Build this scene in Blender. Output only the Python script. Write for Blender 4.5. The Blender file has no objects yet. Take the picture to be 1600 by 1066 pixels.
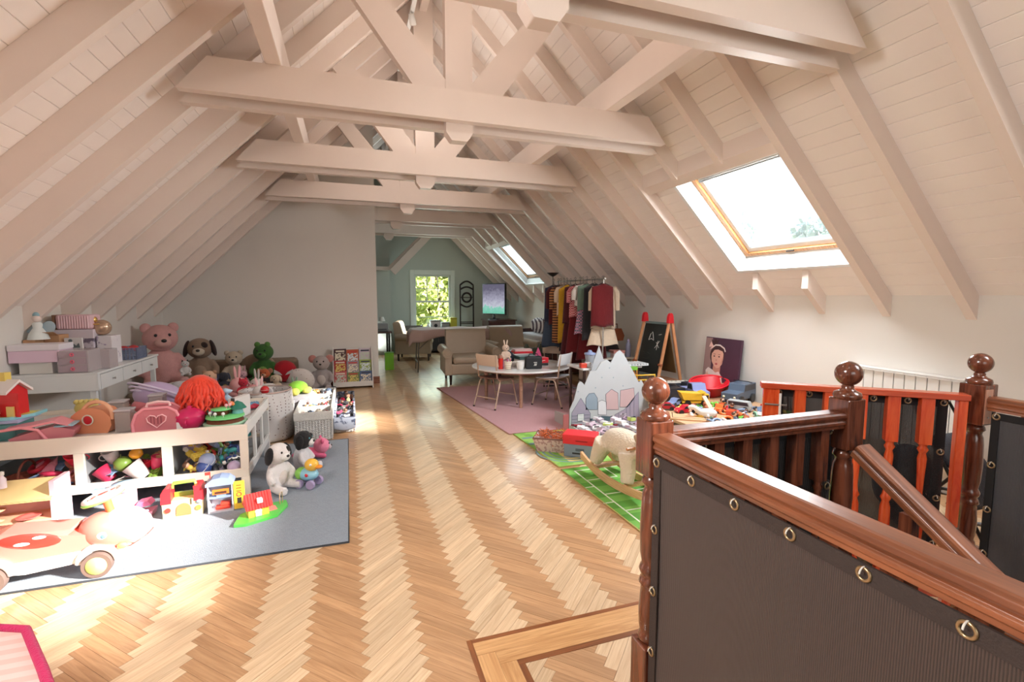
import bpy, math, random
from mathutils import Vector, Matrix, Euler
R=random.Random(7); PI=math.pi
scene=bpy.context.scene; COL=scene.collection
# ---------------------------------------------------------------- camera
CH=1.5; PITCH=math.atan(71/754); YAW=math.atan(math.tan(math.atan2(255,754))*math.cos(PITCH))
cam=bpy.data.cameras.new('camera'); co=bpy.data.objects.new('camera',cam); COL.objects.link(co)
cam.sensor_width=36; cam.lens=754*36/1600; cam.clip_start=.02; cam.clip_end=200
co.location=(0,0,CH); co.rotation_euler=(PI/2-PITCH,0,-YAW); scene.camera=co
_f=Vector((math.sin(YAW)*math.cos(PITCH),math.cos(YAW)*math.cos(PITCH),-math.sin(PITCH)))
_r=Vector((math.cos(YAW),-math.sin(YAW),0)); _u=_r.cross(_f)
def W(x,y,z=0.0):
    "world point at height z seen at photo pixel x,y"
    d=_f+_r*((x-800)/754)+_u*((533-y)/754); t=(z-CH)/d.z
    return Vector((d.x*t,d.y*t,z))
def WY(x,y,Y):
    d=_f+_r*((x-800)/754)+_u*((533-y)/754); t=Y/d.y
    return Vector((d.x*t,Y,CH+d.z*t))
# ---------------------------------------------------------------- world, sun, exposure
w=bpy.data.worlds.new('sky'); scene.world=w; w.use_nodes=True; nt=w.node_tree
bg=nt.nodes['Background']
tc=nt.nodes.new('ShaderNodeTexCoord'); sx=nt.nodes.new('ShaderNodeSeparateXYZ'); cr=nt.nodes.new('ShaderNodeValToRGB')
nt.links.new(tc.outputs['Generated'],sx.inputs[0]); nt.links.new(sx.outputs['Z'],cr.inputs[0]); nt.links.new(cr.outputs[0],bg.inputs[0])
cr.color_ramp.elements[0].position=0; cr.color_ramp.elements[0].color=(.86,.93,.96,1)
cr.color_ramp.elements[1].position=.7; cr.color_ramp.elements[1].color=(.62,.8,1,1)
bg.inputs[1].default_value=1.5
def lightobj(name,kind,loc,rot=(0,0,0),**k):
    l=bpy.data.lights.new(name,kind); o=bpy.data.objects.new(name,l); COL.objects.link(o)
    o.location=loc; o.rotation_euler=rot
    for a,b in k.items(): setattr(l,a,b)
    return o
sd=Vector((-4.3,2.75,-2.45)).normalized()
sun=lightobj('sun','SUN',(8,-5,6),sd.to_track_quat('-Z','Y').to_euler(),energy=18,angle=.07,color=(1,.96,.91))
# daylight entering by the roof windows (right C behind, A, far B, left D) and an added fill window behind
RR=math.radians(45)
def sky_area(name,x,y,z,sx_,sy_,side,e,c):
    n=Vector((-1,0,-1)) if side>0 else Vector((1,0,-1))
    o=lightobj(name,'AREA',(x,y,z),n.to_track_quat('-Z','Y').to_euler(),energy=e,color=c,shape='RECTANGLE',size=sx_,size_y=sy_)
    return o
sky_area('daylight_skylight_right',3.60,3.5,2.35,.95,.95,1,90,(.93,.97,1))
sky_area('daylight_skylight_far',3.66,10.2,2.36,1.0,1.0,1,22,(.72,.92,1))
sky_area('daylight_skylight_behind',3.3,.3,2.7,1.0,1.7,1,60,(1,.98,.95))
sky_area('daylight_skylight_left',-1.62,.9,2.7,1.1,1.3,-1,170,(1,.98,.95))
lightobj('added_back_window_fill','AREA',(.6,-2.2,1.9),(math.radians(88),0,0),energy=14,color=(1,.97,.93),shape='RECTANGLE',size=2.2,size_y=1.4)  # soft fill added behind the camera to brighten table front and car
lightobj('daylight_far_window','AREA',(2.13,12.86,1.35),(math.radians(-90),0,0),energy=20,color=(.8,1,.92),shape='RECTANGLE',size=.95,size_y=1.35)
for yy in (.6,2.9,4.9,6.4): lightobj('ceiling_spot_glow','POINT',(.86,yy,3.6),energy=10,color=(1,.9,.82),shadow_soft_size=.12)
lightobj('far_spot_glow','POINT',(.86,9.9,4.1),energy=5,color=(.75,.95,1),shadow_soft_size=.12)
vs=scene.view_settings; scene.display_settings.display_device='sRGB'
vs.view_transform='Standard'; vs.look='None'; vs.gamma=1; vs.use_curve_mapping=False; vs.exposure=0.25
scene.cycles.use_denoising=True; scene.cycles.max_bounces=8; scene.cycles.diffuse_bounces=4; scene.cycles.transparent_max_bounces=16
scene.cycles.sample_clamp_indirect=6
scene.cycles.caustics_reflective=False; scene.cycles.caustics_refractive=False
# ---------------------------------------------------------------- materials
def lin(c):
    return tuple(((v/255)/12.92 if v/255<=.04045 else ((v/255+.055)/1.055)**2.4) for v in c)+(1,)
MATS={}
def mt(name,c,rough=.55,metal=0,var=0,scale=8,bump=0,bscale=60,coat=0,sheen=0,emit=0,alpha=1,spec=.5):
    if name in MATS: return MATS[name]
    m=bpy.data.materials.new(name); m.use_nodes=True; n=m.node_tree; b=n.nodes['Principled BSDF']
    b.inputs['Base Color'].default_value=lin(c); b.inputs['Roughness'].default_value=rough; b.inputs['Metallic'].default_value=metal
    b.inputs['Coat Weight'].default_value=coat; b.inputs['Coat Roughness'].default_value=.15
    b.inputs['Sheen Weight'].default_value=sheen; b.inputs['Specular IOR Level'].default_value=spec
    if emit: b.inputs['Emission Color'].default_value=lin(c); b.inputs['Emission Strength'].default_value=emit
    if var or bump: t=n.nodes.new('ShaderNodeTexCoord')
    if var:
        q=n.nodes.new('ShaderNodeTexNoise'); q.inputs['Scale'].default_value=scale; q.inputs['Detail'].default_value=4
        n.links.new(t.outputs['Object'],q.inputs['Vector'])
        x=n.nodes.new('ShaderNodeMix'); x.data_type='RGBA'
        l=lin(c); x.inputs[6].default_value=tuple(v*(1-var) for v in l[:3])+(1,); x.inputs[7].default_value=tuple(min(1,v*(1+var)) for v in l[:3])+(1,)
        n.links.new(q.outputs[0],x.inputs[0]); n.links.new(x.outputs[2],b.inputs['Base Color'])
    if bump:
        q=n.nodes.new('ShaderNodeTexNoise'); q.inputs['Scale'].default_value=bscale; q.inputs['Detail'].default_value=3
        n.links.new(t.outputs['Object'],q.inputs['Vector'])
        bp=n.nodes.new('ShaderNodeBump'); bp.inputs['Strength'].default_value=bump; bp.inputs['Distance'].default_value=.01
        n.links.new(q.outputs[0],bp.inputs['Height']); n.links.new(bp.outputs[0],b.inputs['Normal'])
    if alpha<1: b.inputs['Alpha'].default_value=alpha
    MATS[name]=m; return m
def wood(name,c1,c2,rough=.35,coat=.3,axis=0,s=(1.2,22,22),isl=None,var=.25,ds=2.5):
    "grained wood; grain runs along object axis; per-piece tone by object or island"
    if name in MATS: return MATS[name]
    m=bpy.data.materials.new(name); m.use_nodes=True; n=m.node_tree; b=n.nodes['Principled BSDF']; L=n.links
    t=n.nodes.new('ShaderNodeTexCoord'); mp=n.nodes.new('ShaderNodeMapping'); L.new(t.outputs['Object'],mp.inputs[0])
    sc=[s[1]]*3; sc[axis]=s[0]; mp.inputs['Scale'].default_value=sc
    if isl=='island': g=n.nodes.new('ShaderNodeNewGeometry'); rnd=g.outputs['Random Per Island']
    else: g=n.nodes.new('ShaderNodeObjectInfo'); rnd=g.outputs['Random']
    mu=n.nodes.new('ShaderNodeMath'); mu.operation='MULTIPLY'; mu.inputs[1].default_value=57; L.new(rnd,mu.inputs[0])
    L.new(mu.outputs[0],mp.inputs['Location'])
    q=n.nodes.new('ShaderNodeTexNoise'); q.inputs['Scale'].default_value=1.6; q.inputs['Detail'].default_value=5; q.inputs['Distortion'].default_value=ds; q.inputs['Roughness'].default_value=.6
    L.new(mp.outputs[0],q.inputs['Vector'])
    r=n.nodes.new('ShaderNodeValToRGB'); L.new(q.outputs[0],r.inputs[0])
    r.color_ramp.elements[0].position=.32; r.color_ramp.elements[0].color=lin(c1); r.color_ramp.elements[1].position=.66; r.color_ramp.elements[1].color=lin(c2)
    h=n.nodes.new('ShaderNodeHueSaturation'); L.new(r.outputs[0],h.inputs['Color'])
    mr=n.nodes.new('ShaderNodeMapRange'); mr.inputs[3].default_value=1-var; mr.inputs[4].default_value=1+var*.6; L.new(rnd,mr.inputs[0]); L.new(mr.outputs[0],h.inputs['Value'])
    L.new(h.outputs[0],b.inputs['Base Color']); b.inputs['Roughness'].default_value=rough; b.inputs['Coat Weight'].default_value=coat; b.inputs['Coat Roughness'].default_value=.12
    bp=n.nodes.new('ShaderNodeBump'); bp.inputs['Strength'].default_value=.12; bp.inputs['Distance'].default_value=.002; L.new(q.outputs[0],bp.inputs['Height']); L.new(bp.outputs[0],b.inputs['Normal'])
    MATS[name]=m; return m
def glass(name,tint=(255,255,255),dirt=0.0,clear=.9,rough=.02):
    if name in MATS: return MATS[name]
    m=bpy.data.materials.new(name); m.use_nodes=True; n=m.node_tree; L=n.links
    for x in list(n.nodes):
        if x.type=='BSDF_PRINCIPLED': n.nodes.remove(x)
    out=n.nodes['Material Output']; tr=n.nodes.new('ShaderNodeBsdfTransparent'); tr.inputs[0].default_value=lin(tint)
    gl=n.nodes.new('ShaderNodeBsdfGlossy'); gl.inputs['Roughness'].default_value=rough; fw=n.nodes.new('ShaderNodeLayerWeight'); fw.inputs[0].default_value=.5; fp=n.nodes.new('ShaderNodeMath'); fp.operation='POWER'; fp.inputs[1].default_value=5; L.new(fw.outputs['Facing'],fp.inputs[0]); fr=n.nodes.new('ShaderNodeMath'); fr.operation='MULTIPLY_ADD'; fr.inputs[1].default_value=.5; fr.inputs[2].default_value=.03; L.new(fp.outputs[0],fr.inputs[0])
    mx=n.nodes.new('ShaderNodeMixShader'); L.new(fr.outputs[0],mx.inputs[0]); L.new(tr.outputs[0],mx.inputs[1]); L.new(gl.outputs[0],mx.inputs[2])
    last=mx
    if dirt:
        df=n.nodes.new('ShaderNodeBsdfTranslucent'); df.inputs[0].default_value=lin((235,240,240))
        t=n.nodes.new('ShaderNodeTexCoord'); q=n.nodes.new('ShaderNodeTexNoise'); q.inputs['Scale'].default_value=5; q.inputs['Detail'].default_value=8
        L.new(t.outputs['Object'],q.inputs['Vector']); mr=n.nodes.new('ShaderNodeMapRange'); mr.inputs[3].default_value=0; mr.inputs[4].default_value=dirt*2; L.new(q.outputs[0],mr.inputs[0])
        m2=n.nodes.new('ShaderNodeMixShader'); L.new(mr.outputs[0],m2.inputs[0]); L.new(mx.outputs[0],m2.inputs[1]); L.new(df.outputs[0],m2.inputs[2]); last=m2
    L.new(last.outputs[0],out.inputs[0]); MATS[name]=m; return m
def plastic_clear(name,c,clear=.6):
    if name in MATS: return MATS[name]
    m=bpy.data.materials.new(name); m.use_nodes=True; n=m.node_tree; L=n.links; b=n.nodes['Principled BSDF']; out=n.nodes['Material Output']
    b.inputs['Base Color'].default_value=lin(c); b.inputs['Roughness'].default_value=.15
    tr=n.nodes.new('ShaderNodeBsdfTransparent'); tr.inputs[0].default_value=tuple(.5+.5*v for v in lin(c)[:3])+(1,)
    mx=n.nodes.new('ShaderNodeMixShader'); mx.inputs[0].default_value=clear; L.new(b.outputs[0],mx.inputs[1]); L.new(tr.outputs[0],mx.inputs[2]); L.new(mx.outputs[0],out.inputs[0])
    MATS[name]=m; return m
def pattern(name,c1,c2,kind='stripe',scale=20,axis='X',thr=.5,rough=.7,coord='Object'):
    "two-colour print: stripe, dots, check"
    if name in MATS: return MATS[name]
    m=bpy.data.materials.new(name); m.use_nodes=True; n=m.node_tree; L=n.links; b=n.nodes['Principled BSDF']
    t=n.nodes.new('ShaderNodeTexCoord')
    if kind=='stripe':
        q=n.nodes.new('ShaderNodeTexWave'); q.bands_direction=axis; q.inputs['Scale'].default_value=scale; o=q.outputs[1]
    elif kind=='dots':
        q=n.nodes.new('ShaderNodeTexVoronoi'); q.inputs['Scale'].default_value=scale; q.inputs['Randomness'].default_value=.35; o=q.outputs['Distance']
    elif kind=='blotch':
        q=n.nodes.new('ShaderNodeTexNoise'); q.inputs['Scale'].default_value=scale; q.inputs['Detail'].default_value=3; o=q.outputs[0]
    else:
        q=n.nodes.new('ShaderNodeTexChecker'); q.inputs['Scale'].default_value=scale; o=q.outputs[1]
    L.new(t.outputs[coord],q.inputs[0])
    r=n.nodes.new('ShaderNodeValToRGB'); r.color_ramp.interpolation='CONSTANT' if kind!='blotch' else 'LINEAR'
    r.color_ramp.elements[0].color=lin(c1); r.color_ramp.elements[1].color=lin(c2); r.color_ramp.elements[1].position=thr
    if kind=='blotch': r.color_ramp.elements[0].position=max(0,thr-.06)
    L.new(o,r.inputs[0]); L.new(r.outputs[0],b.inputs['Base Color']); b.inputs['Roughness'].default_value=rough
    MATS[name]=m; return m
def P(c,rough=.4,**k):            # plain plastic of a colour
    return mt('plastic_%d_%d_%d'%c,c,rough,coat=.25,**k)
def F(c,**k):                     # plush / cloth of a colour
    return mt('fabric_%d_%d_%d'%c,c,.9,var=.12,scale=30,bump=.7,bscale=140,sheen=.12,**k)
# ---------------------------------------------------------------- mesh builder
class MB:
    def __init__(s): s.v=[];s.f=[];s.sm=[];s.M=Matrix.Identity(4)
    def add(s,vs,fs,smooth=False):
        b=len(s.v); s.v+=[tuple(s.M@Vector(p)) for p in vs]; s.f+=[tuple(b+i for i in f) for f in fs]; s.sm+=[smooth]*len(fs); return s
    def at(s,loc=(0,0,0),rot=(0,0,0),sc=(1,1,1)):
        s.M=Matrix.LocRotScale(Vector(loc),Euler(rot),Vector(sc)); return s
    def box(s,x0,x1,y0,y1,z0,z1):
        return s.add([(x,y,z) for z in (z0,z1) for y in (y0,y1) for x in (x0,x1)],[(0,2,3,1),(4,5,7,6),(0,1,5,4),(2,6,7,3),(0,4,6,2),(1,3,7,5)])
    def cb(s,c,d): return s.box(c[0]-d[0]/2,c[0]+d[0]/2,c[1]-d[1]/2,c[1]+d[1]/2,c[2]-d[2]/2,c[2]+d[2]/2)
    def frustum(s,c,d0,d1,h):
        x,y,z=c; a=[(x+i*d0[0]/2,y+j*d0[1]/2,z) for j in (-1,1) for i in (-1,1)]+[(x+i*d1[0]/2,y+j*d1[1]/2,z+h) for j in (-1,1) for i in (-1,1)]
        return s.add(a,[(0,2,3,1),(4,5,7,6),(0,1,5,4),(2,6,7,3),(0,4,6,2),(1,3,7,5)])
    def lathe(s,prof,c=(0,0,0),n=20,smooth=True,cap=True):
        vs=[];fs=[]
        for r,z in prof:
            for i in range(n): a=2*PI*i/n; vs.append((c[0]+r*math.cos(a),c[1]+r*math.sin(a),c[2]+z))
        k=len(prof)
        for j in range(k-1):
            for i in range(n): fs.append((j*n+i,j*n+(i+1)%n,(j+1)*n+(i+1)%n,(j+1)*n+i))
        s.add(vs,fs,smooth)
        if cap:
            if prof[0][0]>1e-5: s.add(vs[:n],[tuple(range(n-1,-1,-1))])
            if prof[-1][0]>1e-5: s.add(vs[-n:],[tuple(range(n))])
        return s
    def cyl(s,p0,p1,r0,r1=None,n=12,smooth=True):
        p0=Vector(p0);p1=Vector(p1); r1=r0 if r1 is None else r1; d=p1-p0
        if d.length<1e-6: return s
        q=d.to_track_quat('Z','Y').to_matrix(); vs=[]
        for p,r in ((p0,r0),(p1,r1)):
            for i in range(n): a=2*PI*i/n; vs.append(tuple(p+q@Vector((r*math.cos(a),r*math.sin(a),0))))
        s.add(vs,[(i,(i+1)%n,n+(i+1)%n,n+i) for i in range(n)],smooth); s.add(vs[:n],[tuple(range(n-1,-1,-1))]); s.add(vs[n:],[tuple(range(n))]); return s
    def tube(s,pts,r,n=8,closed=False):
        pts=[Vector(p) for p in pts]; N=len(pts); vs=[];fs=[]; rr=r if isinstance(r,(list,tuple)) else [r]*N
        up=Vector((0,0,1)); prev=None
        for i,p in enumerate(pts):
            if closed: d=pts[(i+1)%N]-pts[i-1]
            else: d=pts[min(i+1,N-1)]-pts[max(i-1,0)]
            d=d.normalized() if d.length>1e-9 else Vector((1,0,0))
            x=(prev if prev else (up.cross(d) if abs(d.z)<.95 else Vector((1,0,0)))); x=(x-d*x.dot(d))
            x=x.normalized() if x.length>1e-6 else d.orthogonal().normalized(); y=d.cross(x); prev=x
            for k in range(n): a=2*PI*k/n; vs.append(tuple(p+(x*math.cos(a)+y*math.sin(a))*rr[i]))
        for i in range(N if closed else N-1):
            j=(i+1)%N
            for k in range(n): fs.append((i*n+k,i*n+(k+1)%n,j*n+(k+1)%n,j*n+k))
        s.add(vs,fs,True)
        if not closed: s.add(vs[:n],[tuple(range(n-1,-1,-1))]); s.add(vs[-n:],[tuple(range(n))])
        return s
    def torus(s,c,Rr,r,axis='z',n=20,m=8,a0=0,a1=2*PI):
        full=abs(a1-a0-2*PI)<1e-4; pts=[]
        for i in range(n if full else n+1):
            a=a0+(a1-a0)*i/n; p=(Rr*math.cos(a),Rr*math.sin(a))
            pts.append({'z':(c[0]+p[0],c[1]+p[1],c[2]),'y':(c[0]+p[0],c[1],c[2]+p[1]),'x':(c[0],c[1]+p[0],c[2]+p[1])}[axis])
        return s.tube(pts,r,m,closed=full)
    def ell(s,c,r,n=12,m=8,rot=None):
        if isinstance(r,(int,float)): r=(r,r,r)
        q=Euler(rot).to_matrix() if rot else None; vs=[]; c=Vector(c)
        for j in range(m+1):
            t=PI*j/m
            for i in range(n):
                a=2*PI*i/n; v=Vector((r[0]*math.sin(t)*math.cos(a),r[1]*math.sin(t)*math.sin(a),-r[2]*math.cos(t)))
                vs.append(tuple(c+(q@v if q else v)))
        return s.add(vs,[(j*n+i,j*n+(i+1)%n,(j+1)*n+(i+1)%n,(j+1)*n+i) for j in range(m) for i in range(n)],True)
    def prism(s,poly,a,b,axis='y',smooth=False):
        "2-D outline swept from a to b; axis y: poly is (x,z); x: (y,z); z: (x,y)"
        n=len(poly); g={'y':lambda p,t:(p[0],t,p[1]),'x':lambda p,t:(t,p[0],p[1]),'z':lambda p,t:(p[0],p[1],t)}[axis]
        vs=[g(p,a) for p in poly]+[g(p,b) for p in poly]
        s.add(vs,[(i,(i+1)%n,n+(i+1)%n,n+i) for i in range(n)],smooth); s.add(vs,[tuple(range(n-1,-1,-1)),tuple(range(n,2*n))]); return s
    def grid(s,fn,nx,ny,thick=0,smooth=True):
        vs=[tuple(fn(i/nx,j/ny)) for j in range(ny+1) for i in range(nx+1)]
        return s.add(vs,[(j*(nx+1)+i,j*(nx+1)+i+1,(j+1)*(nx+1)+i+1,(j+1)*(nx+1)+i) for j in range(ny) for i in range(nx)],smooth)
    def mesh(s,name,m):
        me=bpy.data.meshes.new(name); me.from_pydata(s.v,[],s.f); me.polygons.foreach_set('use_smooth',s.sm)
        if m: me.materials.append(m)
        me.update(); return me
    def build(s,name,m,parent=None,loc=None,rot=None,bv=0,sub=0,remesh=0,sol=0,fix=True,smooth_it=0):
        me=s.mesh(name,m)
        if fix:
            import bmesh
            b=bmesh.new(); b.from_mesh(me)
            if remesh==0: bmesh.ops.remove_doubles(b,verts=b.verts,dist=1e-5) if smooth_it else None
            bmesh.ops.recalc_face_normals(b,faces=b.faces); b.to_mesh(me); b.free()
        o=bpy.data.objects.new(name,me); COL.objects.link(o)
        if parent: o.parent=parent
        if loc is not None: o.location=loc
        if rot is not None: o.rotation_euler=rot
        if sol: q=o.modifiers.new('solid','SOLIDIFY'); q.thickness=sol; q.offset=0
        if bv: q=o.modifiers.new('bevel','BEVEL'); q.width=bv; q.segments=2; q.limit_method='ANGLE'; q.harden_normals=False
        if remesh: q=o.modifiers.new('remesh','REMESH'); q.mode='VOXEL'; q.voxel_size=remesh; q.use_smooth_shade=True; q=o.modifiers.new('smooth','SMOOTH'); q.iterations=3
        if sub: q=o.modifiers.new('sub','SUBSURF'); q.levels=sub; q.render_levels=sub
        return o
def T(name,label,cat,loc=(0,0,0),rz=0,group=None,rot=None):
    o=bpy.data.objects.new(name,None); COL.objects.link(o); o.location=loc; o.rotation_euler=rot or (0,0,rz); o.empty_display_size=.1
    o['label']=label; o['category']=cat
    if group: o['group']=group
    return o
def tag(o,label,cat,group=None):
    o['label']=label; o['category']=cat
    if group: o['group']=group
    return o
def S(o): o['kind']='structure'; return o
def SE(name,loc=(0,0,0)):
    o=bpy.data.objects.new(name,None); COL.objects.link(o); o.location=loc; o['kind']='structure'; return o
def dup(t,loc,rz=None,label=None,group=None,rot=None):
    r=t.copy(); COL.objects.link(r); r.location=loc
    if rz is not None: r.rotation_euler=(0,0,rz)
    if rot is not None: r.rotation_euler=rot
    if label: r['label']=label
    if group: r['group']=group
    kids={}
    for ch in KIDS(t):
        c=ch.copy(); COL.objects.link(c); c.parent=r
        for g in KIDS(ch): d=g.copy(); COL.objects.link(d); d.parent=c
    return r
def KIDS(o): return [x for x in COL.objects if x.parent==o] if len(o.children)==0 else list(o.children)
def piece(name,me,parent,loc,rot=(0,0,0)):
    o=bpy.data.objects.new(name,me); COL.objects.link(o); o.parent=parent; o.location=loc; o.rotation_euler=rot; return o
# ================================================================ THE SETTING
WR=4.27; WL=-2.65; YB=-2.4; YE=13.0; YP=8.5
KR=5.77; KL=4.06; RX=(KR-KL)/2; RZ=KR-RX         # roof board planes z=KR-x and z=KL+x
white_wall=mt('wall_white_plaster',(226,221,214),.85,var=.03,scale=2,bump=.05,bscale=30)
cool_wall=mt('wall_far_plaster_daylit',(196,206,200),.8,var=.03,scale=2)  # cool daylight cast of the far room mixed into the plaster colour
board_m=mt('painted_ceiling_board',(244,235,229),.5,var=.035,scale=5,bump=.12,bscale=16)
beam_m=mt('painted_beam',(234,219,209),.45,var=.035,scale=4,bump=.08,bscale=20)
parq_sheen=wood('oak_sheen_tone_blocks',(206,172,134),(232,204,168),.33,.22,var=.13)  # lighter and darker tones paint in the floor's direction-dependent sheen
parq_off_sheen=wood('oak_off_sheen_blocks',(178,134,94),(206,162,120),.33,.22,var=.14)
parq_fl=wood('oak_sheen_tone_field',(206,172,134),(232,204,168),.33,.22,isl='island',var=.13)
parq_fd=wood('oak_off_sheen_field',(178,134,94),(206,162,120),.33,.22,isl='island',var=.14)
strip_m=wood('dark_border_strip',(120,70,38),(152,92,52),.3,.3,var=.1)
bord_m=wood('border_plank',(190,136,84),(226,178,124),.3,.3,var=.08)
# ---- floor: sub-floor slabs round the stair opening, herringbone blocks on top
HX0,HX1,HY1=1.0,2.75,1.30
fb=MB()
for a in ((WL-.1,HX0,YB-.1,YE+.1),(HX0,WR+.1,HY1,YE+.1),(HX1,WR+.1,YB-.1,HY1)): fb.box(a[0],a[1],a[2],a[3],-.25,-.012)
floor=S(fb.build('floor',mt('subfloor',(70,48,32),.8)))
PL,PW=.33,.055; pp=PL/math.sqrt(2); ph=PW*math.sqrt(2)
hl=MB(); hl.box(-PL/2+.0006,PL/2-.0006,-PW/2+.0006,PW/2-.0006,-.012,0)
me_l=hl.mesh('block_sheen',parq_sheen); me_d=hl.mesh('block_off_sheen',parq_off_sheen)
cells=[]
i0=int((WL-.139)/pp)-1; i1=int((WR-.139)/pp)+1
for i in range(i0,i1+1):
    cx=.139+i*pp; a=PI/4 if i%2==0 else -PI/4
    k=int(-.6/ph)
    while k*ph<YE:
        cy=k*ph+(0 if i%2==0 else -PW/math.sqrt(2)); k+=1
        if cx<WL+.1 or cx>WR-.1 or cy<-.5: continue
        if cx>HX0-.07 and cx<HX1+.05 and cy<HY1+.07: continue
        if cy>YP-.1 and cx<.35: continue
        v=Vector((cx,cy,-CH)); dd=v.dot(_f); vis=0
        if dd>.3:
            px=800+754*v.dot(_r)/dd; py=533-754*v.dot(_u)/dd
            if -30<px<1010 and py<1100 and not (px<545 and cy>3.0 and cx<0): vis=1/dd
        cells.append((vis,i%2,cx,cy,a))
cells.sort(key=lambda c:-c[0])
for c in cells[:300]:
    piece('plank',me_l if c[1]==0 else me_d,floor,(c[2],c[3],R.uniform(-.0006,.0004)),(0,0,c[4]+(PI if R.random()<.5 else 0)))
for par,m,nm in ((0,parq_fl,'sheen_plank_field'),(1,parq_fd,'off_sheen_plank_field')):
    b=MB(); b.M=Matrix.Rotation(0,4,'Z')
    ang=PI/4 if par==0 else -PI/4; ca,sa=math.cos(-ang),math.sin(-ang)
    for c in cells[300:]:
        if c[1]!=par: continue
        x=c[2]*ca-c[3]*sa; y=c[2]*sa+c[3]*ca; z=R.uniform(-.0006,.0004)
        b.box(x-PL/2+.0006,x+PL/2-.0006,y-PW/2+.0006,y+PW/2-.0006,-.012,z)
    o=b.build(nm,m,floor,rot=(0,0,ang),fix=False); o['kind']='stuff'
def strip(x0,x1,y0,y1,m,nm='border_strip',z=.0015):
    L=max(x1-x0,y1-y0); wd=min(x1-x0,y1-y0); b=MB(); b.box(-L/2,L/2,-wd/2,wd/2,-.012,0)
    b.build(nm,m,floor,loc=((x0+x1)/2,(y0+y1)/2,z),rot=(0,0,0 if x1-x0>y1-y0 else PI/2))
for (x0,x1,y0,y1,m) in ((.44,.4615,-.5,1.93,strip_m),(.462,3.5,1.908,1.93,strip_m),(.463,.54,-.5,1.83,bord_m),(.463,3.5,1.832,1.907,bord_m),(.541,.612,-.5,1.757,bord_m),(.541,3.5,1.758,1.831,bord_m),(.613,.64,-.5,1.7295,strip_m),(.613,3.5,1.73,1.757,strip_m)): strip(x0,x1,y0,y1,m)
nos=wood('stair_nosing',(104,52,28),(150,82,46),.3,.4,var=.05)
strip(.9,1.03,-.5,1.40,nos,'nosing_board',.004); strip(1.03,2.86,1.28,1.40,nos,'nosing_board',.004); strip(2.72,2.86,-.5,1.28,nos,'nosing_board',.004)
# ---- stairwell shaft and steps
sw=MB(); sw.box(HX0-.05,HX0,YB,HY1+.05,-2.7,-.0125); sw.box(HX0,HX1,HY1,HY1+.05,-2.7,-.0125); sw.box(HX1,HX1+.05,YB,HY1+.05,-2.7,-.0125); sw.box(HX0-.05,HX1+.05,YB-.05,YB,-2.7,-.0125); sw.box(HX0,HX1,YB,HY1,-2.75,-2.7)
S(sw.build('wall_stairwell',white_wall))
stair=T('staircase','dark wooden stairs going down behind the mesh screens','stairs',(1.87,1.28,0))
for k in range(10):
    b=MB(); b.box(0,.86,-.25*(k+1)-.02,-.25*k,-.04,0); b.build('tread',nos,stair,loc=(0,0,-.18*(k+1)),bv=.006)
    b=MB(); b.box(0,.86,-.02,0,-.18,0); b.build('riser',mt('riser_paint',(60,40,30),.6),stair,loc=(0,-.25*k-.001,-.18*k-.02))
# ---- walls
S(MB().box(WR,WR+.12,YB-.12,YE+.12,-.25,1.53).build('wall_right',white_wall))
S(MB().box(WL-.12,WL,YB-.12,YE+.12,-.25,1.44).build('wall_left',white_wall))
def gable(y0,y1,x0=WL,x1=WR,name='wall',m=white_wall):
    poly=[(x0,-.25),(x1,-.25),(x1,min(KR-x1,KL+x1)),(RX,RZ),(x0,KL+x0)] if x1>RX else [(x0,-.25),(x1,-.25),(x1,KL+x1),(x0,KL+x0)]
    return S(MB().prism(poly,y0,y1,'y').build(name,m))
gable(YP,YP+.12,WL,.45,'wall_partition')
# end wall with window opening, back wall with an opening for the added fill window
def wall_with_opening(name,y0,y1,ox0,ox1,oz0,oz1,m):
    b=MB(); b.box(WL,ox0,y0,y1,-.25,1.4); b.box(ox1,WR,y0,y1,-.25,1.4)
    b.box(ox0,ox1,y0,y1,-.25,oz0)
    b.prism([(WL,1.4),(ox0,1.4),(ox0,KL+ox0),(WL,KL+WL)],y0,y1)
    b.prism([(ox1,1.4),(WR,1.4),(WR,1.5),(ox1,KR-ox1)],y0,y1)
    top=[(ox0,oz1),(ox1,oz1),(ox1,min(KR-ox1,KL+ox1)),(RX,RZ),(ox0,KL+ox0)] if ox0<RX<ox1 else [(ox0,oz1),(ox1,oz1),(ox1,KR-ox1),(ox0,KR-ox0)]
    b.prism(top,y0,y1)
    return b
bw=wall_with_opening('wall_end',YE,YE+.15,1.65,2.62,.62,2.05,cool_wall); bw.prism([(WL,KL+WL),(1.65,KL+1.65),(1.65,KR-1.65),(RX,RZ)],YE,YE+.15)
S(bw.build('wall_end',cool_wall))
S(wall_with_opening('wall_back',YB-.15,YB,-.5,1.7,1.2,2.6,white_wall).build('wall_back',white_wall))
S(MB().box(-2.6,.99,12.55,12.7,-.01,3.2).build('wall_chimney',cool_wall))
S(MB().box(-2.0,.45,YP-.014,YP,0,.12).build('baseboard_partition',nos)); S(MB().box(.45,.462,YP-.014,YP+.134,0,.12).build('baseboard_partition_end',nos))
S(MB().box(WR-.014,WR,1.2,YE,0,.1).build('baseboard_right',mt('white_gloss_trim',(232,230,224),.4)))
# sloping lower ceiling of the far dormer
d=MB(); d.prism([(.96,2.12),(1.08,2.0),(2.25,3.22),(2.13,3.34)],12.0,12.12); d.prism([(-.4,2.12),(.96,2.12),(2.13,3.34),(2.13,3.4),(.93,2.2),(-.4,2.2)],12.12,12.54)
S(d.build('trim_dormer',beam_m))
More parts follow.
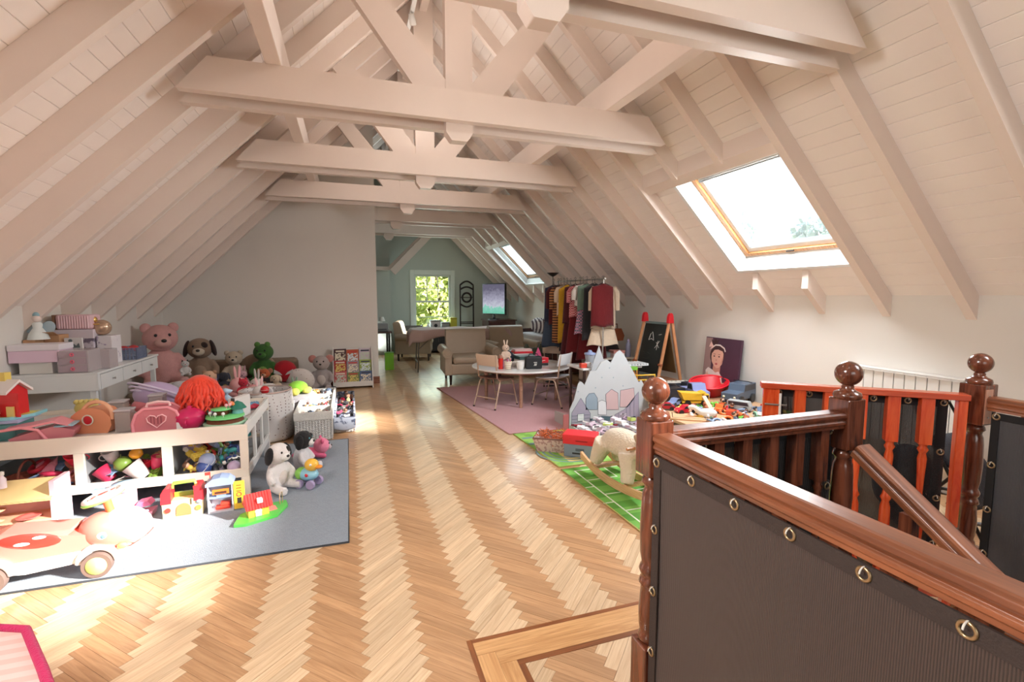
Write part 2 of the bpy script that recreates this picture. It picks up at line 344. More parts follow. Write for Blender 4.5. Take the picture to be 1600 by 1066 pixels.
# ---- roof openings
OPR=[(3.10,4.0,2.90,4.20),(3.12,4.0,9.5,10.82),(2.75,3.55,-.6,1.25)]
OPL=[(-1.95,-1.15,.3,1.5)]
def slabs(x0,x1,ops):
    "rectangles (x,y) covering the slope minus openings"
    xs=sorted({x0,x1,*[o[0] for o in ops],*[o[1] for o in ops]}); out=[]
    for a,b in zip(xs[:-1],xs[1:]):
        ys=[YB-.15]
        for o in sorted([o for o in ops if o[0]<=a+1e-6 and o[1]>=b-1e-6],key=lambda o:o[2]): ys+=[o[2],o[3]]
        ys.append(YE+.15); out+=[(a,b,ys[i],ys[i+1]) for i in range(0,len(ys),2)]
    return out
ceiling=SE('ceiling')
rc=MB()
for a,b,c,e in slabs(RX,WR+.35,OPR): rc.prism([(a,KR-a+.02),(b,KR-b+.02),(b,KR-b+.2),(a,KR-a+.2)],c,e)
for a,b,c,e in slabs(WL-.35,RX,OPL): rc.prism([(a,KL+a+.02),(b,KL+b+.02),(b,KL+b+.2),(a,KL+a+.2)],c,e)
rc.build('roof_deck',mt('roof_deck',(150,140,130),.9),ceiling)
BWD=.115; nb=int((WR-RX)*math.sqrt(2)/BWD)
bcache={}
def board_piece(y0,y1):
    k=round(y1-y0,3)
    if k not in bcache:
        b=MB(); L=k/2; w2=BWD/2
        b.prism([(-w2+.0006,.012),(-w2+.0006,.003),(-w2+.004,0),(w2-.004,0),(w2-.0006,.003),(w2-.0006,.012)],-L,L)
        me=b.mesh('board',board_m); bcache[k]=me
    return bcache[k]
for side in (1,-1):
    ops=OPR if side>0 else OPL; wx=WR if side>0 else WL; n=int(abs(wx-RX)*math.sqrt(2)/BWD)+1
    for j in range(n):
        s_=(j+.5)*BWD/math.sqrt(2); x=wx-side*s_; z=(KR-x) if side>0 else (KL+x)
        cuts=[YB]
        for o in sorted(ops,key=lambda o:o[2]):
            if o[0]-.045<x<o[1]+.045: cuts+=[o[2],o[3]]
        cuts.append(YE)
        for i in range(0,len(cuts),2):
            piece('board',board_piece(cuts[i],cuts[i+1]),ceiling,(x,(cuts[i]+cuts[i+1])/2,z),(0,side*PI/4,0))
# ---- rafters
RD_R=.175; RD_L=.215; RWID=.065
def rafter_mesh(side,x0,x1):
    K=KR if side>0 else KL; dz=RD_R if side>0 else RD_L; zf=(lambda x:KR-x) if side>0 else (lambda x:KL+x)
    b=MB(); b.prism([(x0,zf(x0)-.001),(x1,zf(x1)-.001),(x1,zf(x1)-dz),(x0,zf(x0)-dz)],-RWID/2,RWID/2); return b.mesh('rafter',beam_m)
rm={}
for n in range(-8,19):
    for side in (1,-1):
        y=2.25+.585*n+(0 if side>0 else .11)
        if y<YB or y>YE: continue
        segs=[(RX,WR)] if side>0 else [(WL,RX)]
        for o in (OPR if side>0 else OPL):
            if o[2]-.06<y<o[3]+.06:
                h=.0; segs=[(RX,o[0]-.10),(o[1]+.03,WR)] if side>0 else [(WL,o[0]-.05),(o[1]+.06,RX)]
        for sg in segs:
            k=(side,)+sg
            if k not in rm: rm[k]=rafter_mesh(side,*sg)
            piece('rafter',rm[k],ceiling,(0,y,0))
# header beams above and below the skylights
for o in OPR[:2]:
    b=MB(); x=o[0]-.10; b.prism([(x,KR-x+.004),(x+.085,KR-x-.081),(x+.085,KR-x-.081-.12),(x,KR-x-.14)],o[2]-.04,o[3]+.38 if o is OPR[0] else o[3]+.1); b.build('header_beam',beam_m,ceiling)
b=MB(); b.box(RX-.04,RX+.04,YB,YE,RZ-.34,RZ-.1); b.build('ridge_beam',beam_m,ceiling,bv=.004)
# ---- skylights
skyframe=mt('skylight_white_frame',(238,240,240),.35); pine=wood('varnished_pine',(176,120,70),(214,160,104),.35,.3,var=.05)
pane_m=glass('skylight_glass',dirt=.025)
for n,o in enumerate(OPR+[OPL[0]]):
    side=1 if n<3 else -1; xc=(o[0]+o[1])/2; yc=(o[2]+o[3])/2; z=(KR-xc) if side>0 else (KL+xc)
    wnd=SE('window_%d'%(n+1),(xc,yc,z)); wnd.rotation_euler=(0,side*PI/4,0)
    LX=(o[1]-o[0])*math.sqrt(2)/2; LY=(o[3]-o[2])/2
    q=.085; ix,iy=LX-q,LY-q; b=MB()                          # splayed white reveal, then the straight lining
    for (x0,x1,y0,y1) in ((-LX-.02,-LX+.012,-LY-.03,LY+.03),(LX-.012,LX+.02,-LY-.03,LY+.03),(-LX+.012,LX-.012,-LY-.03,-LY+.012),(-LX+.012,LX-.012,LY-.012,LY+.03)): b.box(x0,x1,y0,y1,-.022,.012)
    b.build('architrave',skyframe,wnd,bv=.003)
    b=MB(); za,zb_=.0,.075
    o_=[(-LX,-LY,za),(LX,-LY,za),(LX,LY,za),(-LX,LY,za)]; i_=[(-ix,-iy,zb_),(ix,-iy,zb_),(ix,iy,zb_),(-ix,iy,zb_)]
    b.add(o_+i_,[(k,(k+1)%4,4+(k+1)%4,4+k) for k in range(4)]); b.build('splayed_reveal',skyframe,wnd,sol=.008)
    b=MB()
    for (x0,x1,y0,y1) in ((-ix-.02,-ix,-iy-.02,iy+.02),(ix,ix+.02,-iy-.02,iy+.02),(-ix,ix,-iy-.02,-iy),(-ix,ix,iy,iy+.02)): b.box(x0,x1,y0,y1,.07,.22)
    b.build('lining',skyframe,wnd); LX,LY=ix-.001,iy-.001
    b=MB()
    for (x0,x1,y0,y1) in ((-LX+.001,-LX+.05,-LY+.001,LY-.001),(LX-.05,LX-.001,-LY+.001,LY-.001),(-LX+.051,LX-.051,-LY+.001,-LY+.05),(-LX+.051,LX-.051,LY-.05,LY-.001)): b.box(x0,x1,y0,y1,.10,.15)
    b.build('pine_frame',pine,wnd,bv=.003)
    b=MB()
    for (x0,x1,y0,y1) in ((-LX+.05,-LX+.1,-LY+.05,LY-.05),(LX-.1,LX-.05,-LY+.05,LY-.05),(-LX+.1,LX-.1,-LY+.05,-LY+.1),(-LX+.1,LX-.1,LY-.1,LY-.05)): b.box(x0,x1,y0,y1,.125,.19)
    b.build('sash',skyframe,wnd,bv=.003)
    MB().box(-LX+.1,LX-.1,-LY+.1,LY-.1,.165,.171).build('pane',pane_m,wnd)
    MB().cyl((-LX+.09,-LY+.1,.10),(-LX+.09,LY-.1,.10),.018).build('blind_roller',mt('grey_metal',(150,155,155),.35,metal=.6),wnd)
    b=MB(); b.cyl((LX-.04,-.04,.09),(LX-.04,.04,.09),.007); b.build('latch',mt('dark_latch',(50,48,46),.4,metal=.5),wnd)
# ---- far end window
wn=SE('window_5',(2.135,YE,1.335)); wt=mt('window_white',(226,236,230),.4); gl=glass('window_glass')
b=MB(); b.box(-.6,-.485,-.03,0,-.72,.84); b.box(.485,.6,-.03,0,-.72,.84); b.box(-.484,.484,-.03,0,.715,.84); b.build('architrave',wt,wn,bv=.004)
MB().box(-.6,.6,-.1,.1,-.76,-.715).build('sill',wt,wn,bv=.004)
b=MB(); b.box(-.485,-.44,.03,.1,-.715,.715); b.box(.44,.485,.03,.1,-.715,.715); b.box(-.44,.44,.03,.1,.67,.715); b.box(-.44,.44,.03,.1,-.715,-.67); b.box(-.44,.44,.03,.1,-.02,.03); b.build('sash_frame',wt,wn)
for x in (-.147,.147): MB().box(x-.012,x+.012,.045,.075,.03,.67).build('glazing_bar',wt,wn)
for x0 in (-.44,-.135,.159): MB().box(x0,x0+.281,.046,.074,.34,.362).build('glazing_bar',wt,wn)
MB().box(-.44,.44,.046,.074,-.42,-.4).build('glazing_bar',wt,wn)
for ix,x0 in enumerate((-.44,-.135,.159)):
    for z0,z1 in ((.03,.34),(.362,.67)): MB().box(x0,x0+.281,.057,.061,z0,z1).build('pane',gl,wn)
MB().box(-.44,.44,.057,.061,-.67,-.42).build('pane',gl,wn); MB().box(-.44,.44,.057,.061,-.4,-.02).build('pane',gl,wn)
# unseen window added behind the camera to hold the fill light
wn=SE('window_6',(.6,YB-.07,1.9)); b=MB(); b.box(-1.1,-1.03,-.04,.04,-.7,.7); b.box(1.03,1.1,-.04,.04,-.7,.7); b.box(-1.03,1.03,-.04,.04,.63,.7); b.box(-1.03,1.03,-.04,.04,-.7,-.63); b.box(-.03,.03,-.04,.04,-.63,.63); b.build('frame',wt,wn); MB().box(-1.03,1.03,-.003,.003,-.63,.63).build('pane',gl,wn)
# ---- roof trusses
def truss(y,idx):
    t=SE('roof_truss',(0,y,0))
    for s_ in (-1,1):
        yy=s_*.085
        b=MB(); zb,zt=2.83,3.05; z2=zb+(.0 if s_<0 else -.03)
        xr=KR-RD_R-z2-.07; xl=z2-KL+RD_L
        b.prism([(xl+.0,z2),(xr-.0,z2),(xr-(zt-z2)+.03,zt),(xl+(zt-z2)-.03,zt)],yy-.035,yy+.035); b.build('tie_beam',beam_m,t,bv=.005)
    b=MB(); b.prism([(RX-.105,2.9),(RX-.105,2.76),(RX-.06,2.70),(RX+.06,2.70),(RX+.105,2.76),(RX+.105,2.9),(RX+.105,RZ-.1),(RX,RZ-.02),(RX-.105,RZ-.1)],-.049,.049); b.build('king_post',beam_m,t,bv=.006)
    for s_ in (-1,1):
        x0=RX+s_*.10; x1=RX+s_*.86; z0=2.98; z1=3.93; hx=s_*.085; hz=.068
        b=MB(); b.prism([(x0,z0-.02),(x0+hx*1.9,z0-.02),(x1+hx,z1-hz),(x1-hx*.6,z1+hz*.9),(x0,z0+.16)],-.04,.04); b.build('brace',beam_m,t,bv=.005)
    return t
for i,y in enumerate((2.11,3.865,5.62,7.37,9.13,10.89)): truss(y,i)
for s_,nm in ((1,'right'),(-1,'left')):
    x=RX+s_*1.29; b=MB(); b.cb((0,0,0),(.1,9.9,.25)); o=b.build('trim_purlin_'+nm,beam_m,loc=(x,5.6,3.05+.126),bv=.005); S(o)
# ---- track light on the ridge
tl=T('track_light','white track with small spotlights under the ridge, lit','lamp',(RX-.16,5.0,0))
wm=mt('white_metal',(230,230,228),.35); MB().box(-.02,.02,-1.6,1.6,4.36,4.39).build('track',wm,tl)
for k,yy in enumerate((-.9,-.35,.25,.9)):
    s_=MB(); s_.at((0,yy,4.3),(math.radians(35),math.radians(-20),0)); s_.lathe([(.0,.05),(.028,.05),(.034,-.02),(.034,-.05)],n=14,cap=False); h=s_.build('spot_head',wm,tl)
    e=MB(); e.at((0,yy,4.3),(math.radians(35),math.radians(-20),0)); e.lathe([(0,-.045),(.033,-.045)],n=14,cap=False); e.build('lit_bulb',mt('lit_bulb',(255,240,214),emit=14),h)
    MB().cyl((0,yy,4.33),(0,yy,4.37),.008).build('stem',wm,h)
# ---- trees and ground outside
leafmat=mt('tree_leaves_yellow_green',(196,206,120),.6,var=.35,scale=3); leaf2=mt('tree_leaves_grey_green',(188,204,200),.7,var=.35,scale=3); bark=mt('bark',(88,70,56),.9,bump=.5)
def tree(x,y,top,rad,m,label,nleaf=2400):
    t=T('tree',label,'tree',(x,y,-5.6)); b=MB(); b.tube([(0,0,0),(.1,0,2),(-.1,.1,4.5),(0,0,top+5.6-rad*.7)],[.25,.2,.15,.06],8)
    for k in range(6):
        a=k*1.1; z=top+5.6-rad*1.5+k*.1; b.tube([(0,0,z-1),(rad*.5*math.cos(a),rad*.5*math.sin(a),z),(rad*.8*math.cos(a),rad*.8*math.sin(a),z+.8)],[.08,.05,.02],5)
    b.build('trunk',bark,t)
    b=MB(); rr=random.Random(int(x*10+y))
    cl=[(rr.uniform(-.7,.7)*rad,rr.uniform(-.7,.7)*rad,rr.uniform(-.8,.55)*rad,rr.uniform(.25,.5)*rad) for _ in range(14)]
    for k in range(nleaf):
        c=cl[k%14]; d=Vector((rr.gauss(0,1),rr.gauss(0,1),rr.gauss(0,1))).normalized()*c[3]*rr.uniform(.5,1); p=Vector(c[:3])+d+Vector((0,0,top+5.6-rad))
        e=Euler((rr.uniform(0,6),rr.uniform(0,6),0)).to_matrix(); q=.075
        b.add([tuple(p+e@Vector(v)) for v in ((-q,-q*.6,0),(q,-q*.6,0),(q*1.3,q*.6,.03),(-q*.7,q*.7,.03))],[(0,1,2,3)])
    o=b.build('foliage',m,t,fix=False); o['kind']='stuff'
tree(3.2,17.5,4.0,1.9,leafmat,'yellow-green leafy tree outside the far sash window, in the middle',4200); tree(8.2,20,3.2,2.0,leafmat,'yellow-green tree outside the far sash window, at its right side'); tree(-2.2,20,3.4,2.0,leafmat,'yellow-green tree outside the far sash window, at its left side')
tree(9.6,11.9,3.7,1.4,leaf2,'pale grey-green tree seen low through the near skylight, on the left',3000); tree(12.6,9.6,4.0,1.4,leaf2,'pale grey-green tree seen low through the near skylight, on the right',3000); tree(14,15.0,4.9,1.8,leaf2,'pale grey-green taller tree farther off behind the two skylight trees',1200)
S(MB().box(-60,60,-60,60,-5.8,-5.6).build('ground',mt('lawn',(96,112,62),.9,var=.2,scale=1)))
# ================================================================ RAILINGS ROUND THE STAIRWELL
rw=wood('mahogany_rail',(84,44,26),(160,96,62),.32,.3,axis=1,s=(1.0,9,9),var=.05,ds=1.0)
rwx=wood('mahogany_rail_x',(74,36,22),(128,68,42),.32,.3,axis=0,s=(1.0,14,14),var=.05,ds=1.5)
nw=wood('mahogany_turned',(70,34,22),(124,68,46),.2,.6,axis=2,s=(1.5,14,14),var=.08,ds=1.5)
gw=wood('orange_stained_wood',(200,56,24),(232,104,52),.25,.5,axis=2,s=(1.5,14,14),var=.1,ds=1.5)
gwx=wood('orange_stained_rail',(178,58,32),(214,94,56),.25,.5,axis=0,s=(1.5,14,14),var=.1,ds=1.5)
def ball_cap(b,z,r):
    pr=[(0.05*0+.046,z),(.05,z+.008),(.046,z+.022),(.03,z+.03),(.021,z+.038),(.022,z+.046),(.018,z+.052)]
    zc=z+.052+r*.93
    for k in range(13):
        a=-PI/2+.42+(PI-.42)*k/12; pr.append((max(r*math.cos(a),1e-6),zc+r*math.sin(a)))
    b.lathe(pr,n=28)
def newel(x,y,parent,top=1.09,w_=.088,r=.046,zb=0):
    h=w_/2; o=MB().box(-h,h,-h,h,.90,top).build('newel_block',nw,parent,loc=(x,y,0),bv=.005); MB().box(-h,h,-h,h,zb,.30).build('newel_base',nw,parent,loc=(x,y,0),bv=.005)
    b=MB()
    tp=[(.9,.026),(.885,.036),(.872,.039),(.862,.030),(.85,.028),(.835,.034),(.80,.037),(.70,.040),(.62,.037),(.585,.031),(.575,.036),(.562,.040),(.55,.036),(.54,.030),(.53,.036),(.515,.040),(.505,.032),(.48,.034),(.42,.038),(.36,.036),(.335,.031),(.325,.037),(.312,.039),(.30,.03)]
    b.lathe([(q,z) for z,q in tp[::-1]],n=24); b.build('turned_shaft',nw,parent,loc=(x,y,0))
    b=MB(); ball_cap(b,top,r); b.build('ball_finial',nw,parent,loc=(x,y,0)); return o
def baluster_mesh(m,z0,z1,w_=.042,nm='baluster'):
    b=MB(); h=w_/2; H=z1-z0; b.box(-h,h,-h,h,z0,z0+.1*H); b.box(-h,h,-h,h,z1-.24*H,z1)
    pf=[(.1,.7),(.115,.95),(.13,.7),(.15,.6),(.2,.8),(.3,.95),(.4,.85),(.43,.6),(.45,.9),(.47,.6),(.5,.5),(.6,.62),(.68,.75),(.71,.55),(.73,.9),(.745,.6),(.76,.8)]
    b.lathe([(q*h*1.02,z0+t*H) for t,q in pf],n=14); return b.mesh(nm,m)
RT=1.05
rail_prof=[(-.030,0),(-.030,.012),(-.036,.016),(-.036,.026),(-.030,.031),(-.034,.038),(-.039,.044),(-.038,.055),(-.031,.061),(-.024,.063),(.024,.063),(.031,.061),(.038,.055),(.039,.044),(.034,.038),(.030,.031),(.036,.026),(.036,.016),(.030,.012),(.030,0)]
def handrail(p0,p1,parent,m,scale=1.0,name='handrail'):
    p0=Vector(p0);p1=Vector(p1); L=(p1-p0).length; d=(p1-p0).normalized()
    b=MB(); b.prism([(x*scale,z*scale) for x,z in rail_prof],0,L,'y'); o=b.build(name,m,parent,bv=.0015)
    q=d.to_track_quat('Y','Z'); o.rotation_euler=q.to_euler(); o.location=p0; return o
NX1,NY1=.96,1.35; NX2=1.845; NX3,NY3=2.79,1.42
ra=T('stair_railing','mahogany stair railing nearest the viewer with ball-topped newel and grey mesh','railing',(0,0,0))
newel(NX1,NY1,ra)
handrail((NX1,NY1-.045,RT-.062),(NX1+.01,-.6,RT-.062),ra,rw,1.0)
MB().box(-.03,.03,-1.9,0,0,.03).build('bottom_rail',rw,ra,loc=(NX1,NY1-.045,.1))
bm_a=baluster_mesh(nw,.13,RT-.061)
for k in range(15): piece('baluster',bm_a,ra,(NX1+.005,NY1-.14-.125*k,0))
rb=T('stair_railing','short mahogany railing behind the near newel, running to the second newel','railing',(0,0,0))
newel(NX2,NY1,rb,top=1.10,r=.048)
handrail((NX1+.046,NY1,RT-.062),(NX2-.045,NY1,RT-.062),rb,rwx)
MB().box(0,NX2-NX1-.09,-.03,.03,0,.03).build('bottom_rail',rwx,rb,loc=(NX1+.045,NY1,.1))
for k in range(6): piece('baluster',bm_a,rb,(NX1+.13+.125*k,NY1,0))
handrail((NX2,NY1-.046,.885),(NX2,-.6,-.38),rb,rw,.95,'sloping_handrail')
bm_s=baluster_mesh(nw,-.85,0)
for k in range(7):
    y=NY1-.25-.19*k; piece('baluster',bm_s,rb,(NX2,y,.87-(NY1-.046-y)*.66))
rd=T('stair_railing','right-hand mahogany stair railing with ball-topped newel beside the radiator','railing',(0,0,0))
newel(NX3,NY3,rd,top=1.09,r=.047,w_=.1)
pl=MB(); pl.box(-.025,.025,-.004,0,.91,1.07); pl.build('light_side_plate',wood('pale_worn_wood',(170,118,96),(196,146,122),.3,.3,axis=2,var=.02),rd,loc=(NX3-.02,NY3-.0505,0))
for k in range(3): MB().cyl((NX3-.02,NY3-.058,.94+.05*k),(NX3-.02,NY3-.0548,.94+.05*k),.004,n=8).build('screw',mt('steel',(170,165,160),.3,metal=.9),rd)
handrail((NX3,NY3-.05,RT-.075),(NX3,-.6,RT-.075),rd,rw)
MB().box(-.03,.03,-1.9,0,0,.03).build('bottom_rail',rw,rd,loc=(NX3,NY3-.05,.1))
bm_d=baluster_mesh(wood('mahogany_light',(130,62,34),(176,98,60),.22,.5,axis=2,s=(1.5,14,14),var=.05),.13,RT-.074)
for k in range(12): piece('baluster',bm_d,rd,(NX3,NY3-.19-.14*k,0))
# gate of orange-stained balusters, standing at an angle
g0=Vector((2.05,1.94)); g1=Vector((2.68,1.40)); gd=(g1-g0); gL=gd.length; ga=math.atan2(gd.y,gd.x)
gt=T('stair_gate','orange-stained wooden stair gate with turned balusters, standing at an angle behind the stairs','gate',(g0.x,g0.y,0),ga)
MB().box(-.02,gL,-.035,.035,RT-.028,RT).build('top_rail',gwx,gt,bv=.003); MB().box(0,gL,-.02,.02,.06,.10).build('bottom_rail',gwx,gt,bv=.003)
for x,wd in ((.03,.075),(gL-.02,.035)): MB().box(x-wd/2,x+wd/2,-.022,.022,.03,RT-.028).build('gate_stile',gw,gt,bv=.003)
bm_g=baluster_mesh(gw,.10,RT-.028,.05)
for k in range(5): piece('baluster',bm_g,gt,(.03+(gL-.05)*(k+1)/6,0,0))
hg=mt('steel',(170,165,160),.3,metal=.9)
MB().cyl((gL-.005,-.02,.3),(gL-.005,-.02,.42),.006).build('hinge',hg,gt); MB().cyl((0,-.03,.94),(.1,-.03,.94),.005).build('latch',hg,gt); MB().cyl((.07,-.03,.15),(.07,-.03,1.0),.006).build('latch_rod',mt('chalk_white',(225,222,215),.5),gt)
# mesh screens with eyelets
def meshmat(name,c1,c2,tr,scale=170,axis='X'):
    m=bpy.data.materials.new(name); m.use_nodes=True; n=m.node_tree; L=n.links; b=n.nodes['Principled BSDF']; out=n.nodes['Material Output']
    t=n.nodes.new('ShaderNodeTexCoord'); wv=n.nodes.new('ShaderNodeTexWave'); wv.bands_direction=axis; wv.inputs['Scale'].default_value=scale/6.28; wv.inputs['Distortion'].default_value=.4
    L.new(t.outputs['Object'],wv.inputs[0]); r=n.nodes.new('ShaderNodeValToRGB'); r.color_ramp.elements[0].color=lin(c1); r.color_ramp.elements[1].color=lin(c2); L.new(wv.outputs[1],r.inputs[0]); L.new(r.outputs[0],b.inputs['Base Color'])
    b.inputs['Roughness'].default_value=.6; b.inputs['Sheen Weight'].default_value=.2
    q=n.nodes.new('ShaderNodeTexNoise'); q.inputs['Scale'].default_value=3; L.new(t.outputs['Object'],q.inputs[0])
    mr=n.nodes.new('ShaderNodeMapRange'); mr.inputs[3].default_value=tr*.5; mr.inputs[4].default_value=tr*1.5; L.new(wv.outputs[1],mr.inputs[0])
    tp=n.nodes.new('ShaderNodeBsdfTransparent'); mx=n.nodes.new('ShaderNodeMixShader'); L.new(mr.outputs[0],mx.inputs[0]); L.new(b.outputs[0],mx.inputs[1]); L.new(tp.outputs[0],mx.inputs[2]); L.new(mx.outputs[0],out.inputs[0])
    bp=n.nodes.new('ShaderNodeBump'); bp.inputs['Strength'].default_value=.5; bp.inputs['Distance'].default_value=.002; L.new(wv.outputs[1],bp.inputs['Height']); L.new(bp.outputs[0],b.inputs['Normal'])
    return m
scr_a=meshmat('brown_grey_mesh',(44,34,31),(82,66,60),.05,420); scr_b=meshmat('black_mesh',(14,14,16),(34,34,36),.22,420); scr_d=meshmat('grey_mesh',(46,46,50),(88,88,92),.12,420)
hem=mt('mesh_hem_fabric',(56,45,41),.8,var=.1,scale=40,bump=.3,bscale=200); hemb=mt('mesh_hem_black',(18,18,20),.8); brass=mt('aged_brass',(168,146,112),.3,metal=.85)
def screen(label,p0,p1,zb,zt,side,m,hm,nt_,nv,hemw=.035,wav=.006,vl=True,vr=False):
    "fabric panel from p0 to p1; side = +1/-1 puts eyelets on that face"
    p0=Vector(p0);p1=Vector(p1); d=p1-p0; L=d.length
    t=T('mesh_screen',label,'mesh screen',(p0.x,p0.y,0),math.atan2(d.y,d.x))
    b=MB(); b.grid(lambda u,v:(L*u,wav*math.sin(u*9+v*3)*math.sin(PI*v),zb+(zt-zb)*v),40,20); b.build('mesh_cloth',m,t,sol=.0015)
    o=side*.003; b=MB()
    b.box(0,L,min(0,o*2),max(0,o*2),zt-hemw,zt+.002)
    if vl: b.box(0,hemw,min(0,o*1.6),max(0,o*1.6),zb,zt-hemw)
    if vr: b.box(L-hemw,L,min(0,o*1.6),max(0,o*1.6),zb,zt-hemw)
    b.build('hem',hm,t)
    def eye(x,z):
        e=MB(); e.torus((0,0,0),.0125,.0035,'y',18,8); e.build('eyelet',brass,t,loc=(x,o*2.4,z))
        e=MB(); e.torus((0,0,0),.012,.0018,'x',10,5,0,PI); e.build('cable_tie',mt('white_tie',(220,215,205),.4),t,loc=(x,o*2.4,z+.003))
    for k in range(nt_): eye(.018+(L-.036)*k/(nt_-1),zt-hemw*.5)
    for k in range(nv):
        z=zt-.03-(zt-zb-.05)*(k+1)/nv
        if vl: eye(.016,z)
        if vr: eye(L-.016,z)
    return t
screen('brown-grey mesh screen with brass eyelets tied below the nearest handrail',(NX1-.030,NY1-.05),(NX1-.022,-.55),.08,RT-.068,-1,scr_a,hem,12,4)
screen('black mesh screen tied behind the short railing, ending at the second newel',(NX1+.05,NY1+.028),(NX2-.035,NY1+.028),.08,RT-.066,-1,scr_b,hemb,6,4,vl=False,vr=True)
gn=Vector((math.sin(ga),-math.cos(ga)))
screen('black mesh screen tied to the orange stair gate','' and 0 or (g0.x+.05*math.cos(ga)-.026*gn.x,g0.y+.05*math.sin(ga)-.026*gn.y),(g1.x-.06*math.cos(ga)-.026*gn.x,g1.y-.06*math.sin(ga)-.026*gn.y),.06,RT-.032,-1,scr_b,hemb,6,4,hemw=.04,vr=True)
screen('grey mesh screen tied below the right-hand handrail beside the turned newel',(NX3-.03,NY3-.075),(NX3-.03,-.4),.08,RT-.08,-1,scr_d,hemb,10,4,hemw=.03)
# ================================================================ RADIATOR
rdm=mt('radiator_enamel',(236,234,230),.3,coat=.4)
rt=T('radiator','long white sectional radiator on the right wall behind the railings','radiator',(WR-.055,2.12,0))
sec=MB(); sec.box(-.045,.03,-.036,.036,.30,.865); sec.box(-.045,.03,-.037,.037,.86,.875); sm=sec.mesh('radiator_section',rdm)
top=MB(); top.box(-.06,.05,-.039,.039,.885,.895); top.box(-.06,-.052,-.039,.039,.875,.89); top.box(-.04,-.02,-.004,.004,.865,.885); tmh=top.mesh('top_grille',rdm)
for k in range(12): piece('section',sm,rt,(0,.04+.08*k,0)); piece('top_grille',tmh,rt,(0,.04+.08*k,0))
b=MB(); b.cyl((0,-.03,.33),(0,.99,.33),.015); b.cyl((0,-.03,.84),(0,1.0,.84),.015); b.cyl((0,1.0,.84),(0,1.0,.0),.01); b.build('pipe',rdm,rt)
MB().cyl((0,.97,.87),(0,1.06,.87),.02,.014).build('valve',rdm,rt)
# ================================================================ RUGS AND MATS
def rugtex(name,c,var,scale):
    return mt(name,c,.95,var=var,scale=scale,bump=.6,bscale=180,sheen=.3)
def flat(name,label,cat,poly,h,m,z=.002,edge=None):
    "a flat floor mat; poly is its outline"
    c=sum((Vector(p) for p in poly),Vector((0,0)))/len(poly); b=MB(); b.prism([(p[0]-c.x,p[1]-c.y) for p in poly],0,h,'z')
    if edge is None: return tag(b.build(name,m,loc=(c.x,c.y,z),bv=.002),label,cat)
    t=T(name,label,cat,(c.x,c.y,z)); b.build('mat_surface',m,t)
    e=MB(); n=len(poly); e.tube([(p[0]-c.x,p[1]-c.y,h*.6) for p in poly],.006,6,closed=True); e.build('bound_edge',edge,t); return t
flat('floor_rug','grey-blue carpet rug under the white toy table','rug',[(-2.6,3.0),(-.045,2.98),(-.05,5.22),(-2.6,5.22)],.007,rugtex('grey_carpet',(130,141,153),.2,60),edge=mt('rug_edge',(70,76,84),.9))
flat('floor_rug','pink rug under the round table and small chairs','rug',[(1.31,7.71),(1.60,4.84),(3.35,4.86),(3.55,7.62)],.009,rugtex('pink_carpet',(196,140,146),.10,30),edge=mt('pink_rug_edge',(206,160,150),.9))
gm=pattern('green_mat_print',(122,176,76),(150,196,96),'blotch',5,thr=.5,rough=.85)
mat1=flat('road_play_mat','green play mat printed with roads, next to the pink rug','play mat',[(1.64,4.86),(1.70,3.75),(2.62,3.76),(2.6,4.8)],.006,gm,edge=mt('mat_edge_gold',(190,180,110),.8))
rd_m=mt('road_print',(120,150,150),.85); yl=mt('sand_print',(226,206,130),.85)
b=MB(); b.add([(x,y,.0066) for x,y in ((-.3,-.45),(-.05,-.45),(-.05,-.2),(-.3,-.2))],[(0,1,2,3)]); b.build('printed_field',yl,mat1)
for k,rr_ in enumerate((.16,.22,.28)): 
    b=MB(); 
    for i in range(24):
        a0=2*PI*i/24; a1=2*PI*(i+1)/24; b.add([(-.2+r_*math.cos(a),-.18+r_*math.sin(a),.007) for r_,a in ((rr_,a0),(rr_,a1),(rr_+.022,a1),(rr_+.022,a0))],[(0,1,2,3)])
    b.build('printed_road',rd_m,mat1)
b=MB(); b.box(-.46,.4,.12,.18,.006,.007); b.box(-.46,.4,.33,.38,.006,.007); b.box(-.1,-.04,.18,.33,.006,.007); b.build('printed_road',rd_m,mat1)
pm=pattern('pitch_print',(92,158,60),(118,182,80),'stripe',1.6,'Y',.5,.85)
mat2=flat('pitch_play_mat','green play mat printed with white pitch lines, under the rocking sheep','play mat',[(1.69,3.69),(1.715,2.53),(2.62,2.53),(2.6,3.69)],.006,pm,edge=mt('mat_edge_gold',(190,180,110),.8))
b=MB(); lw=.012
for (x0,x1,y0,y1) in ((-.38,.38,-.52,-.52+lw),(-.38,.38,.5,.5+lw),(-.38,-.38+lw,-.52,.5),(.37,.38,-.52,.5),(-.38,.38,-.01,.002),(-.38,-.1,-.3,-.288),(-.38,-.1,.28,.292),(-.1,-.09,-.3,-.52),(-.1,-.09,.28,.5),(-.46,-.38,-.15,-.138),(-.46,-.38,.15,.162)): b.box(min(x0,x1),max(x0,x1),min(y0,y1),max(y0,y1),.006,.0068)
for i in range(24):
    a0=2*PI*i/24; a1=2*PI*(i+1)/24; b.add([(r_*math.cos(a)-.01,r_*math.sin(a),.0068) for r_,a in ((.13,a0),(.13,a1),(.142,a1),(.142,a0))],[(0,1,2,3)])
b.build('pitch_lines',mt('pitch_white',(226,236,214),.8),mat2)
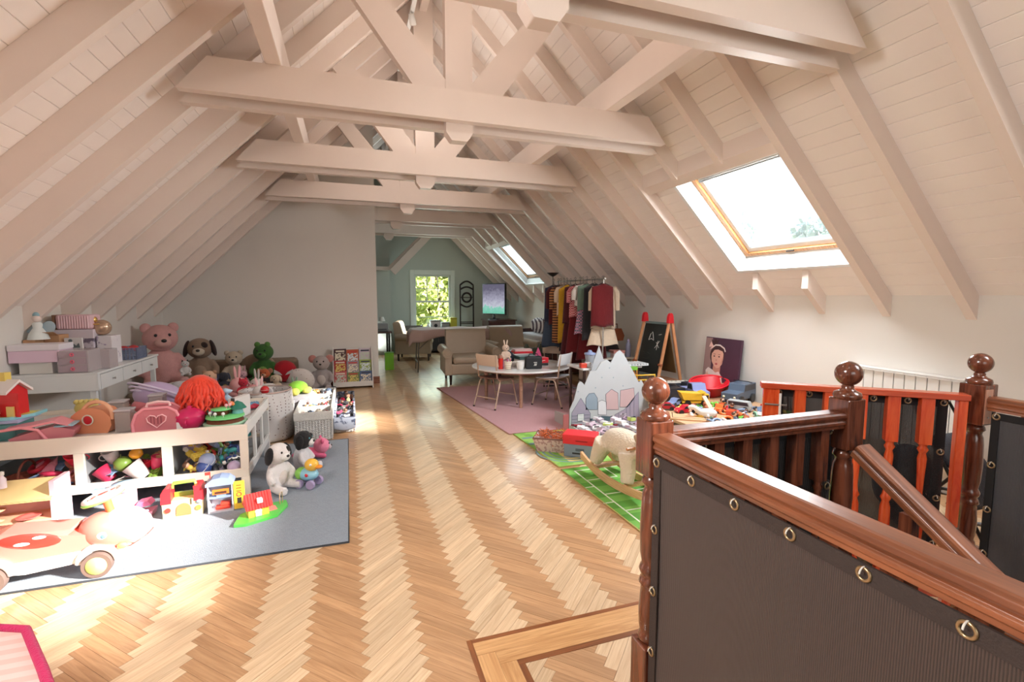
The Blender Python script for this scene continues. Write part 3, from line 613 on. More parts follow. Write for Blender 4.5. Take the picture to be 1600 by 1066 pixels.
# ================================================================ ARMCHAIRS
lea=mt('taupe_leather',(168,150,128),.42,var=.06,scale=6,bump=.12,bscale=90); leg_m=mt('dark_leg',(40,28,24),.35,coat=.4)
def armchair(label,loc,rz):
    "faces -y, width .92 depth .88"
    t=T('armchair',label,'armchair',loc,rz,'taupe leather armchairs')
    b=MB(); b.box(-.36,.36,-.40,.36,.17,.36); b.build('base',lea,t,bv=.03)
    b=MB(); b.box(-.33,.33,-.43,.22,.355,.475); b.build('seat_cushion',lea,t,bv=.045,)
    b=MB(); b.prism([(.18,.42),(.40,.42),(.46,.86),(.43,.9),(.33,.9),(.29,.86)],-.36,.36,'x'); b.build('backrest',lea,t,bv=.035)
    for s_ in (-1,1):
        b=MB(); b.box(s_*.40-.055,s_*.40+.055,-.39,.40,.17,.52); b.cyl((s_*.42,-.42,.545),(s_*.42,.40,.545),.085,n=20); a=b.build('armrest',lea,t)
        c=MB(); c.torus((s_*.42,-.422,.545),.07,.007,'y',20,6); c.torus((s_*.42,-.422,.545),.04,.004,'y',16,6); c.build('scroll_piping',lea,a)
    lm=MB(); lm.frustum((0,0,0),(.032,.032),(.05,.05),.18); me=lm.mesh('leg',leg_m)
    for x in (-.36,.36):
        for y in (-.34,.34): piece('leg',me,t,(x,y,0))
    return t
a1=armchair('taupe leather armchair behind the round table, standing in the middle of the room',(1.97,8.26,0),math.radians(-4))
dup(a1,(3.0,8.95,0),math.radians(3),'taupe leather armchair partly hidden behind the things on the round table')
dup(a1,(1.45,11.55,0),math.radians(78),'taupe leather armchair at the far left, turned sideways under the far window')
# ================================================================ ROUND TABLE AND CHAIRS
tw=mt('white_laminate',(228,228,226),.3,coat=.3); tb=wood('beech_edge',(150,112,90),(186,146,122),.4,.2,var=.05)
TX,TY,TZ=2.3,6.42,.52
rtab=T('round_table','low round white children\'s table on the pink rug, crowded with boxes and pots','table',(TX,TY,.011))
b=MB(); b.lathe([(.69,TZ-.036),(.70,TZ-.03),(.70,TZ-.016),(.69,TZ-.011)],n=56); b.build('tabletop',tw,rtab)
b=MB(); b.torus((0,0,TZ-.045),.6,.02,'z',40,6); b.build('apron',tb,rtab)
for a in (250,340,70,160): 
    x,y=.5*math.cos(math.radians(a)),.5*math.sin(math.radians(a)); b=MB(); b.cyl((x,y,0),(x,y,TZ-.04),.022,.03,14); b.build('leg',tb,rtab)
cream=mt('cream_lacquer',(214,190,168),.45); tubm=mt('beige_tube',(196,170,150),.3,metal=.25); cwh=mt('chair_white',(222,224,226),.4); seatb=mt('brown_seat',(128,92,76),.5)
def school_chair(label,x,y,ang,mb,ms):
    "local +x is the way it faces"
    t=T('school_chair',label,'chair',(x,y,.011),math.radians(ang),None)
    for s_ in (-1,1):
        y0=s_*.19
        b=MB(); b.tube([(-.24,y0,.0),(-.13,y0*.94,.34),(-.10,y0*.9,.37)]+[(.10,y0*.9,.37),(.14,y0*.95,.34),(.22,y0,.0)],.0105,8); b.build('side_frame',tubm,t)
        b=MB(); b.tube([(.02,y0*.86,.375),(-.12,y0*.86,.376),(-.165,y0*.87,.41),(-.20,y0*.87,.72)],.0105,8); b.build('back_upright',tubm,t)
        for xx in (-.24,.22): MB().cyl((xx,y0,0),(xx*.985,y0,.02),.014,n=8).build('foot_cap',mt('rubber_cap',(60,44,40),.7),t)
    b=MB(); b.tube([(-.205,-.178,.14),(-.205,.178,.14)],.008,6); b.tube([(.19,-.178,.14),(.19,.178,.14)],.008,6); b.build('stretcher',tubm,t)
    b=MB(); b.grid(lambda u,v:(-.17+.34*u,-.175+.35*v,.392+.012*math.cos(u*PI*1.2)*1-.012*math.sin(v*PI)),10,8); b.build('seat',ms,t,sol=.014)
    b=MB(); b.grid(lambda u,v:(-.165-.035*v*0-.032*v-.025*math.sin(u*PI)+.0,-.19+.38*u,.56+.155*v),10,6); b.build('backrest',mb,t,sol=.012,bv=.003)
    return t
school_chair('small school chair with cream back panel and brown seat, left of the round table',1.86,6.2,32,cream,seatb)
school_chair('small school chair with white back and white seat, right of the round table',2.62,6.02,128,cwh,cwh)
school_chair('small school chair with cream back on the far right side of the round table',2.98,6.95,228,cream,mt('dark_seat',(70,56,52),.4))
# ================================================================ FAR ROOM
cl=mt('pink_grey_sheet',(176,150,142),.85,var=.05,scale=4,sheen=.3); blk=mt('black_metal',(34,32,32),.4,metal=.5); dkw=wood('dark_wood_furniture',(44,22,18),(84,44,34),.35,.3,var=.1)
mtb=T('massage_table','long folding table with steel legs under a pinkish sheet behind the armchairs','table',(2.1,9.65,0),math.radians(-3))
b=MB(); b.box(-.95,.95,-.33,.33,.76,.83); b.build('padded_top',mt('grey_vinyl',(120,112,108),.5),mtb,bv=.015)
st=mt('steel_tube',(120,112,106),.3,metal=.7)
for x in (-.85,.85):
    for y in (-.27,.27): MB().cyl((x,y,0),(x*.96,y,.76),.013,n=8).build('leg',st,mtb)
    b=MB(); b.cyl((x,-.27,.2),(x,.27,.2),.01,n=8); b.build('cross_bar',st,mtb); MB().cyl((x*.99,-.27,.45),(x*.6,-.27,.74),.008,n=8).build('brace',st,mtb)
def sheet(u,v):
    x=-1.02+2.04*u; t=(v-.5)*2; y=max(-.36,min(.36,t*.62)); z=.845+.008*math.sin(x*9+y*4)
    ov=max(0,abs(t)*.62-.36); y+=math.copysign(.02+.015*math.sin(x*14),t) if ov>0 else 0; z-=ov*(.75+.2*math.sin(x*5))
    if abs(x)>.96: z-=.10*(abs(x)-.96)/.06
    return (x,y,z)
b=MB(); b.grid(sheet,60,26); o=b.build('draped_sheet',cl,loc=(2.1,9.65,0),rot=(0,0,math.radians(-3)),sol=.004); tag(o,'pinkish grey sheet draped over the long folding table','cloth')
# desk at the partition's end with bin
dk=T('desk','dark desk just past the end of the white partition wall','desk',(.62,10.6,0)); MB().box(-.5,.2,-.35,.35,.72,.76).build('desktop',dkw,dk,bv=.004)
for x in (-.45,.15):
    for y in (-.3,.3): MB().cyl((x,y,0),(x,y,.72),.02,n=8).build('leg',blk,dk)
bn=T('waste_bin','lime green rectangular waste bin beside the dark desk','bin',(.74,10.05,0)); b=MB(); b.frustum((0,0,0),(.13,.18),(.17,.24),.012)
b=MB(); b.box(-.085,.085,-.1,.1,0,.01); b.box(-.085,-.078,-.1,.1,.01,.34); b.box(.078,.085,-.1,.1,.01,.34); b.box(-.078,.078,-.1,-.093,.01,.34); b.box(-.078,.078,.093,.1,.01,.34); b.build('bin_body',P((122,196,22)),bn)
MB().torus((0,0,.335),.05,.0,'z',4,3) 
MB().box(-.09,.09,-.105,.105,.34,.35).build('rim',P((104,176,18)),bn)
pr=T('printer','grey printer standing on the dark desk','printer',(.62,10.45,.76)); MB().box(-.1,.14,-.12,.12,0,.16).build('body',mt('printer_grey',(150,154,156),.4),pr,bv=.015); MB().box(-.08,.1,-.16,-.121,.04,.05).build('paper_tray',mt('printer_dark',(60,62,66),.4),pr)
ds=T('desk_lamp','small white lamp on the dark desk behind the printer','lamp',(.66,10.8,.76)); MB().lathe([(.05,0),(.05,.01),(.008,.015),(.008,.2)],n=14).build('base',mt('white_metal',(230,230,228),.35),ds); MB().lathe([(.07,.19),(.04,.28)],n=16,cap=False).build('lamp_shade',mt('shade_white',(226,226,220),.7),ds)
# low dark unit below the window with pictures and boxes
un=T('sideboard','low black unit under the far window carrying boxes','cabinet',(2.2,12.7,0)); MB().box(-.35,.5,-.2,.2,.06,.62).build('carcass',mt('black_unit',(30,32,36),.4),un,bv=.006)
for x in (-.14,.28): d_=MB().box(x-.2,x+.2,-.215,-.201,.1,.58).build('door',mt('black_unit2',(42,44,48),.4),un,bv=.004); MB().cyl((x+.12,-.225,.3),(x+.12,-.225,.4),.006,n=8).build('handle',st,d_)
def cbox(name,label,cat,loc,d,m,rz=0,lid=None,group=None,lidh=.04,bodyname='box_body'):
    t=T(name,label,cat,loc,rz,group); b=MB(); b.box(-d[0]/2,d[0]/2,-d[1]/2,d[1]/2,0,d[2]-(lidh if lid else 0)); b.build(bodyname,m,t,bv=min(d)*.04)
    if lid: b=MB(); b.box(-d[0]/2-.003,d[0]/2+.003,-d[1]/2-.003,d[1]/2+.003,d[2]-lidh,d[2]); b.build('lid',lid,t,bv=min(d)*.04)
    return t
pgrey=mt('grey_card',(140,140,138),.7); 
q=cbox('storage_box','light grey square box with a dark disc, on the black unit','box',(2.13,12.66,.622),(.26,.2,.24),mt('pale_card',(190,184,186),.7),lid=pgrey); MB().cyl((0,-.106,.1),(0,-.101,.1),.045,n=18).build('disc_print',mt('print_dark',(40,40,44),.6),q)
cbox('storage_box','mid grey box beside the disc box on the black unit','box',(2.4,12.68,.622),(.2,.2,.18),pgrey,lid=mt('grey_card2',(110,112,112),.7))
cbox('storage_box','yellow-green box at the right end of the black unit','box',(2.6,12.62,.622),(.17,.2,.3),mt('yellow_card',(176,170,52),.7),lid=mt('yellow_card2',(160,152,40),.7))
for k,(x,c,l) in enumerate(((1.93,(220,226,226),'small white pump bottle left of the disc box'),(2.02,(180,190,196),'small grey pump bottle left of the disc box'))):
    t=T('bottle',l,'bottle',(x,12.56,.622)); MB().lathe([(.03,0),(.03,.12),(.012,.15),(.012,.17)],n=12).build('bottle_body',P(c),t); MB().cyl((0,0,.17),(0,-.05,.185),.006,n=6).build('pump',P((60,60,60)),t)
cv=T('canvas_print','grey canvas photograph of a smiling child leaning under the far window, left side','picture',(1.5,12.75,.3),0,rot=(math.radians(-6),0,0)); MB().box(-.32,.32,-.015,.015,0,.42).build('canvas',mt('canvas_grey',(126,122,118),.8),cv)
b=MB(); b.ell((.14,-.018,.27),(.085,.006,.095),16,8); b.build('printed_face',mt('print_skin_grey',(176,160,150),.8),cv); b=MB(); b.ell((.14,-.0175,.31),(.09,.005,.07),16,8); b.build('printed_hair',mt('print_hair_grey',(60,52,50),.8),cv); b=MB(); b.ell((.1,-.0172,.1),(.2,.005,.09),16,8); b.build('printed_body',mt('print_white_grey',(186,180,174),.8),cv)
lt=T('side_table','small table under the far window holding the child canvas','table',(1.5,12.7,0)); MB().box(-.35,.35,-.15,.2,.26,.297).build('tabletop',dkw,lt)
for x in (-.32,.32): MB().box(x-.02,x+.02,-.13,.18,0,.26).build('leg',dkw,lt)
# valet / openwork frame
vf=T('openwork_frame','tall dark iron frame with curved top and round ring, right of the far window','frame',(3.0,12.72,0)); irn=mt('dark_iron',(36,22,22),.45,metal=.3)
for x in (-.18,.18): MB().box(x-.016,x+.016,-.016,.016,0,1.78).build('upright',irn,vf)
for z,h in ((1.78,.1),(1.66,.07)): b=MB(); b.tube([(-.18+.36*i/12,0,z+h*math.sin(PI*i/12)) for i in range(13)],.024,6); b.build('curved_rail',irn,vf)
b=MB(); b.tube([(-.18+.36*i/12,0,1.28-.08*math.sin(PI*i/12)) for i in range(13)],.024,6); b.build('curved_rail',irn,vf)
MB().torus((0,0,1.45),.12,.026,'y',26,6).build('ring',irn,vf)
for z in (.78,.74,.1): MB().box(-.18,.18,-.012,.012,z,z+.022).build('cross_rail',irn,vf)
for x in (-.18,.18): MB().box(x-.02,x+.02,-.14,.14,0,.02).build('foot',irn,vf)
MB().box(-.17,.17,-.012,-.004,1.44,1.46).build('ring_bar',irn,vf)
# TV on dark chest
ch=T('chest_of_drawers','dark reddish wooden chest under the television','chest',(3.66,11.95,0)); MB().box(-.36,.36,-.3,.3,.06,.86).build('carcass',dkw,ch,bv=.006); MB().box(-.39,.39,-.33,.33,.86,.89).build('worktop',dkw,ch,bv=.006)
for z in (.1,.36,.62): d_=MB().box(-.34,.34,-.318,-.301,z,z+.23).build('drawer',dkw,ch,bv=.004); MB().cyl((-.06,-.33,z+.12),(.06,-.33,z+.12),.008,n=8).build('handle',st,d_)
for x in (-.32,.32): MB().box(x-.03,x+.03,-.27,-.21,0,.06).build('foot',dkw,ch)
tv=T('television','flat television on the dark chest, showing a green and white picture','television',(3.52,11.9,.892),math.radians(-62))
MB().box(-.42,.42,-.02,.03,.12,.92).build('screen_housing',mt('tv_black',(18,18,20),.3,coat=.4),tv,bv=.006)
m=bpy.data.materials.new('tv_picture'); m.use_nodes=True; n=m.node_tree; e=n.nodes.new('ShaderNodeEmission'); t_=n.nodes.new('ShaderNodeTexCoord'); s_=n.nodes.new('ShaderNodeSeparateXYZ'); n.links.new(t_.outputs['Object'],s_.inputs[0])
r=n.nodes.new('ShaderNodeValToRGB'); r.color_ramp.elements[0].position=.12; r.color_ramp.elements[0].color=lin((70,196,150)); r.color_ramp.elements[1].position=.42; r.color_ramp.elements[1].color=lin((150,214,196)); x_=r.color_ramp.elements.new(.45); x_.color=lin((206,210,222)); x_=r.color_ramp.elements.new(.6); x_.color=lin((178,176,196)); x_=r.color_ramp.elements.new(.9); x_.color=lin((110,106,126))
q=n.nodes.new('ShaderNodeTexNoise'); q.inputs['Scale'].default_value=16; n.links.new(t_.outputs['Object'],q.inputs[0]); ma=n.nodes.new('ShaderNodeMath'); ma.operation='MULTIPLY_ADD'; ma.inputs[1].default_value=.35; n.links.new(q.outputs[0],ma.inputs[0]); n.links.new(s_.outputs['Z'],ma.inputs[2])
sb=n.nodes.new('ShaderNodeMath'); sb.operation='SUBTRACT'; sb.inputs[1].default_value=.06; n.links.new(ma.outputs[0],sb.inputs[0]); n.links.new(sb.outputs[0],r.inputs[0]); n.links.new(r.outputs[0],e.inputs[0]); e.inputs[1].default_value=.75; n.links.new(e.outputs[0],n.nodes['Material Output'].inputs[0])
MB().box(-.395,.395,-.0225,-.0205,.15,.895).build('lit_screen',m,tv); MB().lathe([(.16,0),(.16,.015),(.04,.02),(.03,.12)],n=20).build('stand',mt('tv_black',(18,18,20),.3),tv)
# daybed with zebra cushions
db=T('daybed','dark wooden daybed with a pale mattress against the right wall, behind the clothes rail','daybed',(3.86,9.0,0)); MB().box(-.38,.38,-.8,.8,.22,.4).build('bed_frame',dkw,db,bv=.01)
for y in (-.8,.8): MB().box(-.38,.38,y-.03,y+.03,.05,.8).build('end_panel',dkw,db,bv=.02)
MB().box(-.36,.36,-.76,.76,.4,.72).build('mattress',mt('pale_mattress',(196,190,190),.85),db,bv=.04)
for x in (-.34,.34):
    for y in (-.74,.74): MB().box(x-.03,x+.03,y-.03,y+.03,0,.22).build('leg',dkw,db)
zb=pattern('zebra_print',(226,222,220),(96,84,92),'stripe',5,'X',.5,.85)
for k,(y,l) in enumerate(((9.55,'zebra-striped cushion on the daybed, the rearmost of three'),(9.35,'zebra-striped cushion on the daybed, the middle of three'),(9.13,'zebra-striped cushion on the daybed, the nearest of three'))):
    b=MB(); b.ell((0,0,0),(.2,.075,.17),20,12); o=b.build('cushion',zb,loc=(3.82,y,.865),rot=(math.radians(-14),math.radians(4*k),.1)); tag(o,l,'cushion')
# torchiere floor lamp
fl=T('floor_lamp','slim steel uplighter floor lamp with a dark dish, left of the clothes rail','lamp',(3.30,7.62,0)); MB().lathe([(.12,0),(.12,.015),(.02,.03),(.01,.04)],n=24).build('base',blk,fl); MB().cyl((0,0,.03),(0,0,1.84),.010,n=10).build('pole',st,fl); MB().lathe([(.012,1.82),(.05,1.84),(.1,1.88),(.105,1.885),(.095,1.883),(.0,1.86)],n=24).build('lamp_shade',blk,fl)
# ================================================================ CLOTHES RAIL
RKX=3.16
rk=T('clothes_rail','chrome garment rail crowded with children\'s dressing-up clothes','clothes rail',(RKX,6.35,0))
for y in (-.72,.72):
    b=MB(); b.cyl((0,y,.06),(0,y,1.72),.011,n=10); b.build('upright',mt('chrome_tube',(190,188,184),.25,metal=.8),rk); b=MB(); b.cyl((-.2,y,.055),(.2,y,.055),.012,n=10); b.build('foot',st,rk)
MB().cyl((0,-.76,1.72),(0,.76,1.72),.012,n=10).build('hanging_bar',mt('chrome_tube',(190,188,184),.25,metal=.8),rk); MB().cyl((0,-.72,.12),(0,.72,.12),.01,n=8).build('bottom_bar',st,rk)
def garment(name,label,y,w_,h,flare,m,depth=.035,sl=0,slm=None,skirt=None,sk_h=0,dx=0,ztop=1.66,rot=0,rip=.35):
    t=T(name,label,'clothing',(RKX+dx,6.35+y,ztop),rot,'clothes on the garment rail')
    b=MB(); b.tube([(0,0,.062),(.012,0,.085),(.0,0,.10),(-.014,0,.09),(-.014,0,.075)],.003,5); b.tube([(-w_*.42,0,-.045),(0,0,.01),(0,0,.06)],.004,5); b.tube([(w_*.42,0,-.045),(0,0,.01)],.004,5); b.build('hanger',mt('hanger_dark',(40,34,34),.4),t)
    def shape(top,bot,w0,w1,mm,nm,dd,seed):
        b=MB(); N=36; rows=12; vs=[]; rr=random.Random(seed)
        ph=[rr.uniform(0,6) for _ in range(3)]
        for j in range(rows+1):
            v=j/rows; z=top+(bot-top)*v; wd=w0+(w1-w0)*v
            if j==0 and top>-.06: wd=w0*.35
            for i in range(N):
                a=2*PI*i/N; k=1+rip*(.12+.5*v)*.5*math.sin(a*7+ph[0]+v)*math.cos(a*3+ph[1])
                vs.append((wd/2*math.cos(a)*(1+.03*math.sin(a*5+ph[2])),dd*(.6+v*.8)*math.sin(a)*k,z+(.02*abs(math.cos(a))*-1 if j==0 else 0)+.01*math.sin(a*4+ph[2])*v))
        b.add(vs,[(j*N+i,j*N+(i+1)%N,(j+1)*N+(i+1)%N,(j+1)*N+i) for j in range(rows) for i in range(N)],True); b.build(nm,mm,t,sol=.002)
    shape(0,-h,w_,w_*(1+flare),m,'garment_body',depth,int(y*100)+7)
    if sl:
        for s_ in (-1,1): b=MB(); b.tube([(s_*w_*.42,0,-.06),(s_*w_*.56,-.01,-.12),(s_*w_*.6,-.015,-.06-sl)],[.04,.045,.035],10); b.build('sleeve',slm or m,t)
    if skirt: shape(-h+.02,-h-sk_h,w_*(1+flare)*.9,w_*(1+flare)*1.3,skirt,'skirt',depth*1.3,int(y*77)+3)
    return t
red=F((96,0,8)); drd=F((70,2,10)); crm=F((206,184,160)); tart=pattern('red_tartan',(150,24,40),(206,150,150),'check',60,thr=.5); navy=F((46,50,72)); denim=F((64,78,98)); yel=F((196,150,30)); wht=F((214,204,196)); blkf=F((26,24,28)); tig=pattern('tiger_print',(176,116,70),(60,36,26),'stripe',8,'Z',.55,.9); grn=F((96,116,100)); ppl=F((150,110,130))
garment('red_dress','plain red sleeveless dress facing the room at the near end of the rail',-.70,.31,.56,.06,red,.06,dx=.0)
garment('cream_dress','cream dress with pleated skirt hanging behind the plain red dress',-.62,.33,.60,.1,crm,.05,sl=.3,skirt=crm,sk_h=.22,dx=.06)
garment('black_dress','black dress hanging behind the cream dress',-.53,.3,.75,.2,blkf,.05,dx=-.03)
garment('grey_tunic','grey-green top over a striped skirt, beside the black dress',-.42,.26,.36,.05,grn,.04,dx=-.09,skirt=pattern('striped_skirt',(70,84,96),(176,120,140),'check',45),sk_h=.32)
garment('pink_blouse','pale pink blouse beside the grey-green top',-.33,.24,.3,.05,wht,.04,dx=-.1,sl=.16)
garment('tartan_dress','red and white tartan dress over a long dark red skirt, middle of the rail',-.2,.3,.46,.1,tart,.05,dx=-.08,sl=.2,skirt=red,sk_h=.5)
garment('red_gown','long dark red gown reaching towards the floor, middle of the rail',-.05,.32,.55,.2,drd,.07,dx=-.08,skirt=drd,sk_h=.6)
garment('red_gown','second dark red gown with flared skirt, hanging just right of the tartan dress',-.3,.3,.5,.2,drd,.07,dx=.06,skirt=red,sk_h=.55)
garment('yellow_dress','mustard yellow dress hanging left of the tartan dress',.14,.26,.85,.1,yel,.04,dx=-.12)
garment('cream_shirt','small cream shirt left of the tartan dress',.2,.22,.45,.02,crm,.04,dx=-.14,sl=.2)
garment('tiger_costume','brown costume with dark tiger stripes',.32,.26,.86,.05,tig,.045,dx=-.14,sl=.3)
garment('burgundy_coat','burgundy coat near the far end of the rail',.45,.3,.6,.05,drd,.05,dx=-.12,sl=.3)
garment('denim_dress','blue-grey denim dress at the far end of the rail',.58,.3,.55,.1,navy,.05,dx=-.14,skirt=denim,sk_h=.4)
garment('dark_cloak','long black and red cloak hanging between the tiger costume and coat',.38,.3,1.0,.2,blkf,.05,dx=.05)
# ================================================================ EASEL, PORTRAIT CANVAS
pinew=wood('easel_pine',(176,112,72),(218,158,112),.4,.25,axis=2,var=.05); redp=P((206,20,36))
es=T('easel','wooden children\'s easel with a chalkboard and red caps, by the right wall','easel',(3.84,5.42,0),math.radians(-86))
def leg3(p0,p1,nm='leg'): b=MB(); d=Vector(p1)-Vector(p0); q=d.to_track_quat('Z','Y').to_euler(); b.box(-.011,.011,-.019,.019,0,d.length); return b.build(nm,pinew,es,loc=p0,rot=q,bv=.003)
for s_ in (-1,1):
    leg3((s_*.27,-.27,0),(s_*.25,0,1.2)); leg3((s_*.27,.27,0),(s_*.25,.03,1.2))
    c=MB(); c.prism([(-.035,-.0),(.05,0),(.04,.08),(.03,.115),(.008,.13),(-.015,.115),(-.028,.08)],s_*.25-.022,s_*.25+.022,'x'); c.build('red_cap',redp,es,loc=(0,0,1.15),bv=.004)
    for z,yy in ((.62,-.14),(.4,-.19)): MB().cyl((s_*.26-.03,yy,z),(s_*.26+.03,yy,z),.016,n=12).build('wooden_knob',wood('knob_wood',(130,70,44),(170,100,66)),es)
chk=mt('chalkboard',(26,32,30),.6,var=.25,scale=4)
t_=math.atan2(.27,1.2)
bd=MB(); bd.box(-.235,.235,-.006,.006,-.02,.64); cb_=bd.build('chalkboard',chk,es,loc=(0,-.128,.5),rot=(-t_*1.0,0,0)); gbf=mt('grey_blue_frame',(104,120,120),.5); MB().box(-.24,.24,-.012,.01,.641,.67).build('top_frame',gbf,cb_); MB().box(-.24,.24,-.012,.01,-.05,-.021).build('bottom_frame',gbf,cb_)
wc=mt('chalk_white',(190,195,190),.8); b=MB()
b.tube([(-.1,-.0085,.42),(-.08,-.0085,.5),(-.05,-.0085,.53),(-.02,-.0085,.47),(.0,-.0085,.42),(-.05,-.0085,.44),(-.1,-.0085,.42)],.003,5); b.tube([(.08,-.0085,.5),(.13,-.0085,.51)],.003,5); b.tube([(.05,-.0085,.32),(.12,-.0085,.42)],.0025,5); b.tube([(.13,-.0085,.33),(.06,-.0085,.4)],.0025,5); b.tube([(.09,-.0085,.3),(.09,-.0085,.42)],.0025,5); b.build('chalk_drawing',wc,cb_)
cgr=mt('chalk_faint',(52,62,54),.8); rr=random.Random(2)
b=MB()
for z in (.24,.17,.11,.05): b.tube([(-.16+.02*i,-.0085,z+rr.uniform(-.014,.014)) for i in range(8)],.002,4)
b.build('chalk_scribble',cgr,cb_)
bd=MB(); bd.box(-.235,.235,-.005,.005,0,.6); bd.build('whiteboard',mt('brown_board',(110,84,50),.5),es,loc=(0,.14,.5),rot=(t_,0,0))
MB().box(-.27,.27,-.27,-.1,.37,.39).build('tray',pinew,es,bv=.003); MB().box(-.27,.27,.1,.27,.37,.39).build('tray',pinew,es,bv=.003); b=MB(); b.box(-.27,.27,-.28,-.27,.37,.43); b.build('tray_lip',pinew,es)
b=MB(); b.cyl((-.24,-.22,.391),(-.24,-.22,.47),.03,n=14); tag(b.build('paint_pot',P((226,180,40)),loc=(0,0,0)),'small yellow pot on the easel tray','pot'); o=COL.objects[-1]
o.matrix_world=Matrix.Translation((3.84,5.42,0))@Matrix.Rotation(math.radians(-86),4,'Z')
pc=T('canvas_portrait','canvas photograph of a baby girl with a bow against purple, leaning on the right wall','picture',(4.15,4.60,.326),math.radians(90),rot=(math.radians(-5),0,math.radians(-90)))
MB().box(-.285,.285,-.015,.015,0,.67).build('canvas',mt('portrait_purple',(70,40,58),.7,var=.15,scale=3),pc,bv=.002)
skin=mt('portrait_skin',(216,166,146),.75); hair=mt('portrait_hair',(62,34,34),.8); drs=mt('portrait_dress',(222,204,198),.8,var=.06,scale=20)
def dsc(nm,poly,y,m): b=MB(); b.prism(poly,-.0155-y,-.0150,'y'); b.build(nm,m,pc)
def ov(cx,cz,rx,rz,n=22,a=0): return [(cx+rx*math.cos(2*PI*i/n)*math.cos(a)-rz*math.sin(2*PI*i/n)*math.sin(a),cz+rx*math.cos(2*PI*i/n)*math.sin(a)+rz*math.sin(2*PI*i/n)*math.cos(a)) for i in range(n)]
dsc('printed_wall',[(-.284,.01),(-.13,.01),(-.16,.3),(-.17,.66),(-.284,.66)],.0004,mt('portrait_wall',(150,120,116),.8))
dsc('printed_neck',[(-.12,.24),(.0,.24),(.0,.33),(-.12,.33)],.0006,mt('portrait_nose',(196,140,122),.8))
dsc('printed_dress',[(-.22,.01),(.04,.01),(.06,.12),(.03,.22),(-.02,.27),(-.07,.25),(-.13,.28),(-.20,.30),(-.24,.26),(-.21,.15)],.0008,drs)
dsc('printed_arm',[(-.235,.0+.01),(-.15,.01),(-.16,.12),(-.175,.2),(-.21,.25),(-.245,.2)],.0012,skin); dsc('printed_arm',[(.03,.14),(.09,.15),(.16,.11),(.23,.03),(.2,.005),(.14,.03),(.05,.07)],.0012,skin)
dsc('printed_hair',ov(-.07,.46,.118,.125),.0010,hair); dsc('printed_face',[(-.163,.44),(-.155,.5),(-.12,.535),(-.06,.545),(.0,.53),(.03,.49),(.035,.43),(.02,.36),(-.02,.315),(-.06,.305),(-.11,.33),(-.15,.38)],.0014,skin)
dsc('printed_fringe',[(-.17,.46),(-.165,.53),(-.11,.575),(-.04,.58),(.02,.55),(.04,.49),(.01,.515),(-.06,.53),(-.12,.52)],.0018,hair)
dsc('printed_headband',[(-.17,.53),(-.11,.572),(-.04,.575),(.03,.545),(.05,.51),(.06,.52),(.035,.56),(-.04,.592),(-.115,.588),(-.18,.545)],.0022,drs); dsc('printed_bow',[(-.14,.56),(-.19,.615),(-.22,.55),(-.17,.555),(-.2,.52),(-.15,.545)],.0026,mt('portrait_bow',(226,186,176),.8)); dsc('printed_hair_tuft',[(-.16,.57),(-.19,.65),(-.15,.62),(-.12,.66),(-.1,.63),(-.06,.65),(-.09,.58)],.0008,hair)
for x in (-.115,-.035): dsc('printed_eye',ov(x,.445,.014,.008,12),.0020,hair); dsc('printed_eyebrow',[(x-.02,.468),(x+.02,.468),(x+.015,.474),(x-.015,.474)],.0020,mt('portrait_brow',(120,80,68),.8))
dsc('printed_mouth',ov(-.07,.355,.02,.012,12),.0020,mt('portrait_lip',(176,80,84),.8)); dsc('printed_nose',ov(-.076,.402,.013,.009,10),.0020,mt('portrait_nose',(196,140,122),.8)); dsc('printed_cheek_shade',[(.0,.34),(.03,.40),(.033,.46),(.02,.44),(.005,.38)],.0017,mt('portrait_nose',(196,140,122),.8))
# ================================================================ SHELF WITH CLUTTER BEHIND THE CASTLE
sh=T('low_shelf','low cream shelf unit behind the cardboard castle, loaded with play food and bottles','shelf',(3.55,6.1,0)); scm=mt('shelf_cream',(202,192,176),.5)
MB().box(-.42,.3,-.15,.15,.60,.62).build('shelf_top',scm,sh); MB().box(-.42,.3,-.15,.15,.28,.30).build('shelf_board',scm,sh); MB().box(-.42,.3,-.15,.15,.02,.04).build('shelf_board',scm,sh)
for x in (-.42,.28): MB().box(x,x+.02,-.15,.15,0,.60).build('side_panel',scm,sh)
def bottle(label,loc,r,h,c,cap,name='bottle'):
    t=T(name,label,'bottle',loc); MB().lathe([(r*.9,0),(r,.01),(r,h*.62),(r*.75,h*.74),(r*.45,h*.8),(r*.45,h*.86)],n=16).build('bottle_body',c,t); MB().lathe([(r*.55,h*.86),(r*.55,h*.93),(r*.2,h*.95),(r*.15,h)],n=12).build('cap',cap,t); return t
bottle('lilac drinking bottle with straw lid on the cream shelf',(3.8,6.03,.621),.04,.26,P((150,150,176)),P((176,160,190)))
cbox('play_box','pale pink and white box on the cream shelf beside the lilac bottle','box',(3.62,6.04,.621),(.18,.14,.1),mt('pale_pink_card',(220,190,186),.6),lid=mt('rose_card',(196,130,120),.6))
cbox('play_box','grey-green rounded case on the cream shelf','box',(3.45,6.12,.621),(.2,.12,.07),P((128,138,136)),lid=P((110,120,120)),lidh=.02)
cbox('play_box','mustard yellow box on the cream shelf, next to the white cup','box',(3.28,6.03,.621),(.12,.1,.05),P((206,158,50)),lid=P((222,176,66)),lidh=.02)
def cup(label,loc,r,h,m,name='cup',handle=True):
    t=T(name,label,'cup',loc); MB().lathe([(r*.7,0),(r*.75,.004),(r,h),(r*.92,h),(r*.68,.01),(0,.01)],n=18).build('cup_body',m,t)
    if handle: MB().torus((r*1.0,0,h*.5),h*.28,.004,'y',14,6,-PI/2,PI/2).build('handle',m,t)
    return t
cup('white cup on the yellow box on the cream shelf',(3.3,6.06,.672),.04,.08,mt('white_china',(228,226,222),.2,coat=.4))
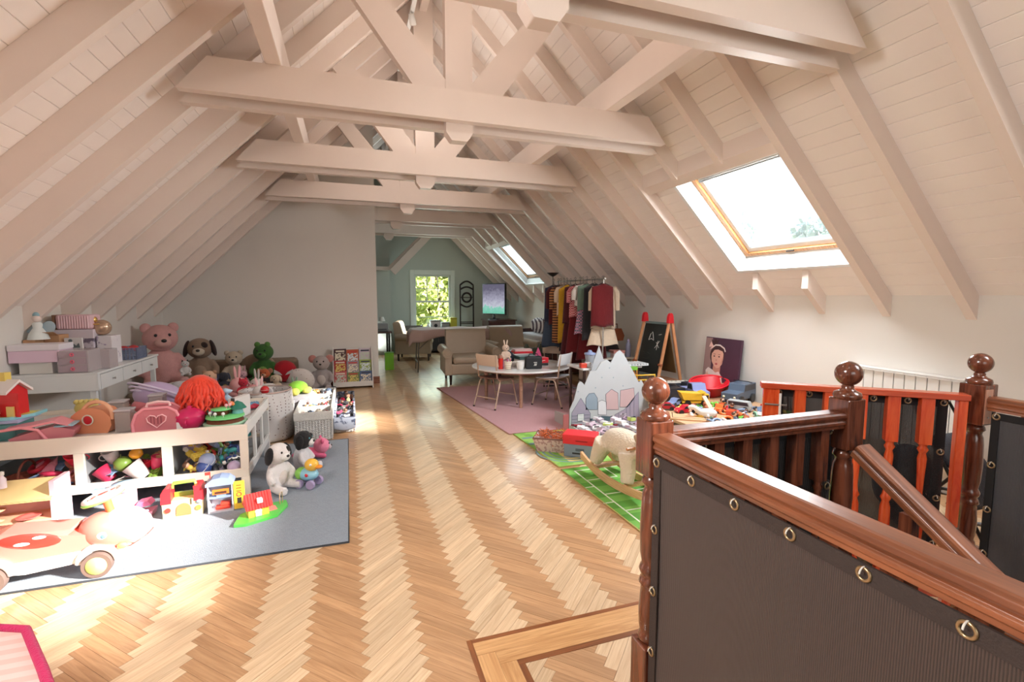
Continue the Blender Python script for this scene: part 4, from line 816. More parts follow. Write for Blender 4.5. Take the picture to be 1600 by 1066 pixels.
# cloth heap + orange bag behind
b=MB(); b.grid(lambda u,v:(3.55+.65*u,6.55+.5*v,.42+.42*math.sin(PI*u)*math.sin(PI*v)*(1+.2*math.sin(9*u+5*v))+.03*math.sin(17*u)*math.sin(13*v)),24,20); o=b.build('dark_clothing_heap',F((52,46,48))); tag(o,'heap of dark folded clothes behind the cream shelf','clothing')
cbox('toy_chest','dark storage chest under the heap of dark clothes','chest',(3.87,6.8,0),(.7,.5,.44),dkw,lid=dkw)
t=T('handbag','orange-brown leather bag lying on the dark clothes heap','bag',(3.98,6.75,.78),math.radians(20)); b=MB(); b.prism([(-.17,0),(.17,0),(.2,.08),(.12,.2),(-.14,.17),(-.2,.07)],-.06,.06); b.build('bag_body',F((172,92,52)),t,bv=.02); MB().tube([(-.1,-.0,.15),(-.05,-.02,.26),(.06,-.02,.27),(.1,0,.17)],.008,6).build('handle',F((120,60,34)),t)
wood_block=wood('toy_brick_wood',(150,90,56),(206,150,104),.5,.1,var=.2)
for k in range(9):
    x=3.45+.1*(k%4)+R.uniform(-.02,.02); z=.041 if k<5 else .301
    cb2=MB(); cb2.box(-.04,.04,-.05,.05,0,.05+.02*(k%3)); o=cb2.build('wooden_block',wood_block,loc=(x-.25+.0*k,6.0+.07*(k%2),z),rot=(0,0,R.uniform(-.3,.3)),bv=.004); tag(o,'brown wooden play brick stored on the lower boards of the cream shelf','block','wooden bricks in the cream shelf')
# ================================================================ CARDBOARD CASTLE
cardg=mt('castle_card_grey',(184,188,192),.75,var=.05,scale=6); cs=T('cardboard_castle','large grey cardboard mountain village playhouse with pointed peaks and printed houses','playhouse',(2.78,4.8,.01))
def cz(u,v,Y=4.8): p=WY(u,v,Y); return (p.x-2.78,max(p.z-.01,0))
sil=[(889,677),(890,640),(897,624),(903,600),(906,596),(910,598),(913,602),(922,580),(931,579),(939,566),(948,562),(954,567),(961,553),(968,547),(974,553),(985,573),(998,598),(1002,594),(1008,606),(1012,630),(1014,655),(1014,664)]
b=MB(); pts=[cz(*p) for p in sil]; pts[0]=(pts[0][0],0); pts.append((pts[-1][0],0)); b.prism(pts,-.006,.006); b.build('front_panel',cardg,cs)
b=MB(); b.prism([(0.007,0),(.4,0),(.4,.12),(.2,.14),(.007,.15)],pts[0][0],pts[0][0]+.01,'x'); b.build('side_panel',mt('castle_inside',(186,180,178),.8),cs)
b=MB(); b.prism([(-.04,0),(.42,0),(.42,.5),(.24,.62),(.15,.72),(.09,.88),(.03,.72),(-.02,.55),(-.04,.3)],.4,.41); b.build('rear_panel',cardg,cs)
b=MB(); b.box(pts[0][0]-.07,pts[0][0]-.002,.0,.012,0,.17); b.build('pink_flap',mt('flap_pink',(176,96,98),.8),cs)
ln=mt('castle_line_print',(70,80,96),.8)
def pr_poly(nm,pp_,m,outline=True,y=-.0075):
    q=[cz(*p) for p in pp_]; b=MB(); b.prism(q,y,-.0061); o=b.build(nm,m,cs)
    if outline: b=MB(); b.tube([(x,y-.0003,z) for x,z in q],.0022,4,closed=True); b.build('outline_print',ln,o)
    return o
lil=mt('castle_lilac',(158,150,168),.8); pk=mt('castle_pink',(196,168,170),.8); gb=mt('castle_blue_grey',(140,156,170),.8); pale=mt('castle_pale',(212,214,218),.8)
h1=pr_poly('printed_house',[(892,676),(893,645),(907,622),(922,646),(921,672)],lil); b=MB()
for k in range(5): p0=cz(893,650+k*5.4); p1=cz(921,648+k*5); b.tube([(p0[0],-.0085,p0[1]),(p1[0],-.0085,p1[1])],.0016,4)
b.build('plank_line_print',ln,h1)
pr_poly('printed_window',[(902,658),(902,647),(912,646),(912,657)],pale,y=-.0095)
pr_poly('printed_house',[(915,640),(915,622),(920,615),(928,614),(933,622),(933,640)],gb); pr_poly('printed_house',[(934,648),(934,628),(940,625),(947,628),(947,648)],pale)
pr_poly('printed_house',[(947,640),(946,616),(955,608),(965,614),(966,640)],pk); pr_poly('printed_house',[(968,636),(969,610),(990,606),(991,622),(980,636)],pk)
h2=pr_poly('printed_house',[(960,671),(960,648),(975,640),(997,612),(998,668)],lil); b=MB()
for u in (966,972,978,984,990): p0=cz(u,668); p1=cz(u,645 if u<978 else 636-(u-978)*1.0); b.tube([(p0[0],-.0085,p0[1]),(p1[0],-.0085,p1[1])],.0016,4)
b.build('plank_line_print',ln,h2)
pr_poly('printed_gate',[(922,667),(922,655),(940,650),(957,651),(957,661)],mt('castle_teal',(74,100,112),.8)); pr_poly('printed_post',[(921,668),(921,654),(924,654),(924,668)],mt('castle_dark',(40,48,58),.8),False,-.009); pr_poly('printed_post',[(954,662),(954,650),(958,650),(958,662)],mt('castle_dark',(40,48,58),.8),False,-.009)
pr_poly('printed_sign',[(983,662),(983,652),(992,650),(992,660)],pale); pr_poly('printed_sign',[(1000,655),(1001,645),(1011,642),(1012,654)],gb)
for u,v in ((903,582+30),(952,575),(958,590),(940,590),(973,603),(930,606)): p=cz(u,v); b=MB(); b.cyl((p[0],-.0078,p[1]),(p[0],-.0061,p[1]),.008,n=8); b.build('printed_dot',gb,cs)
jr=T('toy_blender','clear toy jug with a blue lid standing behind the castle\'s left slope','toy',(2.85,5.05,.62)); MB().lathe([(.04,0),(.05,.005),(.065,.14),(.062,.145)],n=18,cap=False).build('clear_jug',plastic_clear('clear_jug',(200,206,214),.5),jr); MB().lathe([(.072,.145),(.072,.165),(.03,.175),(.02,.20)],n=18).build('lid',P((136,152,192)),jr)
wt2=T('play_table','small white play table behind the cardboard castle','table',(3.02,5.45,0)); MB().box(-.34,.5,-.2,.26,.585,.61).build('tabletop',tw,wt2,bv=.004)
for x in (-.3,.46):
    for y in (-.16,.22): MB().cyl((x,y,0),(x,y,.585),.018,n=8).build('leg',mt('dark_brown_leg',(60,40,34),.5),wt2)
jr.location=(2.88,5.45,.611)
tr=T('sand_tray','white scalloped tray hanging over the right end of the play table','tray',(3.42,5.35,.611)); 
b=MB(); b.box(-.18,.18,-.12,.12,0,.008)
for k in range(9): b.cyl((-.17+.0425*k,-.12,.018),(-.17+.0425*k,.12,.018),.012,n=8)
b.build('ribbed_tray',P((226,232,234)),tr)
cup('small white tea cup on the left end of the play table',(2.80,5.35,.611),.045,.06,P((226,224,224))); o=MB().box(-.04,.04,-.03,.03,0,.06).build('toy_block',P((206,70,50)),loc=(2.72,5.32,.611),bv=.006); tag(o,'red-orange toy block on the left end of the play table','toy')
# ================================================================ ROCKING SHEEP
wool=mt('cream_wool',(224,208,184),.95,var=.08,scale=14,bump=1.0,bscale=60,sheen=.4)
hs=T('rocking_sheep','cream woolly rocking sheep on wooden rockers, standing on the pitch mat','rocking toy',(2.04,3.26,.012),math.radians(4)); hs.scale=(.92,.92,.88)
b=MB(); b.ell((0,0,.36),(.13,.27,.13),20,14)
for x in (-.085,.085):
    b.tube([(x,-.17,.34),(x*1.2,-.2,.2),(x*1.5,-.22,.09)],[.085,.065,.055],12); b.tube([(x,.17,.34),(x*1.2,.23,.22),(x*1.5,.26,.12)],[.095,.075,.055],12)
b.ell((0,-.30,.43),(.09,.1,.11),14,10); b.build('woolly_body',wool,hs,remesh=.014)
b=MB(); b.ell((0,-.37,.5),(.085,.11,.085),16,10,(.3,0,0)); b.ell((0,-.45,.47),(.055,.06,.05),12,8); hd=b.build('head',F((214,190,160)),hs,remesh=.01)
for s_ in (-1,1): b=MB(); b.ell((s_*.1,-.33,.50),(.03,.045,.075),12,8,(.3,s_*.7,0)); b.build('ear',F((196,168,140)),hs); MB().ell((s_*.06,-.44,.52),.01,8,6).build('eye',P((20,18,18)),hs)
MB().ell((0,-.505,.475),(.018,.012,.012),10,6).build('nose',P((90,60,54)),hs)
MB().cyl((-.15,-.24,.40),(.15,-.24,.40),.013,n=10).build('grip_bar',pinew,hs)
rkm=wood('rocker_beech',(206,154,106),(232,188,142),.4,.3,axis=1,var=.03)
for s_ in (-1,1):
    out=[]; 
    for i in range(19): t=-1+2*i/18; out.append((.47*t,.0+.05*abs(t)**2.0*(1.0 if t<0 else 1.9)))
    up=[(y,z+.065) for i,(y,z) in enumerate(out[::-1])]
    b=MB(); b.prism(out+up,s_*.145-.012,s_*.145+.012,'x'); b.build('rocker',rkm,hs,bv=.006)
for y in (-.22,.26): MB().box(-.145,.145,y-.02,y+.02,.06,.085).build('cross_slat',rkm,hs)
# ================================================================ BOXES, BASKET AND BOOKS ON THE MATS
sbx=cbox('shoe_box','grey-blue shoe box on the green mats, under the red box','box',(2.02,3.98,.01),(.28,.18,.12),mt('grey_blue_card',(128,140,156),.6),math.radians(-38)); MB().box(-.06,.06,-.092,-.0905,.03,.045).build('printed_logo',mt('print_dark',(40,40,44),.6),sbx); MB().box(-.03,.05,-.0925,-.0905,.06,.085).build('printed_logo',mt('print_mid',(84,92,104),.6),sbx)
rbx=cbox('shoe_box','bright red shoe box stacked on the grey-blue shoe box','box',(2.02,3.98,.131),(.30,.19,.09),mt('red_card',(222,40,48),.5),math.radians(-38),lid=mt('red_card_lid',(232,48,56),.5)); MB().box(-.03,.08,-.0975,-.0965,.03,.04).build('printed_logo',mt('print_darkred',(150,22,30),.6),rbx)
bk=T('small_basket','pinkish lined basket full of orange bits, on the road mat','basket',(1.86,4.22,.01),math.radians(-32)); bkm=pattern('basket_lining',(178,140,136),(214,190,180),'blotch',40,thr=.5,rough=.9)
b=MB(); b.add([(-.15,-.1,0),(.15,-.1,0),(.15,.1,0),(-.15,.1,0),(-.19,-.13,.13),(.19,-.13,.13),(.19,.13,.13),(-.19,.13,.13)],[(0,3,2,1),(0,1,5,4),(1,2,6,5),(2,3,7,6),(3,0,4,7)]); b.build('basket_body',bkm,bk,sol=.012)
b=MB(); b.tube([(-.19,-.13,.13),(.19,-.13,.13),(.19,.13,.13),(-.19,.13,.13)],.009,6,closed=True); b.build('rim',mt('rim_brown',(140,104,96),.8),bk)
b=MB(); rr=random.Random(3)
for k in range(260): a=rr.uniform(0,6.28); p=Vector((rr.uniform(-.15,.15),rr.uniform(-.1,.1),.06+rr.uniform(0,.11))); q=Vector((rr.uniform(-.04,.04),rr.uniform(-.04,.04),rr.uniform(0,.03))); b.tube([tuple(p),tuple(p+q)],.004,4)
o=b.build('orange_shreds',P((206,104,50)),loc=(1.86,4.22,.01),rot=(0,0,math.radians(-32)),fix=False); tag(o,'orange shredded play bits filling the pinkish basket','shreds'); o['kind']='stuff'
def book(label,loc,d,c,rz=0,tilt=(0,0),group=None,name='book'):
    t=T(name,label,'book',loc,rz,group,rot=(tilt[0],tilt[1],rz)); MB().box(-d[0]/2,d[0]/2,-d[1]/2,d[1]/2,0,d[2]).build('cover',c,t,bv=.001); MB().box(-d[0]/2+.004,d[0]/2+.001,-d[1]/2-.0005,d[1]/2+.0005,d[2]*.15,d[2]*.85).build('pages',mt('paper',(232,228,220),.8),t); return t
tray=T('toy_crate','low open white crate of small boxes in front of the cardboard castle','crate',(2.55,4.32,.008)); b=MB(); b.box(-.36,.3,-.26,.26,0,.01); b.box(-.36,-.35,-.26,.26,.01,.12); b.box(.29,.3,-.26,.26,.01,.12); b.box(-.35,.29,-.26,-.25,.01,.12); b.box(-.35,.29,.25,.26,.01,.12); b.build('crate_body',P((206,204,204)),tray)
cols=[((222,220,224),'white'),((206,180,196),'pale pink'),((176,150,172),'mauve'),((150,30,44),'dark red'),((236,234,230),'ivory'),((196,214,120),'lime'),((90,84,92),'charcoal'),((214,196,206),'blush'),((170,160,170),'grey-lilac')]
rr=random.Random(11)
for k in range(36):
    c,cn=cols[k%9] if k%4 else cols[0]; gx=-.30+(k%6)*.11; gy=-.2+((k//6)%6)*.08
    d=(rr.uniform(.06,.1),rr.uniform(.05,.07),rr.uniform(.015,.035)); lay=k%3
    t=T('small_box','%s small box lying in the low white crate before the castle'%cn,'box',(2.55+gx+rr.uniform(-.01,.01),4.32+gy,.128+.024*lay*1.0),rr.uniform(-.8,.8),'small boxes heaped in the low crate',rot=(rr.uniform(-.25,.25),rr.uniform(-.25,.25),rr.uniform(-1,1)))
    MB().cb((0,0,d[2]/2),d).build('box_body',mt('card_%d_%d_%d'%c,c,.5),t); MB().cb((0,0,d[2]+.001),(d[0]*.6,d[1]*.5,.001)).build('printed_label',mt('label_%s'%('dark' if k%2 else 'pale'),(60,50,60) if k%2 else (236,230,232),.6),t)
o=MB().box(-.33,.27,-.23,.23,0,.105).build('packed_boxes',mt('card_mixed',(180,170,176),.7,var=.3,scale=20),loc=(2.55,4.32,.019)); tag(o,'tightly packed boxes filling the low white crate beneath the loose ones','box')
# ================================================================ LEFT SIDE: WHITE TOY TABLE
twh=mt('toy_table_white',(240,228,212),.45,coat=.15); twc=mt('toy_table_cool_white',(232,232,230),.45,coat=.15); greyin=mt('toy_table_inner_grey',(150,152,154),.7)
TX0,TX1,TY0,TY1=-2.60,-.74,3.93,4.92
tt=T('toy_table','long white toy table with windowed bays along its front, standing on the grey rug','table',(TX0,TY0,.01)); LXT=TX1-TX0; LYT=TY1-TY0
def slab(nm,x0,x1,y0,y1,z0,z1,m=twh,bv=.003): return MB().box(x0,x1,y0,y1,z0,z1).build(nm,m,tt,bv=bv)
def ux(u,v,Y=TY0): return WY(u,v,Y).x-TX0
slab('front_rail',0,LXT,-.012,.012,.43,.545); slab('lower_rail',0,LXT-.001,-.012,.012,.15,.215)
stiles=[0,ux(114,700),ux(252.5,700),LXT-.055]; sw_=[.06,ux(131,700)-ux(114,700),ux(269,700)-ux(252.5,700),.055]
for x,wd in zip(stiles,sw_): slab('stile',x,x+wd,-.011,.011,.215,.43)
for x in (0,LXT-.055):
    slab('leg',x,x+.055,-.012,.03,0,.15); 
slab('rear_rail',0,LXT,LYT-.024,LYT,.43,.545)
for x in (.55,1.3): slab('rear_stile',x,x+.06,LYT-.022,LYT-.002,.215,.43)
slab('rear_lower_rail',0,LXT,LYT-.024,LYT,.13,.215)
for x in (0,LXT-.024):
    slab('side_rail',x,x+.024,.013,LYT-.025,.46,.545,twc); slab('side_lower_rail',x,x+.024,.031,LYT-.025,.15,.21,twc)
    for y in (.30,.62): slab('side_stile',x,x+.022,y,y+.05,.21,.46,twc)
for x in (0,LXT-.05): slab('leg',x,x+.05,LYT-.05,LYT-.025,0,.43,twc)
slab('inner_shelf',.025,LXT-.025,.013,LYT-.025,.17,.185,greyin); slab('table_lid',.026,LXT-.026,.10,LYT-.03,.50,.512,twc)
for x in (ux(122,700),ux(260,700)): slab('divider',x-.005,x+.005,.02,LYT-.04,.186,.43,greyin)
ZT=.523                                             # top of the lid (world)
GRAPH={}
def small(kind,label,cat,loc,s,c,rz=0,tilt=(0,0),group=None):
    "a small toy of a kind; s overall size"
    t=T(kind,label,cat,loc,rz,group,rot=(tilt[0],tilt[1],rz)); m=P(c)
    if kind=='toy_ball': MB().ell((0,0,s*.5),s*.5,14,10).build('ball_body',m,t); MB().torus((0,0,s*.5),s*.495,s*.02,'z',20,4).build('seam',P((230,228,220)),t)
    elif kind=='toy_cup': MB().lathe([(s*.3,0),(s*.32,.003),(s*.45,s*.9),(s*.41,s*.9),(s*.28,.01),(0,.01)],n=16).build('cup_body',m,t); MB().torus((s*.42,0,s*.5),s*.22,s*.04,'y',12,5,-PI/2,PI/2).build('handle',m,t)
    elif kind=='toy_figure':
        b=MB(); b.lathe([(s*.2,0),(s*.22,s*.1),(s*.14,s*.45),(s*.1,s*.55)],n=12); b.tube([(-s*.26,0,s*.3),(0,0,s*.48),(s*.26,0,s*.3)],s*.05,6); b.build('figure_body',m,t); MB().ell((0,0,s*.72),s*.19,12,8).build('head',P((226,180,150)),t); MB().ell((0,s*.03,s*.78),(s*.2,s*.2,s*.17),12,8).build('hair',P((90,54,34)),t)
    elif kind=='toy_car':
        b=MB(); b.prism([(-s*.5,s*.08),(s*.5,s*.08),(s*.5,s*.2),(s*.28,s*.24),(s*.16,s*.38),(-s*.2,s*.38),(-s*.34,s*.25),(-s*.5,s*.22)],-s*.2,s*.2,'y'); b.build('car_body',m,t,bv=s*.02)
        b=MB(); b.prism([(s*.25,s*.25),(s*.15,s*.36),(-s*.18,s*.36),(-s*.3,s*.26)],-s*.205,s*.205,'y'); b.build('window_band',P((36,42,50)),t)
        wm_=MB(); wm_.cyl((0,-s*.04,0),(0,s*.04,0),s*.09,n=14); me=wm_.mesh('wheel',P((34,34,36)))
        for x in (-s*.3,s*.3):
            for y in (-s*.2,s*.2): piece('wheel',me,t,(x,y,s*.09))
    elif kind=='toy_brick': MB().box(-s*.5,s*.5,-s*.25,s*.25,0,s*.3).build('brick_body',m,t,bv=s*.02); b=MB(); [b.cyl((x*s,y*s,s*.3),(x*s,y*s,s*.36),s*.08,n=10) for x in (-.35,-.12,.12,.35) for y in (-.12,.12)]; b.build('studs',m,t)
    elif kind=='toy_bottle': MB().lathe([(s*.2,0),(s*.2,s*.55),(s*.1,s*.7),(s*.1,s*.8)],n=14).build('bottle_body',m,t); MB().lathe([(s*.13,s*.8),(s*.13,s)],n=12).build('cap',P((236,232,226)),t)
    elif kind=='toy_plate': MB().lathe([(0,0),(s*.3,0),(s*.5,s*.08),(s*.48,s*.1),(s*.3,s*.03),(0,s*.03)],n=20).build('plate_body',m,t)
    elif kind=='toy_fruit': MB().lathe([(0,0),(s*.25,s*.03),(s*.45,s*.3),(s*.4,s*.6),(s*.12,s*.8),(0,s*.76)],n=14).build('fruit_body',m,t); MB().cyl((0,0,s*.74),(s*.05,0,s*.95),s*.03,n=6).build('stem',P((90,120,50)),t)
    elif kind=='toy_animal':
        b=MB(); b.ell((0,0,s*.42),(s*.34,s*.17,s*.19),12,8); [b.tube([(x*s,y*s,s*.4),(x*s*1.1,y*s,0)],[s*.08,s*.06],6) for x in (-.22,.22) for y in (-.1,.1)]; b.build('animal_body',m,t); h=MB(); h.ell((s*.38,0,s*.58),(s*.17,s*.13,s*.14),10,7); h.build('head',m,t); b=MB(); [b.ell((s*.32,y*s,s*.7),(s*.03,s*.04,s*.07),8,5) for y in (-.08,.08)]; b.build('ears',m,t)
    elif kind=='toy_spade': b=MB(); b.tube([(-s*.5,0,s*.05),(s*.15,0,s*.05)],s*.04,8); b.prism([(s*.1,-s*.13),(s*.4,-s*.14),(s*.5,0),(s*.4,s*.14),(s*.1,s*.13)],s*.03,s*.06,'z'); b.build('spade_body',m,t)
    elif kind=='toy_ring': MB().torus((0,0,s*.12),s*.38,s*.12,'z',18,8).build('ring_body',m,t)
    elif kind=='toy_cloth': b=MB(); b.grid(lambda u,v:(s*(u-.5),s*(v-.5)*.8,s*(.12+.12*math.sin(7*u+3*v)*math.cos(5*v+2*u))),10,8); b.build('folded_cloth',F(c),t,sol=.004)
    return t
HEAPN={}
def heap(pts,kinds,palette,place,group,smin,smax,seed,catmap={}):
    rr=random.Random(seed)
    for i,(x,y,z) in enumerate(pts):
        kind=kinds[rr.randrange(len(kinds))]; c,cn=palette[(i*5+rr.randrange(2))%len(palette)]; s=rr.uniform(smin,smax)
        nm={'toy_ball':'ball','toy_cup':'toy cup','toy_figure':'little figure','toy_car':'toy car','toy_brick':'studded brick','toy_bottle':'toy bottle','toy_plate':'toy plate','toy_fruit':'toy fruit','toy_animal':'toy animal','toy_spade':'toy spade','toy_ring':'ring','toy_cloth':'crumpled doll cloth'}[kind]
        small(kind,'%s %s %s'%(cn,nm,place),'toy',(x,y,z),s,c,rr.uniform(0,6.28),(rr.uniform(-.7,.7),rr.uniform(-.7,.7)),group)
pal_mix=[((226,140,50),'orange'),((236,206,90),'yellow'),((238,236,230),'white'),((40,42,50),'black'),((60,150,150),'teal'),((150,160,190),'grey-blue'),((200,60,50),'red'),((120,90,80),'brown'),((190,170,200),'lilac'),((50,70,130),'navy'),((130,170,80),'green')]
pal_pink=[((214,50,90),'deep pink'),((236,150,170),'pink'),((190,110,90),'brick'),((120,150,60),'green'),((236,200,120),'pale yellow'),((180,30,50),'crimson'),((210,200,196),'pale grey'),((120,150,190),'blue'),((230,170,130),'peach')]
def bay(u0,u1,n,seed,pal,place,group,layers=3,z0=.20,dz=.05,smin=.06,smax=.10,kinds=None):
    rr=random.Random(seed); x0=ux(u0,700)+TX0; x1=ux(u1,700)+TX0; pts=[]
    for l in range(layers):
        for k in range(n): pts.append((x0+.04+(x1-x0-.08)*(k+.5+rr.uniform(-.3,.3))/n,TY0+.06+.05*rr.random()+.055*l,z0+dz*l+rr.uniform(0,.012)))
    heap(pts,kinds or ['toy_figure','toy_ball','toy_brick','toy_bottle','toy_animal','toy_spade','toy_car','toy_ring'],pal,place,group,smin,smax,seed)
bay(269,382,10,5,pal_mix,'heaped behind the right-hand window of the white toy table','toys in the right bay of the toy table',layers=5,dz=.042,smin=.075,smax=.12)
bay(135,252,5,6,pal_pink,'heaped behind the middle window of the white toy table','toys in the middle bay of the toy table',layers=3,smin=.09,smax=.15,kinds=['toy_cloth','toy_fruit','toy_brick','toy_spade','toy_cup'])
bay(10,112,5,8,pal_pink,'heaped behind the left-hand window of the white toy table','toys in the left bay of the toy table',layers=3,smin=.09,smax=.15,kinds=['toy_cup','toy_plate','toy_cloth','toy_spade','toy_ring'])
def at_top(u,v): return W(u,v,ZT)
q=ux(200,700)+TX0
small('toy_fruit','large orange-yellow ball-shaped toy fruit behind the middle window of the toy table','toy',(q,TY0+.12,.335),.095,(232,160,40))
small('toy_cup','big crimson toy bowl behind the left window of the toy table','toy',(ux(105,700)+TX0,TY0+.12,.34),.12,(204,24,50),0,(.6,0))
t=T('wicker_bowl','brown toy basket bowl at the far left window of the toy table','bowl',(ux(20,700)+TX0,TY0+.12,.20)); MB().lathe([(.06,0),(.1,.05),(.12,.09),(.11,.09),(.05,.01),(0,.01)],n=20).build('bowl_body',mt('wicker_brown',(140,72,54),.7,bump=.5,bscale=90),t); MB().torus((0,0,.09),.1,.008,'x',18,6,0,PI).build('handle',mt('wicker_brown2',(120,60,44),.7),t)
# ---- toys standing on the table lid
def onlid(u,v,dy=.06): p=W(u,v,ZT); p.z=ZT; return p
# toy case with heart window
p=Vector((-1.34,4.10,ZT)); pkc=plastic_clear('clear_pink',(238,150,160),.35); pks=P((236,150,160))
t=T('pet_carrier_toy','clear pink toy carry case with a heart window and arched handle, on the toy table','toy',p,math.radians(6))
b=MB(); b.prism([(-.115,0),(.115,0),(.12,.06),(.10,.12),(.06,.145),(-.06,.145),(-.10,.12),(-.12,.06)],-.06,.06); b.build('clear_case',pkc,t,bv=.008)
b=MB(); b.tube([(-.119,-.062,.0),(-.122,-.062,.06),(-.1,-.062,.12),(-.06,-.062,.148),(.06,-.062,.148),(.1,-.062,.12),(.122,-.062,.06),(.119,-.062,0)],.009,8); b.tube([(-.119,.062,.0),(-.122,.062,.06),(-.1,.062,.12),(-.06,.062,.148),(.06,.062,.148),(.1,.062,.12),(.122,.062,.06),(.119,.062,0)],.009,8); b.build('edge_frame',pks,t)
b=MB(); b.tube([(.0,-.066,.028),(-.045,-.066,.068),(-.05,-.066,.092),(-.03,-.066,.107),(-.008,-.066,.1),(0,-.066,.088),(.008,-.066,.1),(.03,-.066,.107),(.05,-.066,.092),(.045,-.066,.068)],.004,6,closed=True); b.build('heart_frame',P((250,196,200)),t)
for x in (-.028,-.012,.006,.022): MB().box(x-.003,x+.003,-.0645,-.0625,.05,.098).build('window_bar',P((150,70,84)),t)
b=MB(); b.tube([(-.06,0,.146),(-.055,0,.168),(0,0,.176),(.055,0,.168),(.06,0,.146)],.008,8); b.build('handle',P((250,206,204)),t); MB().box(-.1,.1,-.05,.05,.004,.012).build('base_pad',P((250,196,190)),t); MB().box(.10,.13,-.075,-.055,0,.05).build('latch',P((240,236,236)),t)
# deep pink pot with lid
t=T('toy_pot','deep pink round toy pot with domed lid, right of the clear pink case','toy',(-1.15,4.11,ZT)); mg=P((206,28,94)); MB().lathe([(.05,0),(.075,.02),(.082,.05),(.078,.075)],n=22).build('pot_body',mg,t); MB().lathe([(.084,.075),(.08,.085),(.06,.105),(.03,.118),(.012,.12),(.014,.132),(.0,.136)],n=22).build('lid',mg,t); MB().torus((0,-.08,.045),.014,.005,'x',12,6).build('handle',mg,t)
# orange-red wig on doll head
hrm=mt('wig_orange',(240,62,30),.5,var=.3,scale=30,sheen=.3); wg=T('styling_head','doll styling head wearing a bright orange-red curly wig, on a teal stand','doll',(-1.12,4.30,ZT+.0))
MB().lathe([(.06,0),(.055,.02),(.03,.05),(.035,.1)],n=16).build('stand',P((110,176,170)),wg); MB().ell((0,0,.17),(.06,.065,.085),16,12).build('head',P((232,180,150)),wg)
b=MB(); rr=random.Random(21)
for k in range(230):
    a=rr.uniform(0,2*PI); ph=rr.uniform(.0,1.15); r0=.072; x=r0*math.sin(ph)*math.cos(a); y=r0*math.sin(ph)*math.sin(a); z=.19+.075*math.cos(ph); pts=[(x,y,z)]; l=rr.uniform(.12,.19); out=rr.uniform(.02,.065); w0=rr.uniform(0,6)
    for j in range(1,8): tt_=j/7; pts.append((x+math.cos(a)*(out*tt_**.7+.02*math.sin(ph*0+1))+.012*math.sin(w0+tt_*12)*tt_,y+math.sin(a)*(out*tt_**.7+.02)+.012*math.cos(w0+tt_*12)*tt_,z-l*tt_))
    b.tube(pts,[.009,.01,.01,.01,.0095,.009,.007,.004],5)
b.ell((0,0,.2),(.078,.08,.075),16,10); b.build('wig_hair',hrm,wg,fix=False)
# fairy garden playset
fg=T('fairy_garden','small fairy-garden playset with green terraces, flowers and a mushroom house','toy',(-.92,4.12,ZT)); gtone=P((110,200,120)); brn=mt('soil_brown',(110,60,34),.8,bump=.5)
MB().lathe([(.125,0),(.13,.012),(.125,.022),(0,.022)],n=26).build('clear_base',plastic_clear('clear_green',(190,236,200),.3),fg)
b=MB(); b.lathe([(.11,.022),(.10,.05),(.07,.055),(0,.055)],n=18); b.lathe([(.05,.1),(.035,.055)],c=(-.02,0,0),n=12); b.build('soil',brn,fg)
MB().lathe([(.115,.052),(.11,.066),(.0,.068)],n=18).build('terrace',gtone,fg); MB().lathe([(.06,.1),(.065,.108),(0,.115)],c=(-.02,0,0),n=16).build('terrace',P((120,216,130)),fg)
MB().lathe([(.035,.066),(.03,.105)],c=(.07,.02,0),n=14).build('house_wall',P((120,190,190)),fg); MB().lathe([(.055,.10),(.03,.135),(0,.15)],c=(.07,.02,0),n=16).build('house_roof',P((30,120,100)),fg)
for k in range(14):
    a=k*2.4; r_=.04+.06*((k*7)%5)/5; cc=[(250,180,190),(250,240,120),(240,240,240),(250,150,90),(190,160,220)][k%5]; z=.07 if r_>.055 else .115; b=MB(); b.cyl((r_*math.cos(a),r_*math.sin(a),z-.01),(r_*math.cos(a),r_*math.sin(a),z+.015),.002,n=5); b.ell((r_*math.cos(a),r_*math.sin(a),z+.018),.011,8,6); b.build('flower',P(cc),fg)
# pale blue teapot behind
t=T('toy_teapot','pale blue toy teapot standing behind the fairy garden','toy',(-.98,4.44,ZT)); lb=P((176,206,226)); MB().lathe([(.04,0),(.07,.03),(.075,.07),(.05,.11)],n=20).build('pot_body',lb,t); MB().lathe([(.052,.11),(.03,.13),(.012,.15),(.04,.165),(.045,.175),(.0,.195)],n=16).build('lid',lb,t); MB().tube([(-.07,0,.05),(-.11,0,.08),(-.12,0,.12)],[.015,.012,.01],8).build('spout',lb,t)
# frame box with black edge at right end
cbox('picture_box','white box with a dark grey edge standing at the right end of the toy table','box',(-.86,4.32,ZT),(.05,.22,.17),mt('white_card',(226,222,220),.6),math.radians(-20)); MB().box(-.012,.012,-.006,.006,0,.18).build('dark_edge',mt('dark_edge',(70,70,72),.5),COL.objects[-2] if 0 else [o for o in COL.objects if o.name.startswith('picture_box')][0],loc=(.02,-.118,0))
small('toy_cloth','red and green crumpled doll cloth at the right back corner of the toy table','toy',(-.84,4.62,ZT),.14,(206,50,80)); small('toy_brick','blue-grey studded brick at the right back corner of the toy table','toy',(-.84,4.78,ZT),.08,(120,160,190),.5)
